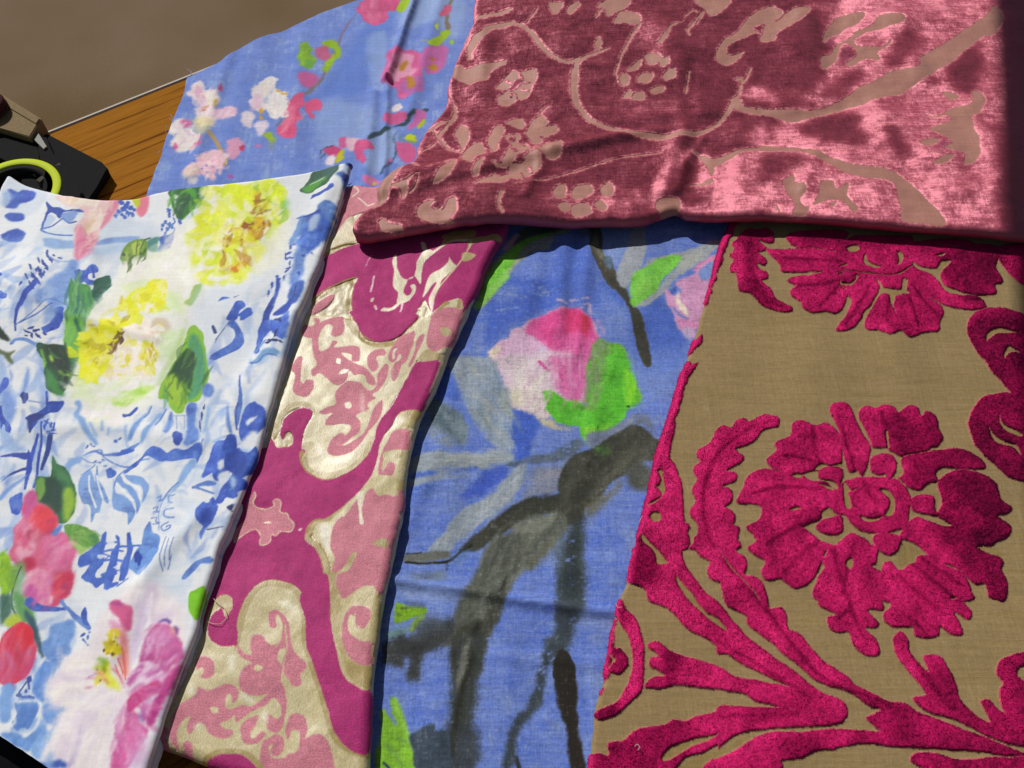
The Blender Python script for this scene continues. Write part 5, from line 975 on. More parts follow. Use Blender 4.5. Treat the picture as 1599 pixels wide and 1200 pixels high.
    pink('1340,180 1400,185 1440,220 1430,290 1390,330 1350,320 1340,260 1310,240 1295,290 1320,360 1390,410 1440,410 1445,540 1400,560 1360,545 1290,490 1262,400 1265,280 1300,200', rough=1.2); V(0, 'b8a870', '1340,230 1345,290 1380,320', w=8)
    pink('1250,130 1310,110 1390,60 1500,-20 1240,-20', rough=2)
    for s in ('810,320 850,320 845,260 860,240 890,300 880,380 850,430 800,420 770,380 740,365 700,380 690,440 700,490 650,480 620,440 610,470 640,510 700,540 660,560 630,610 625,680 660,730 740,745 800,735 760,770 700,810 640,800 560,830 530,800 540,740 570,740 580,790 610,760 620,710 590,680 540,668 480,690 430,710 380,700 360,690 340,740 270,790 220,840 190,900 180,970 200,1050 240,1070 230,980 260,910 310,870 310,900 290,940 300,980 330,970 360,915 400,930 430,980 490,1010 560,1000 580,960 530,950 500,920 560,890 590,870 600,910 650,880 720,830 790,800 830,760 870,800 880,860 850,890 800,860 780,900 800,960 860,970 900,900 915,800 900,700 880,640 890,570 860,520 880,460 930,440 900,300 880,230 840,208 805,230 800,280',
              '880,230 920,270 935,340 950,420 970,480 1040,550 1030,590 1000,620 1010,660 990,690 950,680 920,640 890,600 890,540 910,480 905,380',
              '350,510 390,498 440,515 462,560 450,620 400,640 370,630 390,600 385,570 350,580 340,540', '640,920 700,880 740,870 720,930 690,980 720,1000 760,970 780,990 740,1040 680,1055 640,1020 630,970',
              '905,960 930,880 980,855 1030,880 1050,950 1040,1010 1090,990 1150,1000 1190,1060 1210,1150 1200,1300 780,1300 760,1060 800,1010 840,985 890,1010 900,1060 870,1110 830,1120 810,1080 830,1050 800,1060 820,1130 890,1130 930,1110 980,1100 1000,1040 995,970 950,960 925,1020',
              '110,940 150,930 180,960 170,1040 200,1090 250,1100 330,1110 300,1160 180,1110 80,1060', '265,1060 290,1030 325,1050 330,1100 290,1110'):
        pink(s, rough=1.2)
    for s in ('722,555 765,555 770,580 730,590', '440,820 480,820 485,850 450,860', '690,990 730,1000 700,1015'): gold(s, 'd8ca98')
    V(0, 'c8b880', '870,330 880,400 850,450|905,300 920,440 900,560 890,640', w=7)
    S('f4eed8', '870,150 940,160 980,230 940,210 890,190|550,500 600,490 590,600 560,580|290,700 330,680 330,740 290,740|620,730 700,750 720,790 650,770|750,850 790,840 790,920 760,900|340,920 380,930 360,960', soft=5, op=.8)  # sheen of the lower satin painted in as pale patches
    plum('400,1199 420,1150 480,1115 560,1105 640,1120 720,1190 760,1300 380,1300'); V(0, KH, '380,1199 410,1140 470,1105 560,1090 650,1105 730,1160 780,1250', w=34, rough=1.2)
    return c

def paint_devore():
    """rose velvet burnt out to a bare ground in scrolls and flowers"""
    c = Cloth((520, -110, 1720, 420), 0.036, '981c3a', seed=67)
    c.mask[:] = 1.0; c.ids[:] = 1
    full = (slice(0, c.h), slice(0, c.w))
    c.tint(full, sstep(-.2, .6, c.n_mot)*.5, '80142e', var=.06)
    cuts = []
    GR = 'b27a6d'
    V = _V(c)
    def G(s, rough=2.0, w=None): V(0, GR, s, rough=rough, w=w, val=0.0, var=.03); cuts.append(1)
    def PV(s, rough=2.0, w=None): V(1, '97294a', s, rough=rough, w=w, val=1.0)
    # left part
    c.Z(400, 0)
    G('1380,20 1480,10 1560,-10 1599,0 1500,30 1400,40'); G('1310,220 1350,150 1400,130 1440,90 1599,70 1599,95 1480,110 1440,150 1380,200 1340,240 1345,280 1315,265 1310,180'); G('1225,330 1280,320 1300,340 1400,330 1560,310 1555,340 1480,360 1440,420 1390,440 1320,450 1280,410 1225,390')
    G('1380,30 1340,60 1310,180', w=10); G('1200,500 1230,570 1240,640 1210,700 1160,780 1130,820', w=(8, 22, 12)); G('1130,820 1100,760 1060,740 1120,730 1230,670', w=(14, 20, 10)); G('1130,820 1180,880 1260,930 1290,910', w=12); G('1000,940 1060,900 1110,860', w=12)
    G('1290,720 1320,760 1330,820 1300,890 1280,910 1260,850 1240,790 1260,740'); G('1110,1170 1130,1120 1180,1060 1240,1010 1250,1050 1210,1120 1150,1160'); G('1250,1005 1180,1020 1080,1070', w=10); G('960,1020 1000,1040 1020,1060', w=12); G('870,1060 960,1020 930,1040 880,1120 840,1199 820,1260 740,1330 740,1250 780,1160', rough=1.5)
    # small round flower
    c.Z(540, 100, .2877)
    G('860,20 900,-10 960,0 1035,-5 1040,40 1020,70 1010,110 980,150 930,150 880,180 830,170 820,130 860,100 820,70 830,50'); PV('890,70 930,35 970,40 960,65 920,90 890,95'); PV('940,0 960,40|1000,60 970,60|1000,100 950,90|900,130 910,100|850,90 890,85|870,30 900,50|930,150 925,110', w=13)
    G('600,0 760,0 760,25 700,30 670,50 640,30'); G('870,290 900,270 950,260 970,300 950,330 900,300'); G('1000,300 1060,250 1100,290 1080,320 1040,330 990,350')
    # peony at the middle left
    G('630,490 660,440 720,410 750,440 760,480 740,500 710,510 690,550 650,540'); G('770,390 790,350 820,310 855,310 860,350 830,420 820,470 760,510 740,570 710,630 690,610 700,570 760,510 780,460'); PV('770,500 790,460 800,500', rough=1)
    G('980,350 1050,330 1140,310 1150,350 1080,390 1060,420 1020,420'); G('870,370 940,365 950,390 930,420 970,440 985,470 940,500 890,560 820,570 800,545 860,520 880,460 900,430 870,400'); PV('880,380 920,380 915,410 885,405|890,460 915,445 940,470 915,485|810,530 845,520 850,550 820,550', rough=1); G('1020,450 1100,430 1170,400 1175,450 1150,500 1100,510 1050,480'); G('990,500 1040,480 1060,520 1050,570 1000,610 950,630 900,630 860,660 800,665 700,670 720,650 790,620 800,600 830,620 870,600 900,550 960,540')
    PV('870,600 880,570|1000,560 1010,590|950,590 960,620|1060,380 1090,400|1040,440 1060,450', w=14); G('970,420 1000,480 980,520', w=12)
    # ribbon lines
    G('1240,0 1240,150 1270,220 1330,290 1420,330 1520,365 1599,385', w=(26, 24, 26, 22, 20), rough=1.2); G('1100,200 1040,250', w=7)
    G('400,800 450,760 520,770 520,820 560,760 600,760 600,830 560,870 600,880 480,890 400,860'); PV('460,790 500,760 525,780 490,810', rough=1); G('1120,690 1150,650 1200,650 1190,710 1140,720'); G('1230,690 1260,650 1330,645 1340,690 1280,720 1240,725'); G('1380,680 1400,640 1450,640 1450,700 1400,710'); G('1150,760 1200,740 1220,780 1180,790'); G('1225,760 1290,740 1340,790 1310,815 1240,815'); G('1350,760 1380,730 1420,760 1400,790'); G('850,720 825,780 850,830', w=18); G('180,890 210,865 240,895 300,900 310,930 200,930')
    G('240,690 330,655 340,700 310,750 300,700'); G('340,660 400,620 390,680 350,720', w=9)
    # bare patch at the tip handled above; middle ribbon
    c.Z(800, 0)
    G('-10,80 60,100 120,160 170,240 230,300 320,350 400,350', w=(24, 26, 30, 24, 22), rough=1.3); G('410,340 398,450 400,560 420,650 480,720 560,770 650,800 760,830 880,845 1000,845 1100,830 1200,810 1280,760 1340,700 1400,610', w=(36, 26, 26, 28, 26, 26, 26, 30, 34, 38, 34, 26, 20, 22, 40), rough=1.3); G('420,360 470,330 540,300 610,275', w=(30, 20, 10)); G('520,230 540,200 560,240 550,290 520,280'); G('160,10 130,50 90,90', w=10)
    G('230,-20 320,-20 310,20 270,60 240,20'); G('350,10 400,-20 420,10 370,60 340,50'); G('530,20 600,-30 740,-20 700,30 640,60 600,80 580,30'); G('640,110 680,50 760,60 800,80 795,125 740,130 700,120 660,125'); G('1150,-30 1360,-30 1330,30 1250,80 1210,40'); G('520,90 560,40 600,10', w=10); G('800,125 760,180 720,250 680,330 655,420 660,500', w=(14, 10)); G('910,250 940,200 990,140 1080,100 1000,150 980,200 940,250'); G('1110,200 1100,160 1160,90 1200,50 1150,130', w=10)
    G('1070,90 1140,40 1160,60', w=8)
    # daisy
    for s in ('830,330 870,310 930,330 925,370 860,380', '720,410 760,370 810,340 800,390 750,420', '930,350 980,350 990,380 950,400 920,390', '670,480 690,440 730,450 735,490 700,520', '780,470 810,430 850,425 890,440 870,480 830,510 790,500', '945,460 980,420 1025,430 1020,470 970,485', '860,550 900,520 950,515 950,545 890,575', '700,570 730,545 760,560 740,590 700,590', '750,590 780,560 830,570 825,605 770,610'): G(s, rough=2.5)
    # hook right
    G('1280,340 1300,270 1340,220 1410,170 1470,110 1530,50 1640,20 1640,120 1560,130 1500,160 1560,180 1480,200 1400,240 1350,270 1345,310 1380,320 1440,300 1450,310 1400,360 1340,380'); G('1560,200 1640,170 1640,230 1560,240')
    G('1400,480 1420,470 1450,490 1500,410', w=14); G('1400,600 1420,660 1480,680 1640,710', w=(60, 40, 26)); G('1400,480 1440,480 1420,560 1400,600', w=16); G('1090,560 1110,430', w=8)
    G('1200,960 1230,1000 1270,1010 1340,980 1440,940 1600,930', w=(26, 60, 50, 26, 22)); G('1240,1010 1250,1090', w=(50, 12)); G('1120,930 1200,960', w=10); G('1180,1140 1240,1110 1260,1130 1200,1150'); G('0,1160 250,1100 500,1020 700,970 940,945', w=(5, 9, 9, 7), rough=1)
    # right field
    c.Z(1199, 0)
    G('-10,130 60,110 130,60 200,40 270,50 210,110 100,170 0,230 -30,200'); G('-20,60 0,20 40,30 100,60 40,100'); G('350,210 400,120 460,70 560,50 620,60 560,130 480,160 440,210 400,250 360,250'); PV('370,250 400,200 450,190 440,240 390,270', rough=2)
    G('340,340 400,310 440,250 500,220 560,170 640,140 700,90 760,75 850,95 850,130 760,150 680,170 600,190 550,230 600,260 720,265 780,230 770,260 700,300 710,350 620,345 540,390 500,370 560,330 540,260 490,240 450,290 440,350 380,400 340,410'); PV('450,320 480,260 520,260 540,320 500,370 460,360', rough=2)
    G('1440,20 1399,40 1340,100 1260,150 1180,200 1120,240 1060,270 1010,310 960,350 930,410 850,415 760,435 700,470 620,510 560,550 500,590 420,630 340,660 240,685 140,680 0,670 -60,660 -60,710 0,710 100,740 200,745 300,720 400,690 500,655 600,640 700,605 760,590 840,570 900,530 980,480 1060,430 1140,380 1220,310 1290,250 1360,200 1420,190 1480,100', rough=2)
    G('1110,550 1180,560 1210,590 1160,600 1280,600 1300,540 1350,560 1370,620 1340,660 1330,700 1280,720 1290,800 1320,880 1330,960 1280,1020 1220,1030 1220,960 1150,940 1090,930 1140,880 1060,830 1010,810 1060,780 1150,740 1110,690 1160,660 1270,640 1270,610 1180,610 1130,590'); PV('1030,900 1080,880 1150,890 1100,920 1060,940', rough=2); G('940,900 1000,870 1070,870 1020,920 970,920'); G('1030,1040 1080,990 1160,970 1150,1000 1080,1040'); G('980,700 1050,715 1110,700', w=10)
    c.Z(1199, 150)
    G('-40,310 80,310 200,320 300,340 400,380 480,410 580,440 700,450 800,480 880,540 960,620 1040,690 1080,740 1110,810 960,800 840,780 830,700 810,620 790,550 700,530 600,520 500,490 400,430 300,380 200,345 80,340 -40,345', rough=2)
    G('90,540 160,490 170,540 220,550 240,600 200,640 220,680 260,690 240,740 160,740 170,690 140,640 110,590'); G('330,540 400,530 430,580 500,550 490,620 530,670 560,700 540,730 480,670 420,650 330,665 280,680 310,630'); G('380,680 430,660 410,690')
    c.Z(950, 150)
    G('290,660 330,630 440,640 440,700 380,720 350,730 300,690'); G('1050,680 1070,730', w=14); G('0,520 20,560 0,600 -40,590'); G('510,545 600,530 640,540', w=9)
    # nap of the pile: where it leans towards the light
    nap = np.full((c.h, c.w), 0.22)
    def N(v, s, soft, zz=None):
        if zz: c.Z(*zz)
        p = [c.outline(q, 10, True) for q in s.split('|')]
        r = c.raster(p, soft)
        if r: nap[r[0]] = nap[r[0]]*(1-r[1])+v*r[1]
    N(.85, '300,0 1450,-60 1450,1250 1400,1500 -100,1500 -300,1300 -400,1050 0,880 60,760 200,640 340,420 380,200', 16, (1199, 0))
    N(.18, '60,380 0,640 160,600 280,420 330,200 320,60 160,140 40,240|210,760 540,660 560,780 620,860 560,900 400,880 240,840|820,200 880,160 920,240 880,340 800,400 760,340|1140,380 1340,240 1310,520 1240,560 1150,480|450,330 480,270 540,300 520,370 470,380', 10)
    N(.3, '380,520 560,400 590,460 520,560 360,600|780,880 840,860 860,960 800,960|730,780 820,800 900,980 850,990 760,900|0,960 220,960 260,1000 180,1050 60,1100 -60,1140', 9)
    N(.85, '1010,960 1120,930 1100,1020 1000,1120 960,1280 820,1300 900,1180 960,1060|1440,900 1600,880 1600,760 1500,800|1430,580 1520,600 1640,640 1640,560 1500,520', 9, (800, 0))
    N(.5, '700,640 900,620 1060,640 1000,700 760,720|800,120 960,110 960,300 860,280|180,1240 420,1180 640,1240 700,1330 300,1340', 12)
    N(.12, '1100,470 1180,440 1140,640 1100,700|860,730 960,710 960,780 880,790|1020,1080 1100,1030 1140,1060 1060,1130|1370,830 1430,850 1420,920 1370,900', 7)
    N(.6, '0,560 80,540 220,600 240,660 100,720 0,680|0,640 -40,560', 6, (950, 150)); N(.8, '440,660 700,690 1040,700 1040,740 700,730 450,700', 4)
    rows = (vnoise(c.h, c.w, 1.7, 24, 777)-.5)+0.6*(vnoise(c.h, c.w, 16, 1.7, 778)-.5)+.5*(vnoise(c.h, c.w, 2, 2, 779)-.5)
    c.nap = blur(nap, 7)+0.34*c.n_mot+0.12*c.n_hor+0.14*c.n_fine+0.20*rows
    # highlight painted as paler tips where the pile ends at a cut
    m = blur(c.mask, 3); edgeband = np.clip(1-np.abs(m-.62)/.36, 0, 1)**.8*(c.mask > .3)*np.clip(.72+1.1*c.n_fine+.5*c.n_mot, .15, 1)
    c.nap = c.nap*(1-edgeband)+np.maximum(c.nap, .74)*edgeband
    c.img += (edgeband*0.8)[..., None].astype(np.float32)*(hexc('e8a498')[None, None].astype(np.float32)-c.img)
    return c

def paint_magenta():
    """khaki ground with magenta cut velvet flowers and scrolls"""
    c = Cloth((880, 300, 1720, 1300), 0.026, '9a8258', seed=83)
    V = _V(c)
    full = (slice(0, c.h), slice(0, c.w))
    c.tint(full, sstep(-.1, .6, c.n_hor)*.4, '87713e', tex='h'); c.tint(full, sstep(.1, .7, c.n_str)*.3, 'a8966a', tex='s')
    MG = 'd21866'
    def F(mid, s, rough=1.6, w=None, **k): V(mid, MG, s, rough=rough, w=w, val=1.0, var=.1, **k)
    def H(s, rough=1.6, w=None): V(0, '947d4b', s, rough=rough, w=w, val=0.0)
    # upper leaf
    c.Z(1080, 330, .325)
    F(3, '245,80 280,55 330,60 370,50 405,80 400,120 360,120 330,110 370,150 350,170 330,170 370,210 355,235 320,225 340,260 375,270 370,300 340,310 390,350 410,390 450,415 490,435 490,455 440,455 380,440 330,410 290,370 240,360 230,320 220,280 190,270 195,240 210,210 190,190 210,160 200,130 220,110')
    F(1, '110,60 200,20 230,30 205,60 180,120 150,180 125,250 110,240 130,160|20,600 60,560 55,610 20,615|0,720 40,700 20,740 0,755', rough=1.2)
    # upper flower
    F(2, '465,90 520,70 640,60 760,70 750,110 800,90 900,90 1060,95 1080,120 1160,110 1300,110 1380,130 1480,140 1500,190 1480,240 1510,290 1510,320 1470,330 1480,370 1420,380 1340,370 1250,340 1210,300 1220,260 1260,220 1240,210 1180,250 1120,240 1080,220 1100,250 1180,290 1260,370 1380,380 1430,420 1420,440 1340,445 1240,430 1180,400 1130,380 1200,420 1225,460 1210,500 1200,550 1130,560 1060,590 1010,560 960,575 910,555 860,550 845,510 880,440 920,380 960,380 970,430 985,430 1000,380 1060,375 1040,340 1050,310 1030,290 1020,350 980,355 930,350 915,320 900,300 910,350 880,420 840,470 800,530 740,555 700,545 740,490 780,420 760,380 740,440 700,470 650,460 590,465 545,440 530,410 485,385 490,350 510,340 470,310 510,290 590,280 640,265 560,270 480,270 440,265 430,230 400,200 370,160 390,150 450,155 520,150 490,130')
    H('760,145 800,130 820,150 790,170 770,160'); H('840,200 850,175 860,210 900,230 930,235 900,245 855,230', 1); H('1005,170 1030,180 1025,220 1000,235 1010,210', 1); H('1080,230 1000,275 900,275 810,265 740,250', w=6, rough=1); H('720,270 810,280 800,310 780,330 730,330 720,300', 1.5); H('915,340 935,355 1020,358 1050,300 1045,360 1000,385 930,375', 1.5); H('1170,190 1230,175 1215,190', 1); H('1210,215 1250,215 1220,250 1200,250', 1); H('1190,300 1240,340 1300,360|560,270 600,265|960,380 985,480|700,270 740,260|490,155 600,150 700,170|850,480 900,400|1260,150 1330,145', w=5, rough=1); H('720,335 750,350|720,240 760,225', w=5)
    F(2, '720,275 790,270 795,300 770,320 730,315|930,300 1010,285 1020,340 940,345', 1.5)
    c.Z(0, 0, 1.0)
    F(1, '1143,335 1132,365 1120,412 1104,470', w=(17, 15, 9, 5)); F(1, '1086,524 1080,540', w=14); F(1, '1080,556 1064,596 1052,632 1042,668 1030,715 1020,765 1008,815', w=(10, 16, 20, 22, 20, 24, 18))
    F(1, '962,960 958,985 950,1030 948,1050', w=(7, 10, 8, 7)); F(1, '925,1180 918,1215', w=20)
    c.Z(1080, 330, .325)
    # right scrolls
    F(5, '1380,640 1345,560 1350,500 1400,450 1480,435 1560,450 1640,520 1640,840 1560,850 1500,780 1430,700'); H('1435,610 1440,560 1490,535 1560,550 1600,560 1500,560 1460,580', 1.5); H('1540,620 1600,660 1560,650 1520,680', 1.5); F(5, '1350,1000 1370,930 1420,870 1500,850 1600,850 1640,850 1640,1240 1560,1260 1480,1200 1380,1100'); H('1440,1010 1470,1050 1530,1085 1580,1100 1600,1150 1560,1110 1480,1080', 1.2); H('1500,950 1520,1000 1600,1040 1600,1060 1530,1030 1500,990', 1.2)
    F(5, '1500,140 1640,140 1640,320 1560,290 1500,210 1495,170')
    # lower flower
    c.Z(1130, 580, .2933)
    F(1+5, '590,150 640,135 690,150 720,220 760,300 800,370 795,430 760,530 730,500 690,510 660,440 640,350 620,260 580,190')
    F(6, '740,180 780,150 830,165 870,145 930,160 950,190 1000,155 1050,170 1070,210 1100,185 1150,210 1165,270 1190,330 1160,370 1130,380 1100,400 1000,425 960,430 900,400 880,380 810,375 790,320 760,260 740,220')
    H('885,290 893,380', w=8, rough=1); F(6, '800,440 850,410 910,420 940,460 930,520 900,540 870,520 840,530 800,500')
    F(6, '245,440 300,390 290,350 370,310 380,250 430,235 500,260 560,245 620,290 640,370 640,470 560,470 540,510 500,500 420,520 340,510 270,480'); H('500,490 540,460 580,470 640,460 650,480 560,480 530,500', 1)
    F(6, '90,640 120,580 140,530 200,495 260,490 330,510 420,515 480,550 560,560 600,600 630,600 600,560 520,540 540,490 600,475 650,490 655,540 640,570 680,550 760,535 840,540 900,540 960,560 1000,600 1020,660 1010,720 990,800 900,830 840,835 760,830 700,790 660,740 610,740 540,730 530,760 440,800 400,820 380,810 300,870 180,850 130,810 200,760 210,700 160,680 90,680')
    H('380,520 430,520 430,540 390,540', 1); H('355,712 400,698 425,708 370,718', 1); H('515,565 590,590 605,610 570,600', 1.5); H('540,730 570,700 600,720 620,745 570,745', 1.5)
    H('660,560 655,640 670,700 700,700 690,650 680,620 720,600 780,590 730,600 700,610', 1.2); H('850,600 900,610 930,660 920,730 880,740 900,700 905,660 880,630', 1.2); H('750,740 770,770 830,775 870,745 830,760 790,755', 1.2)
    F(6, '510,800 560,760 640,740 655,780 650,830 590,845 540,830')
    F(6, '135,920 180,880 170,840 300,790 420,800 480,830 540,880 600,900 560,940 540,1000 500,1080 460,1120 400,1140 350,1110 310,1080 240,1085 210,1040 230,990 190,970')
    F(6, '640,880 700,830 740,850 790,880 830,950 830,1000 780,1000 760,1020 840,1050 860,1100 850,1200 520,1199 520,1080 560,1030 540,980 590,950 620,900'); H('670,1000 700,960 710,1000 680,1020', 1)
    F(6, '820,850 880,835 960,850 975,900 940,940 900,955 850,930 820,890'); F(6, '1000,780 1060,750 1120,770 1200,800 1240,790 1160,740 1180,680 1160,580 1180,540 1240,505 1330,505 1420,530 1480,580 1500,650 1560,700 1540,730 1480,740 1560,800 1540,860 1480,880 1450,910 1400,900 1500,960 1520,1010 1480,1040 1530,1080 1540,1150 1520,1200 1440,1180 1420,1110 1370,1110 1310,1060 1220,1000 1150,1000 1100,940 1020,880 960,860')
    F(6, '860,1060 880,1000 920,990 950,1030 1040,1010 1060,960 1140,960 1220,1010 1310,1060 1340,1140 1330,1199 880,1199'); H('1375,905 1460,910 1520,940 1510,960 1430,940', 1.2)
    F(6, '970,440 1080,400 1180,390 1260,390 1340,410 1400,450 1420,480 1400,495 1300,500 1200,490 1150,520 1160,560 1110,570 1060,610 1000,590 950,550 980,520')
    H('1000,425 1080,405 1160,395', w=5, rough=1); F(6, '1020,650 1080,625 1140,640 1150,700 1160,740 1100,735 1040,720 1020,690'); H('1015,690 1010,760|950,550 1000,590', w=5); H('975,890 1060,920 1090,950 1060,960 1030,1010 960,1015 960,940', 1.5)
    # lower part of the flower
    c.Z(1130, 850, .2933)
    F(6, '520,160 560,100 560,60 600,-20 820,-20 840,60 810,90 860,120 880,170 840,220 870,290 870,325 800,320 790,340 840,390 830,425 770,425 830,480 850,540 830,575 770,570 720,530 700,490 680,440 620,450 580,425 570,370 610,350 530,310 525,260 550,240')
    H('670,80 700,50 710,90 690,110', 1); F(6, '870,110 900,75 940,90 960,140 1000,90 1080,70 1200,90 1300,130 1340,200 1340,230 1270,250 1340,320 1345,360 1320,380 1250,340 1300,440 1290,470 1230,460 1180,420 1170,470 1100,485 1040,465 1030,420 980,420 930,420 880,390 875,340 910,310 900,260 880,200')
    H('1260,260 1230,270', w=6); F(6, '1420,180 1440,110 1490,90 1530,150 1540,220 1520,285 1460,265 1430,220')
    F(7, '920,480 960,445 1000,480 1010,540 1050,600 1110,660 1100,620 1085,580 1130,565 1180,580 1220,640 1260,720 1290,820 1360,890 1440,930 1400,850 1395,820 1440,810 1480,850 1540,890 1640,930 1640,1060 1500,1030 1420,1000 1300,940 1200,900 1110,880 1050,840 1030,800 1100,790 1070,740 1020,680 970,610 930,540')
    F(5, '1500,600 1560,570 1640,560 1640,620 1600,640 1590,680 1640,740 1640,920 1560,900 1510,850 1500,760 1520,720 1480,660')
    # stems
    F(7, '-20,560 -20,440 30,440 80,470 200,550 300,620 400,680 480,740 560,780 620,800 670,840 680,890 660,910 600,920 560,950 400,950 300,960 150,980 60,1010 0,1050 -20,1060 -20,860 100,850 250,850 360,860 280,840 160,790 80,770 0,750 -20,740 -20,670 60,680 180,710 300,730 370,745 280,700 160,640 40,570')
    F(7, '0,0 60,20 130,60 120,140 170,145 220,190 240,270 240,320 300,320 350,350 360,430 430,460 480,540 560,610 680,680 720,730 820,780 900,820 980,830 1060,880 1180,920 1300,970 1420,1010 1560,1070 1640,1110 1500,1110 1360,1090 1200,1080 1080,1070 960,1060 880,1060 760,1050 660,1060 540,1080 460,1110 380,1130 310,1140 290,1199 -20,1199 -20,1120 60,1090 150,1030 240,990 340,980 480,980 640,970 780,980 860,990 830,960 780,910 860,870 800,850 720,790 640,750 560,730 500,700 420,630 320,550 250,470 150,400 140,350 60,290 20,240 0,190')
    F(7, '1020,1130 1060,1095 1160,1100 1260,1130 1400,1130 1640,1120 1640,1250 1180,1250 1080,1180')
    # left leaf beside the flower
    c.Z(980, 600, .2)
    F(3, '1210,240 1190,210 1130,195 1080,185 1030,215 970,250 930,225 870,240 830,290 800,290 760,275 710,310 680,370 650,420 600,450 560,470 555,520 580,560 540,590 525,640 555,700 515,770 520,820 545,880 505,940 510,990 560,1060 560,1120 530,1199 520,1260 880,1260 880,1180 850,1130 800,1120 850,1060 860,1000 820,950 760,930 720,940 800,910 840,870 840,800 810,770 760,755 860,720 870,670 840,645 790,640 850,600 910,560 925,520 880,480 870,460 940,440 1020,390 1080,320 1140,300 1200,290')
    c.Z(920, 820)
    F(3, '660,60 700,30 720,-20 940,-20 950,50 930,140 980,170 1000,230 985,290 1060,300 1110,350 1130,440 1140,490 1180,490 1220,490 1250,540 1260,620 1340,660 1420,760 1520,860 1640,950 1640,1010 1520,960 1400,870 1260,780 1200,740 1090,660 1010,590 990,540 880,480 850,400 860,350 770,310 750,250 770,210 700,160')
    H('800,110 900,240 1010,350 1080,440', w=(4, 10, 4), rough=1)
    # left edge group
    c.Z(980, 600, .2)
    F(4, '390,0 430,0 410,90 370,200 375,320 360,420 345,520 380,580 410,660 435,720 440,830 450,900 460,1060 470,1260 40,1260 60,1150 120,1000 170,860 200,700 250,560 290,380 330,220 370,60')
    H('245,640 265,620 285,640 290,700 310,760 300,820 240,880 190,900 170,920 200,880 260,850 285,820 240,760 210,755 265,745 270,690', 1); H('195,1000 210,960 260,960 285,990 270,1025 220,1030', 1); H('270,1110 340,1130 300,1120', 1, w=8); H('130,1090 110,1150 150,1199 170,1230', w=(18, 22, 10)); H('80,1150 60,1199 90,1260 150,1300 180,1260 130,1190', 1) 
    F(1, '360,40 400,0 430,-20 400,110 350,260 320,330 290,330', rough=1)
    c.Z(920, 820)
    F(4, '250,330 250,260 290,140 330,0 340,-40 620,-40 600,80 600,180 640,260 700,340 760,410 830,470 900,550 1000,660 1100,740 1180,800 1300,890 1420,980 1540,1080 1600,1110 1599,1220 1400,1199 1300,1130 1180,1110 1060,1080 980,1030 860,1005 740,1000 640,990 520,990 430,1000 360,990 370,950 420,920 480,920 430,880 385,860 390,810 440,800 380,750 375,720 430,705 520,760 600,790 720,820 840,870 940,930 1060,965 1160,970 1280,1000 1180,950 1060,890 960,840 860,770 760,700 660,650 600,600 540,530 470,480 380,440 360,380 310,350')
    H('340,20 345,70 400,110 430,160 440,210 510,210 490,180 430,110 380,60', 1); H('550,280 600,340 660,400 700,460 760,530 820,560 880,635 830,610 760,560 690,490 620,420 570,350', 1.2)
    F(8, '165,480 210,435 240,500 300,560 330,640 350,740 350,900 340,1000 290,1070 240,1120 160,1180 70,1199 50,1160 120,1120 190,1080 230,1010 260,940 280,860 270,740 260,680 220,610 170,520', rough=1)
    F(8, '130,900 100,960 110,900 150,840 140,740 160,650 165,740 200,745 240,790 250,850 200,910 150,900|90,1050 80,1030 95,990 105,1000', rough=1); H('150,800 175,820 160,840 150,830', 1)
    c.Z(900, 980)
    F(4, '110,780 150,765 210,780 205,710 240,690 300,690 370,630 440,610 560,590 620,555 700,560 760,530 860,520 960,490 1060,475 1180,480 1300,480 1380,490 1500,480 1640,540 1640,590 1500,600 1380,605 1240,615 1120,630 1000,650 900,700 800,760 700,790 640,860 560,920 90,920 100,840'); H('545,810 570,760 640,710 760,670 860,650 900,640 820,690 720,730 640,780 580,820', 1.2); H('620,890 700,830 820,770 960,720 1080,660 1040,710 960,750 870,800 830,900', 1.5)
    F(7, '830,880 860,800 940,800 1040,770 1080,720 1200,680 1320,650 1480,640 1640,620 1640,740 1560,740 1480,760 1420,800 1300,800 1270,880')
    # nap
    nap = np.full((c.h, c.w), 0.62)
    def N(v, s, soft, zz=None):
        if zz: c.Z(*zz)
        r = c.raster([c.outline(q, 8, True) for q in s.split('|')], soft)
        if r: nap[r[0]] = nap[r[0]]*(1-r[1])+v*r[1]
    N(.12, '1240,-200 1700,-200 1700,1400 1400,1300 1300,1000 1150,800 1150,560 980,560|880,240 1010,180 1060,380 960,420', 16, (1130, 580, .2933))
    N(.15, '260,120 330,100 300,300 480,440 380,440 270,360|1200,180 1500,130 1500,380 1300,380', 8, (1080, 330, .325)); N(.3, '300,60 1300,60 1300,140 300,140', 10)
    N(.15, '470,780 560,760 560,960 480,960|160,480 240,470 230,620|120,740 240,740 240,900 120,900|280,60 420,90 420,330 260,330|60,1100 200,1080 180,1200 60,1200', 8, (920, 820))
    N(.3, '400,620 700,560 760,700 560,900 120,920 120,780|1100,470 1400,470 1300,560 1080,560|1280,680 1500,660 1480,800 1300,800', 10, (900, 980))
    N(.35, '700,900 1000,830 1640,1000 1640,1300 900,1300|1100,640 1600,560 1640,1000 1200,850', 14, (1130, 850, .2933))
    c.nap = nap
    def NL(v, s, w):
        for q in s.split('|'):
            r = c.raster([c.strokeline(q, w, 2)], 2)
            if r: c.nap[r[0]] = c.nap[r[0]]*(1-r[1])+v*r[1]
    c.Z(1130, 580, .2933)
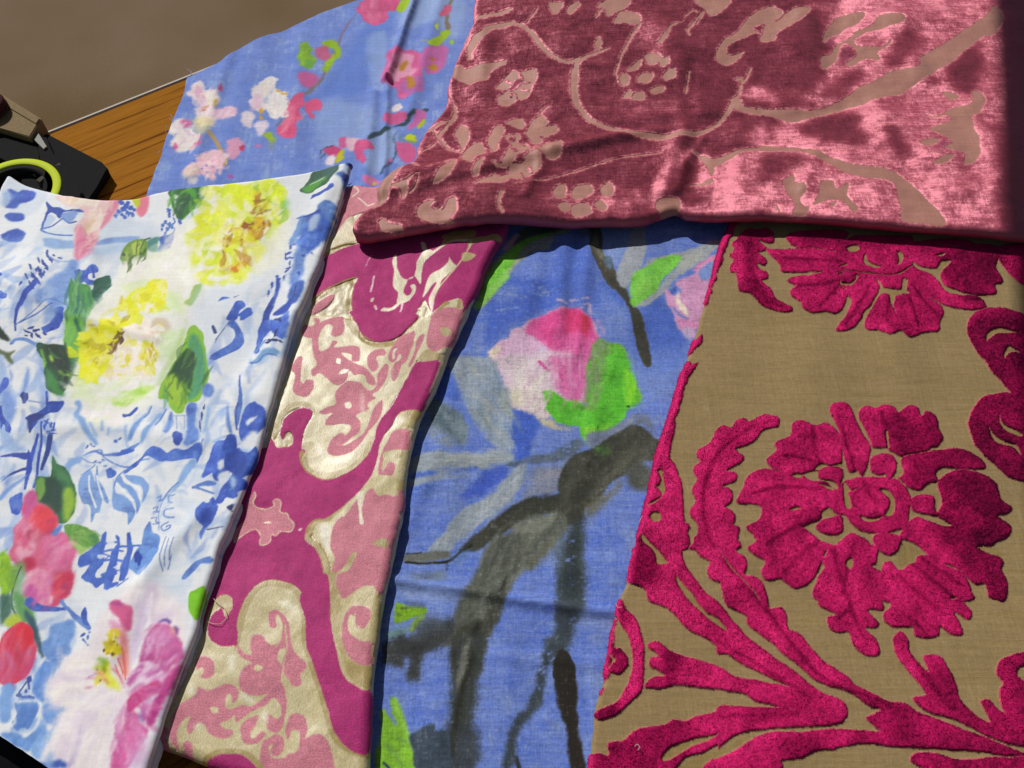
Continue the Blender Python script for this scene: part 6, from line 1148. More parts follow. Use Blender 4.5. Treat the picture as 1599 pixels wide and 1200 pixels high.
    NL(.12, '620,200 660,320 700,450 720,520|480,240 500,380 540,480|330,420 460,440 560,470|160,620 320,590 520,600|240,900 400,800 560,740|330,1060 440,940 600,830|640,1160 680,1020 720,880|1300,1120 1180,1040 1060,960 960,900|1480,860 1340,800 1200,760|1500,600 1360,640 1180,660|1380,470 1220,440 1040,500|1120,220 1040,340 980,420|860,180 880,300 900,400|760,560 800,640 840,680', (20, 14))
    NL(.2, '720,700 700,640 760,600 860,600 920,660 880,740 780,740', 14)
    c.Z(1130, 850, .2933); NL(.12, '600,0 640,160 700,340 780,520|950,140 1080,260 1200,360|1000,60 1150,180 1300,300|960,340 1040,400 1100,460|620,380 700,300|1480,140 1490,260|0,60 120,200 260,360 400,540 560,700 800,800 1100,900|-20,500 160,600 340,720 500,820|0,900 200,900 400,880|1000,520 1100,700 1240,860|1640,1000 1300,940', (10, 20, 10))
    c.Z(980, 600, .2); NL(.12, '1160,240 1000,290 860,380 740,480 660,620 610,780 600,950 640,1150 700,1260', (12, 26, 20))
    c.Z(1080, 330, .325); NL(.12, '300,70 280,180 300,290 380,390 470,440|520,340 640,330 760,290|620,440 720,340 800,270|740,530 820,420 880,310|940,520 960,400|1100,540 1060,420 1040,300|1200,480 1120,400 1070,320|1460,340 1340,260 1200,220|440,200 600,210 760,220', (10, 18, 8))
    nap = c.nap
    c.nap = blur(nap, 1)+0.34*c.n_mot+0.06*c.n_fine
    m = blur(c.mask, 3); rim = np.clip((0.85-m)/0.35, 0, 1)*(c.mask > .4)
    c.nap = c.nap-0.35*rim
    return c
# ------------------------------------------------------------------ materials
def velvet_mat(name, rot, rough=0.45, gloss=0.35, gcol=(0.9, 0.35, 0.45), sheen=0.3, grain=900, scol=(1, 0.5, 0.6), bump=0.4):
    m = NT(name)
    at = m.n('Attribute', attribute_name='dye')
    an = m.n('Attribute', attribute_name='lean')
    co = m.coords(rot, (1, 1, 1))
    n1 = m.noise(co, grain, 2.0); n2 = m.noise(m.coords(rot, (1.0, 0.12, 1)), grain*1.1, 1.5); n3 = m.noise(m.coords(rot, (0.12, 1, 1)), grain*1.1, 1.5)
    f = m.math('MULTIPLY', m.ramp(n1, 0.72, 1.28), m.ramp(n2, 0.88, 1.12))
    f = m.math('MULTIPLY', f, m.ramp(n3, 0.88, 1.12))
    mul = m.n('VectorMath', operation='SCALE'); m.l(at.outputs['Color'], mul.inputs[0]); m.l(f, mul.inputs['Scale'])
    geo = m.n('NewGeometry')
    sc = m.n('VectorMath', operation='SCALE'); m.l(an.outputs['Vector'], sc.inputs[0])
    m.l(m.ramp(m.math('ADD', m.math('MULTIPLY', n2, 0.5), m.math('MULTIPLY', n3, 0.5)), 0.55, 1.45, 0.35, 0.65), sc.inputs['Scale'])
    ad = m.n('VectorMath', operation='ADD')
    b = m.n('Bump'); b.inputs['Strength'].default_value = bump; b.inputs['Distance'].default_value = 0.0006
    m.l(n1, b.inputs['Height'])
    m.l(b.outputs[0], ad.inputs[0]); m.l(sc.outputs[0], ad.inputs[1])
    nm = m.n('VectorMath', operation='NORMALIZE'); m.l(ad.outputs[0], nm.inputs[0])
    p = m.n('BsdfPrincipled')
    m.l(mul.outputs[0], p.inputs['Base Color']); p.inputs['Roughness'].default_value = 0.9
    p.inputs['Specular IOR Level'].default_value = 0.1
    p.inputs['Sheen Weight'].default_value = sheen; p.inputs['Sheen Roughness'].default_value = 0.4
    p.inputs['Sheen Tint'].default_value = (*scol, 1)
    m.l(nm.outputs[0], p.inputs['Normal'])
    g = m.n('BsdfAnisotropic'); g.inputs['Roughness'].default_value = rough
    g.inputs['Color'].default_value = (*gcol, 1); m.l(nm.outputs[0], g.inputs['Normal'])
    mx = m.n('MixShader'); mx.inputs[0].default_value = gloss
    m.l(p.outputs[0], mx.inputs[1]); m.l(g.outputs[0], mx.inputs[2])
    m.l(mx.outputs[0], m.out.inputs[0])
    return m.m
def satin_mat(name, rot):
    m = NT(name)
    at = m.n('Attribute', attribute_name='dye')
    w1 = m.noise(m.coords(rot, (1.0, 0.3, 1)), 1100, 1.0)
    n1 = m.noise(m.coords(rot), 1300, 1.0)
    mul = m.n('VectorMath', operation='SCALE'); m.l(at.outputs['Color'], mul.inputs[0])
    m.l(m.math('MULTIPLY', m.ramp(w1, .85, 1.15), m.ramp(n1, .8, 1.15)), mul.inputs['Scale'])
    p = m.n('BsdfPrincipled'); m.l(mul.outputs[0], p.inputs['Base Color'])
    p.inputs['Roughness'].default_value = 0.43; p.inputs['Metallic'].default_value = 0.0
    p.inputs['Specular IOR Level'].default_value = 0.75
    b = m.n('Bump'); b.inputs['Strength'].default_value = 0.22; b.inputs['Distance'].default_value = 0.0006
    big = m.noise(m.coords(rot, (1, .6, 1)), 90, 2.0)
    m.l(m.math('ADD', m.math('MULTIPLY', n1, 0.5), m.math('ADD', w1, m.math('MULTIPLY', big, 0.5))), b.inputs['Height'])
    m.l(b.outputs[0], p.inputs['Normal']); m.l(p.outputs[0], m.out.inputs[0])
    return m.m

to_cam = (Vector((0, 0.5, HC))-Vector((0, 0.5, 0))+Vector((0, -0.5, 0))).normalized()
half = (to_sun+to_cam).normalized()
LEAN = Vector((half.x, half.y, 0)).normalized()

ALBEDO = 0.80                       # picture colour under this sun -> cloth colour
def build_cloth(root, cv, shape, step, ztop, rad, sides, parts, pile=0.0, lean=None, rollk=9, pn=0.08, tuft=None, alb=1.0, wob=0.0007):
    """shape = (top, bottom, left, right) traced edges at height zp; ztop(X, Y) top surface; parts {id: (name, material, kind)}"""
    top, bot, lef, rig = shape
    eT, eL = edge(top, cv.z), edge(lef, cv.z)
    eB, eR = edge(bot, cv.z), edge(rig, cv.z)
    ln = lambda e: np.linalg.norm(np.diff(e, axis=0), axis=1).sum()
    nu = int(max(ln(eT), ln(eB))/step)+1; nv = int(max(ln(eL), ln(eR))/step)+1
    G = coons(top, bot, lef, rig, nu, nv, cv.z)
    XY, D, Q = roll_edges(G, rad, sides, rollk)
    X, Y = XY[..., 0], XY[..., 1]
    if wob:
        X = X+wob*wnoise(X, Y, .022, cv.seed+60, 3); Y = Y+wob*wnoise(X, Y, .022, cv.seed+61, 3)
    Z = ztop(Q[..., 0], Q[..., 1])-D
    m = cv.sample(cv.mask, Q[..., 0], Q[..., 1])
    base = np.stack([X, Y, Z], -1)
    if pile > 0:
        # raise along the surface normal
        du = np.gradient(base, axis=1); dv = -np.gradient(base, axis=0)
        N = unit(np.cross(du, dv))
        m2 = cv.sample(blur(cv.mask, 3), Q[..., 0], Q[..., 1])
        h = pile*(0.5*sstep(0.15, 0.95, m)+0.5*np.sqrt(np.clip((m2-.4)/.6, 0, 1))*sstep(0.1, 0.6, m))*(1+pn*wnoise(Q[..., 0], Q[..., 1], 0.0028, cv.seed+3, 2))
        base = base+N*h[..., None]
    col = lin(np.clip(cv.sample(cv.img, Q[..., 0], Q[..., 1]), 0, 1))*ALBEDO*alb
    ids = cv.sample(cv.ids, Q[..., 0], Q[..., 1], nearest=True)
    extra = None
    if lean is not None:
        nv_ = cv.sample(cv.nap, Q[..., 0], Q[..., 1])
        a, b_ = lean
        t = (a+b_*nv_)
        extra = {'lean': np.stack([LEAN.x*t, LEAN.y*t, np.zeros_like(t)], -1)}
    fid = ids[:-1, :-1]
    rl = Vector(root.location)
    base = base-np.array([rl.x, rl.y, rl.z])
    made = {}; labs = {}
    fid = fid.copy()
    for k in parts:                                    # specks too small to be pieces go to the ground
        if k == 0: continue
        lab = label_pieces(fid == k); n = np.bincount(lab.ravel()); n[0] = 99
        tiny = (n[lab] < 12); fid[tiny] = 0; lab[tiny] = 0; labs[k] = lab
    for k, spec in parts.items():
        ks = k if isinstance(k, tuple) else (k,)
        fm = np.isin(fid, ks)
        if not fm.any(): continue
        if k == 0:
            o = obj(spec[0], grid_mesh(spec[0], base, col, fm, extra), spec[1], root)
            made[k] = o; continue
        lab = labs[k]
        n = np.bincount(lab.ravel()); n[0] = 0
        for i in [q for q in np.argsort(-n) if n[q] > 0]:
            pm = lab == i
            o = obj(spec[0], grid_mesh(spec[0], base, col, pm, extra), spec[1], root)
        made[k] = o
    for tf in (tuft or []): fibres(root, cv, base, Q, ids, col, lean, **tf)
    return made, base+np.array([rl.x, rl.y, rl.z])
def fibres(root, cv, V, Q, ids, col, lean, n, h, w, spread, mat, edge_only=False, name='pile_fibre', pale=None, seed=500, upright=False):
    """the short upright yarn ends of the pile, one small blade each"""
    rg = np.random.RandomState(cv.seed+seed)
    nv, nu = ids.shape
    ok = cv.sample(cv.mask, Q[..., 0], Q[..., 1]) > .45
    if edge_only:
        mb = cv.sample(blur(cv.mask, 2), Q[..., 0], Q[..., 1])
        ok &= (mb < .95)
    ok[0] = ok[-1] = False; ok[:, 0] = ok[:, -1] = False
    # only what can be seen from above
    du = np.gradient(V, axis=1); dv = -np.gradient(V, axis=0)
    N = unit(np.cross(du, dv)); ok &= N[..., 2] > -.1
    jj, ii = np.nonzero(ok)
    pick = rg.randint(len(jj), size=n); j = jj[pick]; i = ii[pick]
    a = (rg.rand(n, 1)-.5); b = (rg.rand(n, 1)-.5)
    nn = N[j, i]; p = V[j, i]+du[j, i]*a+dv[j, i]*b-nn*h*.45
    t = np.zeros(n)
    if lean is not None and not upright: t = lean[0]+lean[1]*cv.sample(cv.nap, Q[j, i, 0], Q[j, i, 1])
    d = unit(nn+rg.randn(n, 3)*spread*np.array([1, 1, .2])+np.array([LEAN.x, LEAN.y, 0])*(t*.5)[:, None])
    s = unit(np.cross(d, rg.randn(n, 3)))*(w*.5*(.6+.8*rg.rand(n, 1)))
    tip = p+d*(h*(.7+.6*rg.rand(n, 1)))
    co = np.stack([p-s, p+s, tip+s*.5, tip-s*.5], 1).reshape(-1, 3)
    c = col[j, i]*(.92+.26*rg.rand(n, 1))
    if pale is not None: c = c*(1-pale[1])+np.array(pale[0])*pale[1]
    if upright: nn = unit(nn+np.array([0, 0, .5])+np.array([LEAN.x, LEAN.y, 0])*.25)
    sn = unit(nn*1.0+np.array([LEAN.x, LEAN.y, 0])*t[:, None]+rg.randn(n, 3)*.13)
    me = bpy.data.meshes.new(name)
    me.vertices.add(4*n); me.vertices.foreach_set('co', co.astype(np.float32).ravel())
    me.loops.add(4*n); me.loops.foreach_set('vertex_index', np.arange(4*n, dtype=np.int32))
    me.polygons.add(n); me.polygons.foreach_set('loop_start', np.arange(0, 4*n, 4, dtype=np.int32))
    at = me.attributes.new('dye', 'FLOAT_COLOR', 'POINT')
    at.data.foreach_set('color', np.concatenate([np.repeat(c, 4, 0), np.ones((4*n, 1))], 1).astype(np.float32).ravel())
    e = me.attributes.new('sn', 'FLOAT_VECTOR', 'POINT'); e.data.foreach_set('vector', np.repeat(sn, 4, 0).astype(np.float32).ravel())
    me.update(calc_edges=True)
    o = obj(name, me, mat, root); o['kind'] = 'stuff'
    return o
def fibre_mat(name, gloss, gcol, rough=.5):
    m = NT(name); at = m.n('Attribute', attribute_name='dye'); an = m.n('Attribute', attribute_name='sn')
    nm = m.n('VectorMath', operation='NORMALIZE'); m.l(an.outputs['Vector'], nm.inputs[0])
    p = m.n('BsdfDiffuse'); m.l(at.outputs['Color'], p.inputs['Color']); m.l(nm.outputs[0], p.inputs['Normal'])
    g = m.n('BsdfAnisotropic'); g.inputs['Roughness'].default_value = rough; g.inputs['Color'].default_value = (*gcol, 1); m.l(nm.outputs[0], g.inputs['Normal'])
    mx = m.n('MixShader'); mx.inputs[0].default_value = gloss
    m.l(p.outputs[0], mx.inputs[1]); m.l(g.outputs[0], mx.inputs[2]); m.l(mx.outputs[0], m.out.inputs[0])
    return m.m

LE = 'ffffff'
# ------------------------------------------------------------------ outlines in the photograph
A_SHAPE = ('8,268 30,281 60,292 100,305 150,314 200,311 260,298 330,288 400,279 460,270 520,258 553,250',
           '-75,1108 0,1150 75,1200 130,1240 205,1300',
           '8,268 -12,320 -40,500 -60,800 -75,1108',
           '553,250 540,296 520,348 495,425 465,500 440,578 417,650 404,700 384,750 365,800 345,850 328,900 312,950 299,1000 278,1050 260,1100 242,1150 226,1200 205,1300')
B_SHAPE = ('480,292 548,288 575,291 600,290 640,295 700,290 798,300', '150,1130 200,1145 245,1163 290,1180 350,1206 420,1226 500,1240 572,1250',
           '480,292 470,330 430,430 390,560 350,680 310,800 260,920 200,1050 150,1130',
           '798,300 795,345 788,368 767,400 747,450 722,505 702,545 683,595 668,625 656,650 640,700 633,750 628,800 617,850 606,900 596,950 590,1000 583,1050 581,1100 577,1150 575,1200 572,1250')
C_SHAPE = ('670,300 900,292 1260,300', '480,1290 750,1290 980,1290', '670,300 620,500 560,800 510,1050 480,1290', '1260,300 1180,560 1100,850 1020,1100 980,1290')
D_SHAPE = ('291,123 330,106 360,88 400,64 440,50 500,22 560,0 620,-22 700,-50 800,-85', '190,400 350,402 500,405 680,408',
           '291,123 285,150 264,200 252,240 232,290 222,320 190,400', '800,-85 780,60 740,220 680,408')
E_SHAPE = ('745,-110 1000,-112 1300,-114 1720,-116', '560,372 575,378 600,374 655,365 700,357 741,351 790,346 840,344 885,344 940,342 1000,341 1027,333 1057,324 1080,332 1137,336 1200,337 1274,340 1330,345 1374,350 1474,358 1567,366 1640,372 1720,378',
           '745,-110 739,0 732,20 722,45 710,75 700,108 697,135 687,157 665,182 659,197 652,215 650,240 640,255 617,265 600,282 590,300 588,318 570,334 557,346 552,360 560,372', '1720,-116 1720,100 1720,378')
F_SHAPE = ('1150,290 1400,288 1720,290', '905,1290 1300,1290 1720,1290',
           '1150,290 1142,342 1130,367 1118,412 1102,470 1085,527 1075,555 1062,592 1051,630 1040,666 1024,720 1014,772 1002,820 992,855 982,900 970,930 963,965 957,990 947,1045 940,1080 932,1112 925,1180 922,1200 905,1290', '1720,290 1720,700 1720,1290')

# ------------------------------------------------------------------ table, floor
def table_and_room():
    ax, ay = [float(q) for q in P(75, 207)]; bx, by = [float(q) for q in P(290, 121)]
    u = Vector((bx-ax, by-ay, 0)).normalized(); n = Vector((-u.y, u.x, 0))       # along the far edge; away from the viewer
    o = Vector((ax, ay, 0))
    m = NT('oak_veneer')
    ang = math.atan2(u.y, u.x)
    tc = m.n('TexCoord'); mp = m.n('Mapping'); mp.vector_type = 'TEXTURE'
    mp.inputs['Rotation'].default_value = (0, 0, 0)
    m.l(tc.outputs['Object'], mp.inputs['Vector'])
    sx = m.n('Mapping'); sx.inputs['Scale'].default_value = (3.0, 95, 1); sx.inputs['Rotation'].default_value = (0, 0, 0.10); m.l(mp.outputs[0], sx.inputs['Vector'])
    g1 = m.noise(sx.outputs[0], 1.6, 3.0, .55)
    sx2 = m.n('Mapping'); sx2.inputs['Scale'].default_value = (16, 420, 1); m.l(mp.outputs[0], sx2.inputs['Vector'])
    g2 = m.noise(sx2.outputs[0], 2.0, 2.0)
    ra = m.n('ValToRGB'); ra.color_ramp.elements[0].position = .33; ra.color_ramp.elements[0].color = (0.13, 0.040, 0.004, 1)
    ra.color_ramp.elements[1].position = .42; ra.color_ramp.elements[1].color = (0.29, 0.115, 0.012, 1)
    e = ra.color_ramp.elements.new(.8); e.color = (0.33, 0.135, 0.016, 1)
    m.l(g1, ra.inputs[0])
    mul = m.n('VectorMath', operation='SCALE'); m.l(ra.outputs[0], mul.inputs[0]); m.l(m.ramp(g2, .8, 1.15), mul.inputs['Scale'])
    p = m.n('BsdfPrincipled'); m.l(mul.outputs[0], p.inputs['Base Color']); p.inputs['Roughness'].default_value = .8; p.inputs['Specular IOR Level'].default_value = .03
    m.l(p.outputs[0], m.out.inputs[0])
    t = thing('wooden_table', 'oak veneered wooden table with a pale grey edge strip, under all the fabrics', 'table', o+Vector((0, 0, -0.72)), rz=ang)
    def box(x0, x1, y0, y1, z0, z1, bev=0.0):
        bm = bmesh.new()
        vs = [bm.verts.new((x, y, z)) for z in (z0, z1) for y in (y0, y1) for x in (x0, x1)]
        for f in ((0, 1, 3, 2), (4, 6, 7, 5), (0, 4, 5, 1), (2, 3, 7, 6), (0, 2, 6, 4), (1, 5, 7, 3)): bm.faces.new([vs[i] for i in f])
        if bev: bmesh.ops.bevel(bm, geom=bm.edges[:], offset=bev, segments=2, affect='EDGES')
        return bm
    # local frame: x along the far edge, y away from the viewer, table top at z = .72
    # near edge passes through (-50,1128) and (100,1215)
    L0, L1, W = -0.55, 1.75, 1.35
    bm_obj('table_top', box(L0, L1, -W, -0.0035, .695, .72, .0015), m.m, t)
    gs = NT('grey_plastic'); pp = gs.n('BsdfPrincipled'); pp.inputs['Base Color'].default_value = (.50, .46, .41, 1); pp.inputs['Specular IOR Level'].default_value = .05; pp.inputs['Roughness'].default_value = .8; gs.l(pp.outputs[0], gs.out.inputs[0])
    bm_obj('edge_strip', box(L0, L1, -0.0035, 0.0015, .690, .7215, .0012), gs.m, t)
    for x, y in ((L0+.08, -.06), (L1-.08, -.06), (L0+.08, -W+.06), (L1-.08, -W+.06)):
        bm_obj('leg', box(x-.025, x+.025, y-.025, y+.025, 0, .694, .003), m.m, t)
    # carpet floor
    cm = NT('brown_carpet'); co = cm.coords(); a = cm.noise(co, 700, 3.0, .7); b2 = cm.noise(co, 3.2, 3.0)
    r2 = cm.n('ValToRGB'); r2.color_ramp.elements[0].color = (.130, .085, .042, 1); r2.color_ramp.elements[1].color = (.20, .145, .10, 1)
    r2.color_ramp.elements[0].position = .3; r2.color_ramp.elements[1].position = .7
    cm.l(b2, r2.inputs[0]); s = cm.n('VectorMath', operation='SCALE'); cm.l(r2.outputs[0], s.inputs[0]); cm.l(cm.ramp(a, .75, 1.25), s.inputs['Scale'])
    p3 = cm.n('BsdfPrincipled'); p3.inputs['Roughness'].default_value = .95; p3.inputs['Specular IOR Level'].default_value = .1; cm.l(s.outputs[0], p3.inputs['Base Color'])
    bb = cm.n('Bump'); bb.inputs['Strength'].default_value = .4; bb.inputs['Distance'].default_value = .002; cm.l(a, bb.inputs['Height']); cm.l(bb.outputs[0], p3.inputs['Normal'])
    cm.l(p3.outputs[0], cm.out.inputs[0])
    bm = bmesh.new(); bmesh.ops.create_grid(bm, x_segments=4, y_segments=4, size=6)
    f = bm_obj('floor', bm, cm.m); f.location = (0, 0, -.72); f['kind'] = 'structure'
    # low carpeted ledge behind the table
    lg = bm_obj('ledge', box(L0, L1, .006, 1.6, 0, .60, .004), cm.m); lg.location = t.location; lg.rotation_euler = t.rotation_euler; lg['kind'] = 'structure'
    return t, o, u, n
table, TO, TU, TN = table_and_room()

def cell(cls, **k): return cls
# ------------------------------------------------------------------ the cloths
def root_at(name, label, cat, px, py, grp):
    v = P3(px, py, 0)
    return thing(name, label, cat, v, grp)
GRP = 'fabric samples laid out on the table'
ROT_A = math.radians(-19)

# far blue cloth with blossoms
if 'D' in WHAT:
    cv = paint_blossom()
    r = root_at('printed_cotton_fabric', 'light blue cotton with small pink and white blossoms, flat beside the bare wood', 'fabric', 400, 200, GRP)
    def zD(X, Y):
        z = 0.0035+bumps(X, Y, [(650, 0, 606, 130, .006, .009), (606, 130, 600, 300, .005, .004), (585, 150, 570, 300, .008, .004), (420, 40, 330, 300, .02, .003), (470, 60, 460, 300, .012, .0025), (690, 0, 640, 180, .01, .004), (360, 90, 300, 280, .009, .003)])
        return z+0.0009*wnoise(X, Y, .05, 5, 3)+0.0012*(1+wnoise(X, Y, .03, 6, 2, 1, .3, .3))
    mD = cloth_mat('blue_cotton', math.radians(-17), amt=.07, slub=.06, bump=.2)
    pr, VD = build_cloth(r, cv, D_SHAPE, 0.00095, zD, 0.0012, 'LT', {0: ('cloth_sheet', mD)}, rollk=3)
    clothD = r
if 'C' in WHAT:
    cv = paint_tulip()
    r = root_at('printed_linen_fabric', 'blue linen with one large pink tulip, green sepal and black brushed stems', 'fabric', 800, 700, GRP)
    def zC(X, Y):
        z = 0.0075+bumps(X, Y, [
                                (880, 360, 870, 520, .010, .004), (905, 360, 885, 500, .006, -.001), (850, 380, 820, 500, .012, .003), (1010, 350, 1000, 500, .02, .003), (920, 380, 900, 560, .008, .003),
                                (700, 700, 690, 1200, .02, .002), (800, 1000, 780, 1200, .02, .002)])
        z = z+ridge(X, Y, '575,905 640,915 760,936 870,952 990,968', .0055, .0042)+ridge(X, Y, '575,898 640,908 760,929 870,945 990,961', .012, .001)
        z = z+ridge(X, Y, '720,560 690,700 640,830', .007, .0018)+ridge(X, Y, '960,560 900,760 880,900', .008, .0016)+ridge(X, Y, '650,1010 760,1030 930,1040', .006, .0012)
        return z+0.0013*wnoise(X, Y, .06, 15, 3)+0.0016*wnoise(X, Y, .045, 16, 2, 1, .35, -.1)
    mC = cloth_mat('blue_linen', math.radians(-4), thread=(1500, 520), amt=.20, slub=.10, bump=.4)
    pr, VC = build_cloth(r, cv, C_SHAPE, 0.00085, zC, 0.0012, '', {0: ('cloth_sheet', mC)})
if 'B' in WHAT:
    cv = paint_damask()
    r = root_at('velvet_damask_fabric', 'narrow folded damask with plum and rose velvet swirls on shiny gold satin', 'fabric', 500, 800, GRP)
    def zB(X, Y):
        z = 0.0225+bumps(X, Y, [(560, 300, 620, 330, .02, .002), (700, 400, 690, 500, .02, .002)])
        return z+0.0012*wnoise(X, Y, .05, 25, 2)+0.0002*wnoise(X, Y, .012, 26, 2)
    # satin puckers between the velvet
    mS = satin_mat('gold_satin', math.radians(-17))
    mP = velvet_mat('plum_velvet', math.radians(-17), rough=.6, gloss=.05, gcol=(.9, .35, .6), sheen=.12, scol=(1, .5, .75))
    mR = velvet_mat('rose_velvet', math.radians(-17), rough=.6, gloss=.06, gcol=(1, .7, .75), sheen=.14)
    sat = 1-cv.mask
    cv.nap = np.full((cv.h, cv.w), .5)+.2*cv.n_mot
    puck = cv.n_mot*0+fbm(cv.h, cv.w, 22, 16, 991, 3)
    _m = cv.mask
    def zB2(X, Y):
        return zB(X, Y)+0.0010*cv.sample(puck*(1-_m), X, Y)
    pr, VB = build_cloth(r, cv, B_SHAPE, 0.00085, zB2, 0.0082, 'RBT', {0: ('satin_ground', mS), 1: ('plum_velvet_band', mP, 'plum velvet bands and bulb shapes'), 2: ('rose_velvet_scroll', mR, 'dusty rose velvet scrolls and small flowers')}, pile=0.0008, lean=(-.15, .25), pn=.0)
if 'F' in WHAT:
    cv = paint_magenta()
    r = root_at('cut_velvet_fabric', 'khaki fabric with raised magenta velvet flowers and scrolling stems, at the right', 'fabric', 1300, 750, GRP)
    def zF(X, Y):
        z = 0.0160+bumps(X, Y, [(1130, 420, 1400, 520, .05, .003), (1380, 480, 1400, 620, .025, .003), (1200, 500, 1180, 640, .03, -.002), (1280, 560, 1500, 600, .03, .002)])
        return z+0.0016*wnoise(X, Y, .09, 35, 2)
    mK = cloth_mat('khaki_weave', math.radians(-10), thread=(1100, 420), amt=.15, slub=.08, bump=.4, spec=.35)
    mM = velvet_mat('magenta_velvet', math.radians(-10), rough=.6, gloss=.05, gcol=(.95, .12, .42), sheen=.0, grain=1100, scol=(1, .2, .5))
    parts = {0: ('woven_ground', mK)}
    for k, nm in ((1, 'velvet_border'), (2, 'velvet_flower'), (6, 'velvet_flower'), (3, 'velvet_leaf'), (8, 'velvet_tendril'), (4, 'velvet_spray'), (7, 'velvet_stem'), (5, 'velvet_scroll')):
        parts[k] = (nm, mM)
    pr, VF = build_cloth(r, cv, F_SHAPE, 0.00095, zF, 0.0042, 'L', parts, pile=0.0016, lean=(-.8, 1.4), pn=.10, tuft=[dict(n=240000, h=.0013, w=.00050, spread=.36, mat=fibre_mat('magenta_yarn', .06, (.95, .14, .45)))])
if 'A' in WHAT:
    cv = paint_peony()
    r = root_at('floral_cotton_fabric', 'white cotton printed with yellow peonies, pink flowers and blue drawings, folded, at the left', 'fabric', 200, 700, GRP)
    def zA(X, Y):
        z = 0.0335+bumps(X, Y, [(60, 290, 40, 420, .02, -.003), (10, 430, 60, 640, .04, .004), (150, 340, 60, 520, .03, .003), (300, 840, 200, 1000, .02, .002), (560, 260, 470, 440, .012, .002), (500, 430, 420, 640, .012, .0025)])
        z = z+ridge(X, Y, '20,470 120,520 260,560', .007, .0022)+ridge(X, Y, '120,330 160,430 150,560', .009, .002)+ridge(X, Y, '330,830 230,940 200,1040', .008, .002)+ridge(X, Y, '470,520 380,640 350,760', .010, .0022)+ridge(X, Y, '60,700 180,690 330,720', .010, .0018)
        return z+0.0018*wnoise(X, Y, .09, 45, 2)+0.0016*wnoise(X, Y, .05, 46, 3, 1, .4, .3)
    mA = cloth_mat('white_cotton', ROT_A, amt=.045, slub=.03, bump=.12, sheen=.05, rough=.7, spec=.3)
    pr, VA = build_cloth(r, cv, A_SHAPE, 0.00095, zA, 0.0054, 'TRL', {0: ('cloth_sheet', mA)}, rollk=10, alb=1.1)
    sh = lambda s_, dx, dy: ' '.join('%g,%g' % (float(q.split(',')[0])+dx, float(q.split(',')[1])+dy) for q in s_.split())
    rt = sh(A_SHAPE[3], 5, 3)
    low = '543,300 524,352 499,429 470,503 444,582 421,654 408,704 388,754 369,804 349,854 332,904 316,954 303,1004 282,1054 264,1104 246,1154 230,1204 209,1304'
    build_cloth(r, cv, ('450,310 500,305 543,300', '100,1290 209,1304', sh(low, -95, 4), low), 0.0016, lambda X, Y: zA(X, Y)-.0105+.0008*wnoise(X, Y, .03, 48, 2), 0.0054, 'R', {0: ('folded_layer', mA)}, rollk=8, alb=1.1, wob=.0016)
    build_cloth(r, cv, ('12,270 30,278 60,289 100,302 150,311 200,308 260,295 330,285 400,276 460,268', '0,338 100,370 200,381 330,358 460,340', '12,270 0,338', '460,268 460,340'), 0.0018, lambda X, Y: zA(X, Y)-.0105, 0.0054, 'T', {0: ('folded_layer', mA)}, rollk=8, alb=1.1, wob=.0016)
if 'E' in WHAT:
    cv = paint_devore()
    r = root_at('burnout_velvet_fabric', 'dusty rose crushed velvet with bare scrolls and flowers, draped across the tops of the others', 'fabric', 1100, 250, GRP)
    ex, ey = [float(q) for q in P(1000, 345)]
    def zE(X, Y):
        # high over the cloths in front, low on the table behind
        t = sstep(0.0, 0.22, Y-ey)
        xa, _ = P(760, 345); xb, _ = P(900, 345); xc, _ = P(1080, 340); xd, _ = P(1180, 340)
        front = 0.0445-0.0105*sstep(float(xa), float(xb), X)+0.0030*sstep(float(xc), float(xd), X)
        z = front*(1-t)+0.030*t
        x1, _ = P(700, 250); x2, _ = P(900, 250)
        l = sstep(float(x1)-.05, float(x2)+.02, X)*1.0
        z = z*(1-(1-l)*t*0.75)
        z = z+bumps(X, Y, [(600, 352, 800, 300, .012, -.003), (640, 315, 860, 265, .010, .0028), (860, 265, 1030, 235, .010, .0034), (1060, 232, 1030, 330, .012, .007), (1085, 250, 1075, 330, .010, -.004),
                            (1000, 240, 1150, 215, .012, -.003), (1075, 130, 1070, 200, .010, -.003), (1020, 60, 1090, 210, .02, .004), (1250, 0, 1240, 200, .03, .006), (1300, 30, 1290, 160, .02, -.003),
                            (1390, 60, 1420, 150, .02, .005), (1350, 200, 1480, 330, .03, .005), (1330, 190, 1200, 230, .015, -.003), (1500, 200, 1545, 330, .02, .004), (700, 100, 690, 240, .015, .004), (760, 50, 740, 150, .02, .003), (1150, 200, 1140, 330, .015, .003)])
        z = z+ridge(X, Y, '625,338 700,318 790,292 880,266 980,243 1040,236', .008, .0024)+ridge(X, Y, '650,345 780,318 900,292 1010,268', .014, -.0008)
        z = z+ridge(X, Y, '1050,330 1062,290 1090,250', .006, .003)+ridge(X, Y, '820,340 840,300 838,270', .006, .0022)+ridge(X, Y, '1240,335 1260,280', .010, .0025)+ridge(X, Y, '720,10 760,90 750,170', .012, .0025)
        return z+0.0018*wnoise(X, Y, .05, 55, 3)
    mG = cloth_mat('burnt_out_ground', 0.05, thread=(1000, 400), amt=.08, slub=.08, rough=.6, spec=.4, bump=.2)
    mV = velvet_mat('rose_crushed_velvet', 0.05, rough=.60, gloss=.29, gcol=(.84, .38, .47), sheen=.0, grain=800, scol=(1, .6, .65))
    pr, VE = build_cloth(r, cv, E_SHAPE, 0.00105, zE, 0.0075, 'BL', {0: ('bare_ground', mG), 1: ('velvet_pile', mV)}, pile=0.0006, lean=(-.75, 1.15), rollk=14)
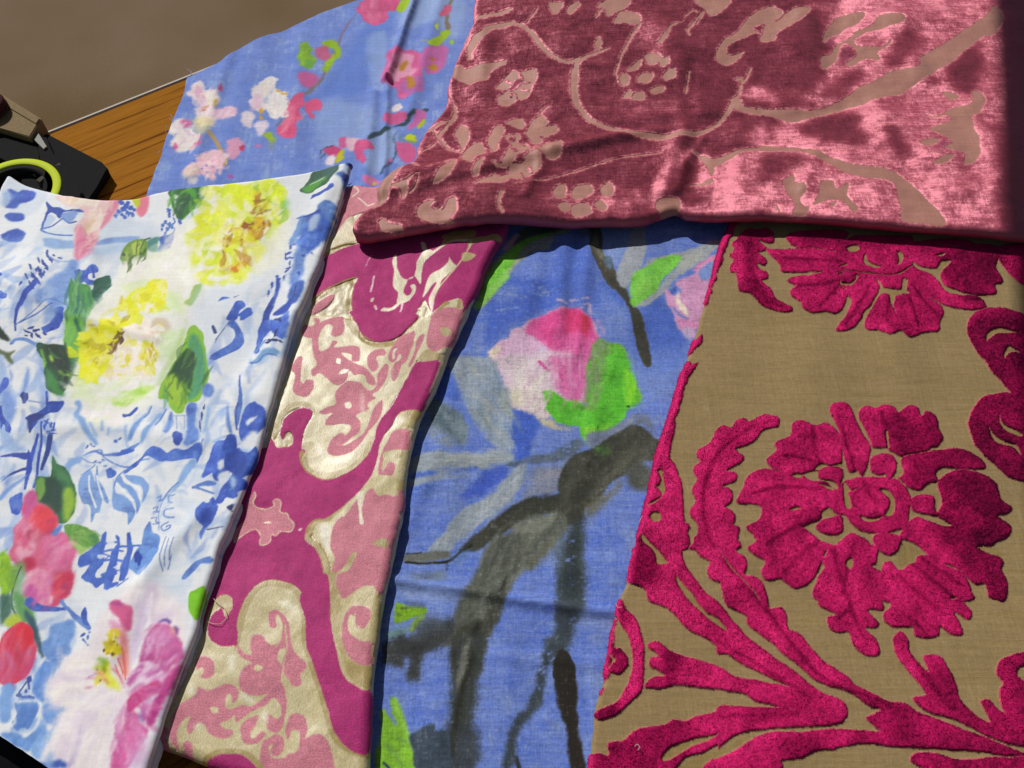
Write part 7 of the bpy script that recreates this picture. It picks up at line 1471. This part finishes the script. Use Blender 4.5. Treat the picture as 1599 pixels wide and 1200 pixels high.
# ------------------------------------------------------------------ small things
def plain(name, col, rough=.5, spec=.5, noise=0.0, scale=300, metal=0.0):
    m = NT(name); p = m.n('BsdfPrincipled')
    if noise:
        n = m.noise(m.coords(), scale, 3.0); rgb = m.n('RGB'); rgb.outputs[0].default_value = (*col, 1)
        s = m.n('VectorMath', operation='SCALE'); m.l(rgb.outputs[0], s.inputs[0]); m.l(m.ramp(n, 1-noise, 1+noise), s.inputs['Scale'])
        m.l(s.outputs[0], p.inputs['Base Color'])
        b = m.n('Bump'); b.inputs['Strength'].default_value = .15; b.inputs['Distance'].default_value = .0004
        m.l(n, b.inputs['Height']); m.l(b.outputs[0], p.inputs['Normal'])
    else: p.inputs['Base Color'].default_value = (*col, 1)
    p.inputs['Roughness'].default_value = rough; p.inputs['Specular IOR Level'].default_value = spec; p.inputs['Metallic'].default_value = metal
    m.l(p.outputs[0], m.out.inputs[0]); return m.m
def prism(px, z0, z1, bev=.0015, smooth=False):
    """solid with the outline px (photograph, read at z1) between z0 and z1, world space"""
    q = pts_of(px)
    if smooth: q = smooth_closed(q, 4)
    X, Y = P(q[:, 0], q[:, 1], z1)
    bm = bmesh.new()
    lo = [bm.verts.new((x, y, z0)) for x, y in zip(X, Y)]; hi = [bm.verts.new((x, y, z1)) for x, y in zip(X, Y)]
    n = len(lo); bm.faces.new(hi); bm.faces.new(lo[::-1])
    for i in range(n): bm.faces.new((lo[i], lo[(i+1) % n], hi[(i+1) % n], hi[i]))
    if bev:
        es = [e for e in bm.edges if all(abs(v.co.z-z1) < 1e-6 for v in e.verts)]
        bmesh.ops.bevel(bm, geom=es, offset=bev, segments=2, affect='EDGES')
    return bm
def lathe(prof, seg=64, close=False):
    bm = bmesh.new(); rings = []
    for r, z in prof: rings.append([bm.verts.new((r*math.cos(2*math.pi*k/seg), r*math.sin(2*math.pi*k/seg), z)) for k in range(seg)])
    pairs = list(zip(rings, rings[1:]+([rings[0]] if close else [])))
    if not close: pairs = list(zip(rings, rings[1:]))
    for a, b in pairs:
        for k in range(seg): bm.faces.new((a[k], a[(k+1) % seg], b[(k+1) % seg], b[k]))
    if not close:
        bm.faces.new(rings[-1]); bm.faces.new(rings[0][::-1])
    return bm
def at_root(bm, root):
    bmesh.ops.translate(bm, verts=bm.verts, vec=-Vector(root.location)); return bm

black = plain('black_plastic', (.010, .010, .011), .75, .05, .25, 500)
r = thing('tape_dispenser', 'black plastic tape dispenser lying flat on the wood, with a metal cutter', 'tape dispenser', P3(100, 260, 0))
bm_obj('base_plate', at_root(prism('72,208 159,253 168,264 150,292 134,320 60,330 20,260 50,225', 0, .0115, .0012), r), black, r)
bm_obj('end_wall', at_root(prism('157,252 168,263 151,292 134,318 128,315 146,287', .0112, .0155, .0008), r), black, r)
bm_obj('side_cheek', at_root(prism('-90,186 -40,186 0,196 30,206 46,214 56,224 60,236 64,262 55,275 30,262 0,245 -40,240 -90,250', .002, .0165, .0012), r), black, r)
bm_obj('cutter_holder', at_root(prism('58,212 72,214 82,238 95,256 76,272 64,258 60,236', .0112, .018, .0008), r), black, r)
bm_obj('roll_guard', at_root(prism('70,262 96,256 128,300 112,345 60,340 66,300', .0112, .0205, .001), r), black, r)
steel = plain('cutter_steel', (.12, .12, .11), .6, .3, 0, metal=.3)
bm_obj('cutter', at_root(prism('46,211 58,205 73,229 68,233', .0166, .0205, .0003), r), steel, r)
bm_obj('guide_rail', at_root(prism('92,254 95,257 62,285 56,281', .0112, .019, .0004), r), plain('worn_plastic', (.05, .045, .035), .7, .1), r)
# roll of tape
zc = .004
cx_, cy_ = P(22, 300, .02)
tr = thing('tape_roll', 'roll of bright yellow-green tape held in the black dispenser', 'tape roll', (float(cx_), float(cy_), zc))
lime = NT('lime_tape'); co = lime.coords(); p = lime.n('BsdfPrincipled')
p.inputs['Base Color'].default_value = (.46, .56, .008, 1); p.inputs['Roughness'].default_value = .6; p.inputs['Specular IOR Level'].default_value = .15
wv = lime.n('TexWave'); wv.wave_type = 'RINGS'; wv.rings_direction = 'Z'; wv.inputs['Scale'].default_value = 900; lime.l(co, wv.inputs['Vector'])
b = lime.n('Bump'); b.inputs['Strength'].default_value = .1; b.inputs['Distance'].default_value = .0003; lime.l(wv.outputs['Fac'], b.inputs['Height']); lime.l(b.outputs[0], p.inputs['Normal'])
lime.l(p.outputs[0], lime.out.inputs[0])
R = .0535
bm_obj('tape', lathe([(R-.0095, .0), (R-.0095, .0175), (R-.009, .018), (R-.0008, .018), (R, .0172), (R, 0)], 96, True), lime.m, tr, True)
bm_obj('core', lathe([(R-.016, .001), (R-.016, .0165), (R-.0098, .0165), (R-.0098, .001)], 72, True), plain('grey_core', (.015, .015, .015), .8, .1), tr, True)

# pale card box and the round maroon lid on it
card = plain('pale_card', (.20, .145, .075), .85, .2, .12, 260)
bx = thing('card_box', 'pale tan card box behind the black tape dispenser at the left edge', 'box', P3(-20, 190, 0))
bm_obj('box_body', at_root(prism('-120,72 64,185 46,214 0,200 -120,160', 0, .026, .001), bx), card, bx)
bm_obj('lid_flap', at_root(prism('-118,74 61,185.5 56,193 -118,90', .0262, .0275, .0003), bx), card, bx)
ml = thing('round_lid', 'dark maroon round lid on the pale card box, cut off by the left edge', 'lid', P3(-12, 172, .0278))
bm_obj('lid_top', lathe([(.0175, 0), (.019, .002), (.019, .011), (.0175, .0135), (.012, .0145), (.0005, .0148)], 48), plain('maroon_plastic', (.05, .012, .014), .7, .1), ml, True)
bm_obj('lid_rim', lathe([(.0192, .0015), (.0200, .0022), (.0200, .0040), (.0192, .0046)], 48, True), plain('maroon_rim', (.07, .02, .02), .7, .1), ml, True)

# dark sheet added in place of the shaded floor at the lower left corner
bc = thing('shade_sheet', 'dark sheet standing in for the shaded floor under the bottom left corner of the white floral cotton', 'cloth', P3(40, 1190, 0))
bm_obj('sheet_body', at_root(prism('-140,1010 60,1120 190,1180 170,1290 -150,1290', 0.0005, .008, .003, True), bc), plain('shade_black', (.010, .009, .012), .95, .1, .5, 900), bc, True)

# unseen board added above the right-hand side that keeps the sun off the edge of the cloths
ea = P3(1548, 20, .036); eb = P3(1594, 900, .03)
up = to_sun*1.25
dd = (eb-ea).normalized(); a0 = ea-dd*.5+up; b0 = eb+dd*.6+up
bm = bmesh.new(); side = Vector((dd.y, -dd.x, 0)).normalized()
if side.x < 0: side = -side
vs = []
for z in (0, .03):
    for q in (a0, b0, b0+side*.45, a0+side*.45): vs.append(bm.verts.new(Vector((q.x, q.y, a0.z+z))))
for f in ((0, 1, 2, 3), (4, 7, 6, 5), (0, 4, 5, 1), (1, 5, 6, 2), (2, 6, 7, 3), (3, 7, 4, 0)): bm.faces.new([vs[i] for i in f])
sh = bm_obj('sun_blocker', bm, plain('blocker_paint', (.5, .48, .44), .6, .3, .05, 20)); sh['kind'] = 'structure'

# loose threads and lint
def threads(root, name, lines, rad, col, z):
    m = plain(name+'_yarn', col, .7, .3)
    for s in lines:
        q = smooth_open(pts_of(s), 5)
        X, Y = P(q[:, 0], q[:, 1], z)
        bm = bmesh.new(); rings = []
        n = len(q)
        for i in range(n):
            a = Vector((X[min(i+1, n-1)]-X[max(i-1, 0)], Y[min(i+1, n-1)]-Y[max(i-1, 0)], 0)).normalized()
            s_ = Vector((-a.y, a.x, 0)); zz = z+.0012*math.sin(math.pi*i/(n-1))
            rr = rad*(1 if 0 < i < n-1 else .4)
            rings.append([bm.verts.new(Vector((X[i], Y[i], zz))+(s_*math.cos(t)+Vector((0, 0, 1))*math.sin(t))*rr) for t in (0, 1.57, 3.14, 4.71)])
        for A_, B_ in zip(rings, rings[1:]):
            for k in range(4): bm.faces.new((A_[k], A_[(k+1) % 4], B_[(k+1) % 4], B_[k]))
        bm_obj('loose_thread', at_root(bm, root), m, root, True)
find = lambda n: next((o for o in bpy.data.objects if o.name == n), None)
f = find('printed_cotton_fabric')
if f: threads(f, 'blue', ['300,118 297,112 292,108', '298,119 300,112 304,110', '272,192 266,188 264,184', '268,196 262,197 258,201', '266,202 260,205 259,209', '270,190 268,182 265,180', '256,232 250,236 247,241'], .0002, (.42, .45, .68), .005)
f = find('velvet_damask_fabric')
if f: threads(f, 'gold', ['333,934 338,941 345,946 351,951', '324,971 334,975 345,975 350,970 356,964', '349,948 354,958 356,968'], .00028, (.62, .50, .34), .0245)
f = find('cut_velvet_fabric')
if f: threads(f, 'lint', ['991,1166 995,1163 999,1168 996,1172', '996,1171 1000,1166', '961,942 965,950 972,948', '1003,806 1000,812 998,818'], .0003, (.55, .35, .4), .0205)
f = find('burnout_velvet_fabric')
if f: threads(f, 'rose', ['839,170 850,162 860,155'], .0003, (.65, .35, .33), .045)
f = find('floral_cotton_fabric')
if f: threads(f, 'green', ['550,285 543,293 535,300 533,305', '547,288 540,292 536,303', '288,1034 284,1040 277,1042'], .00045, (.12, .22, .2), .024)
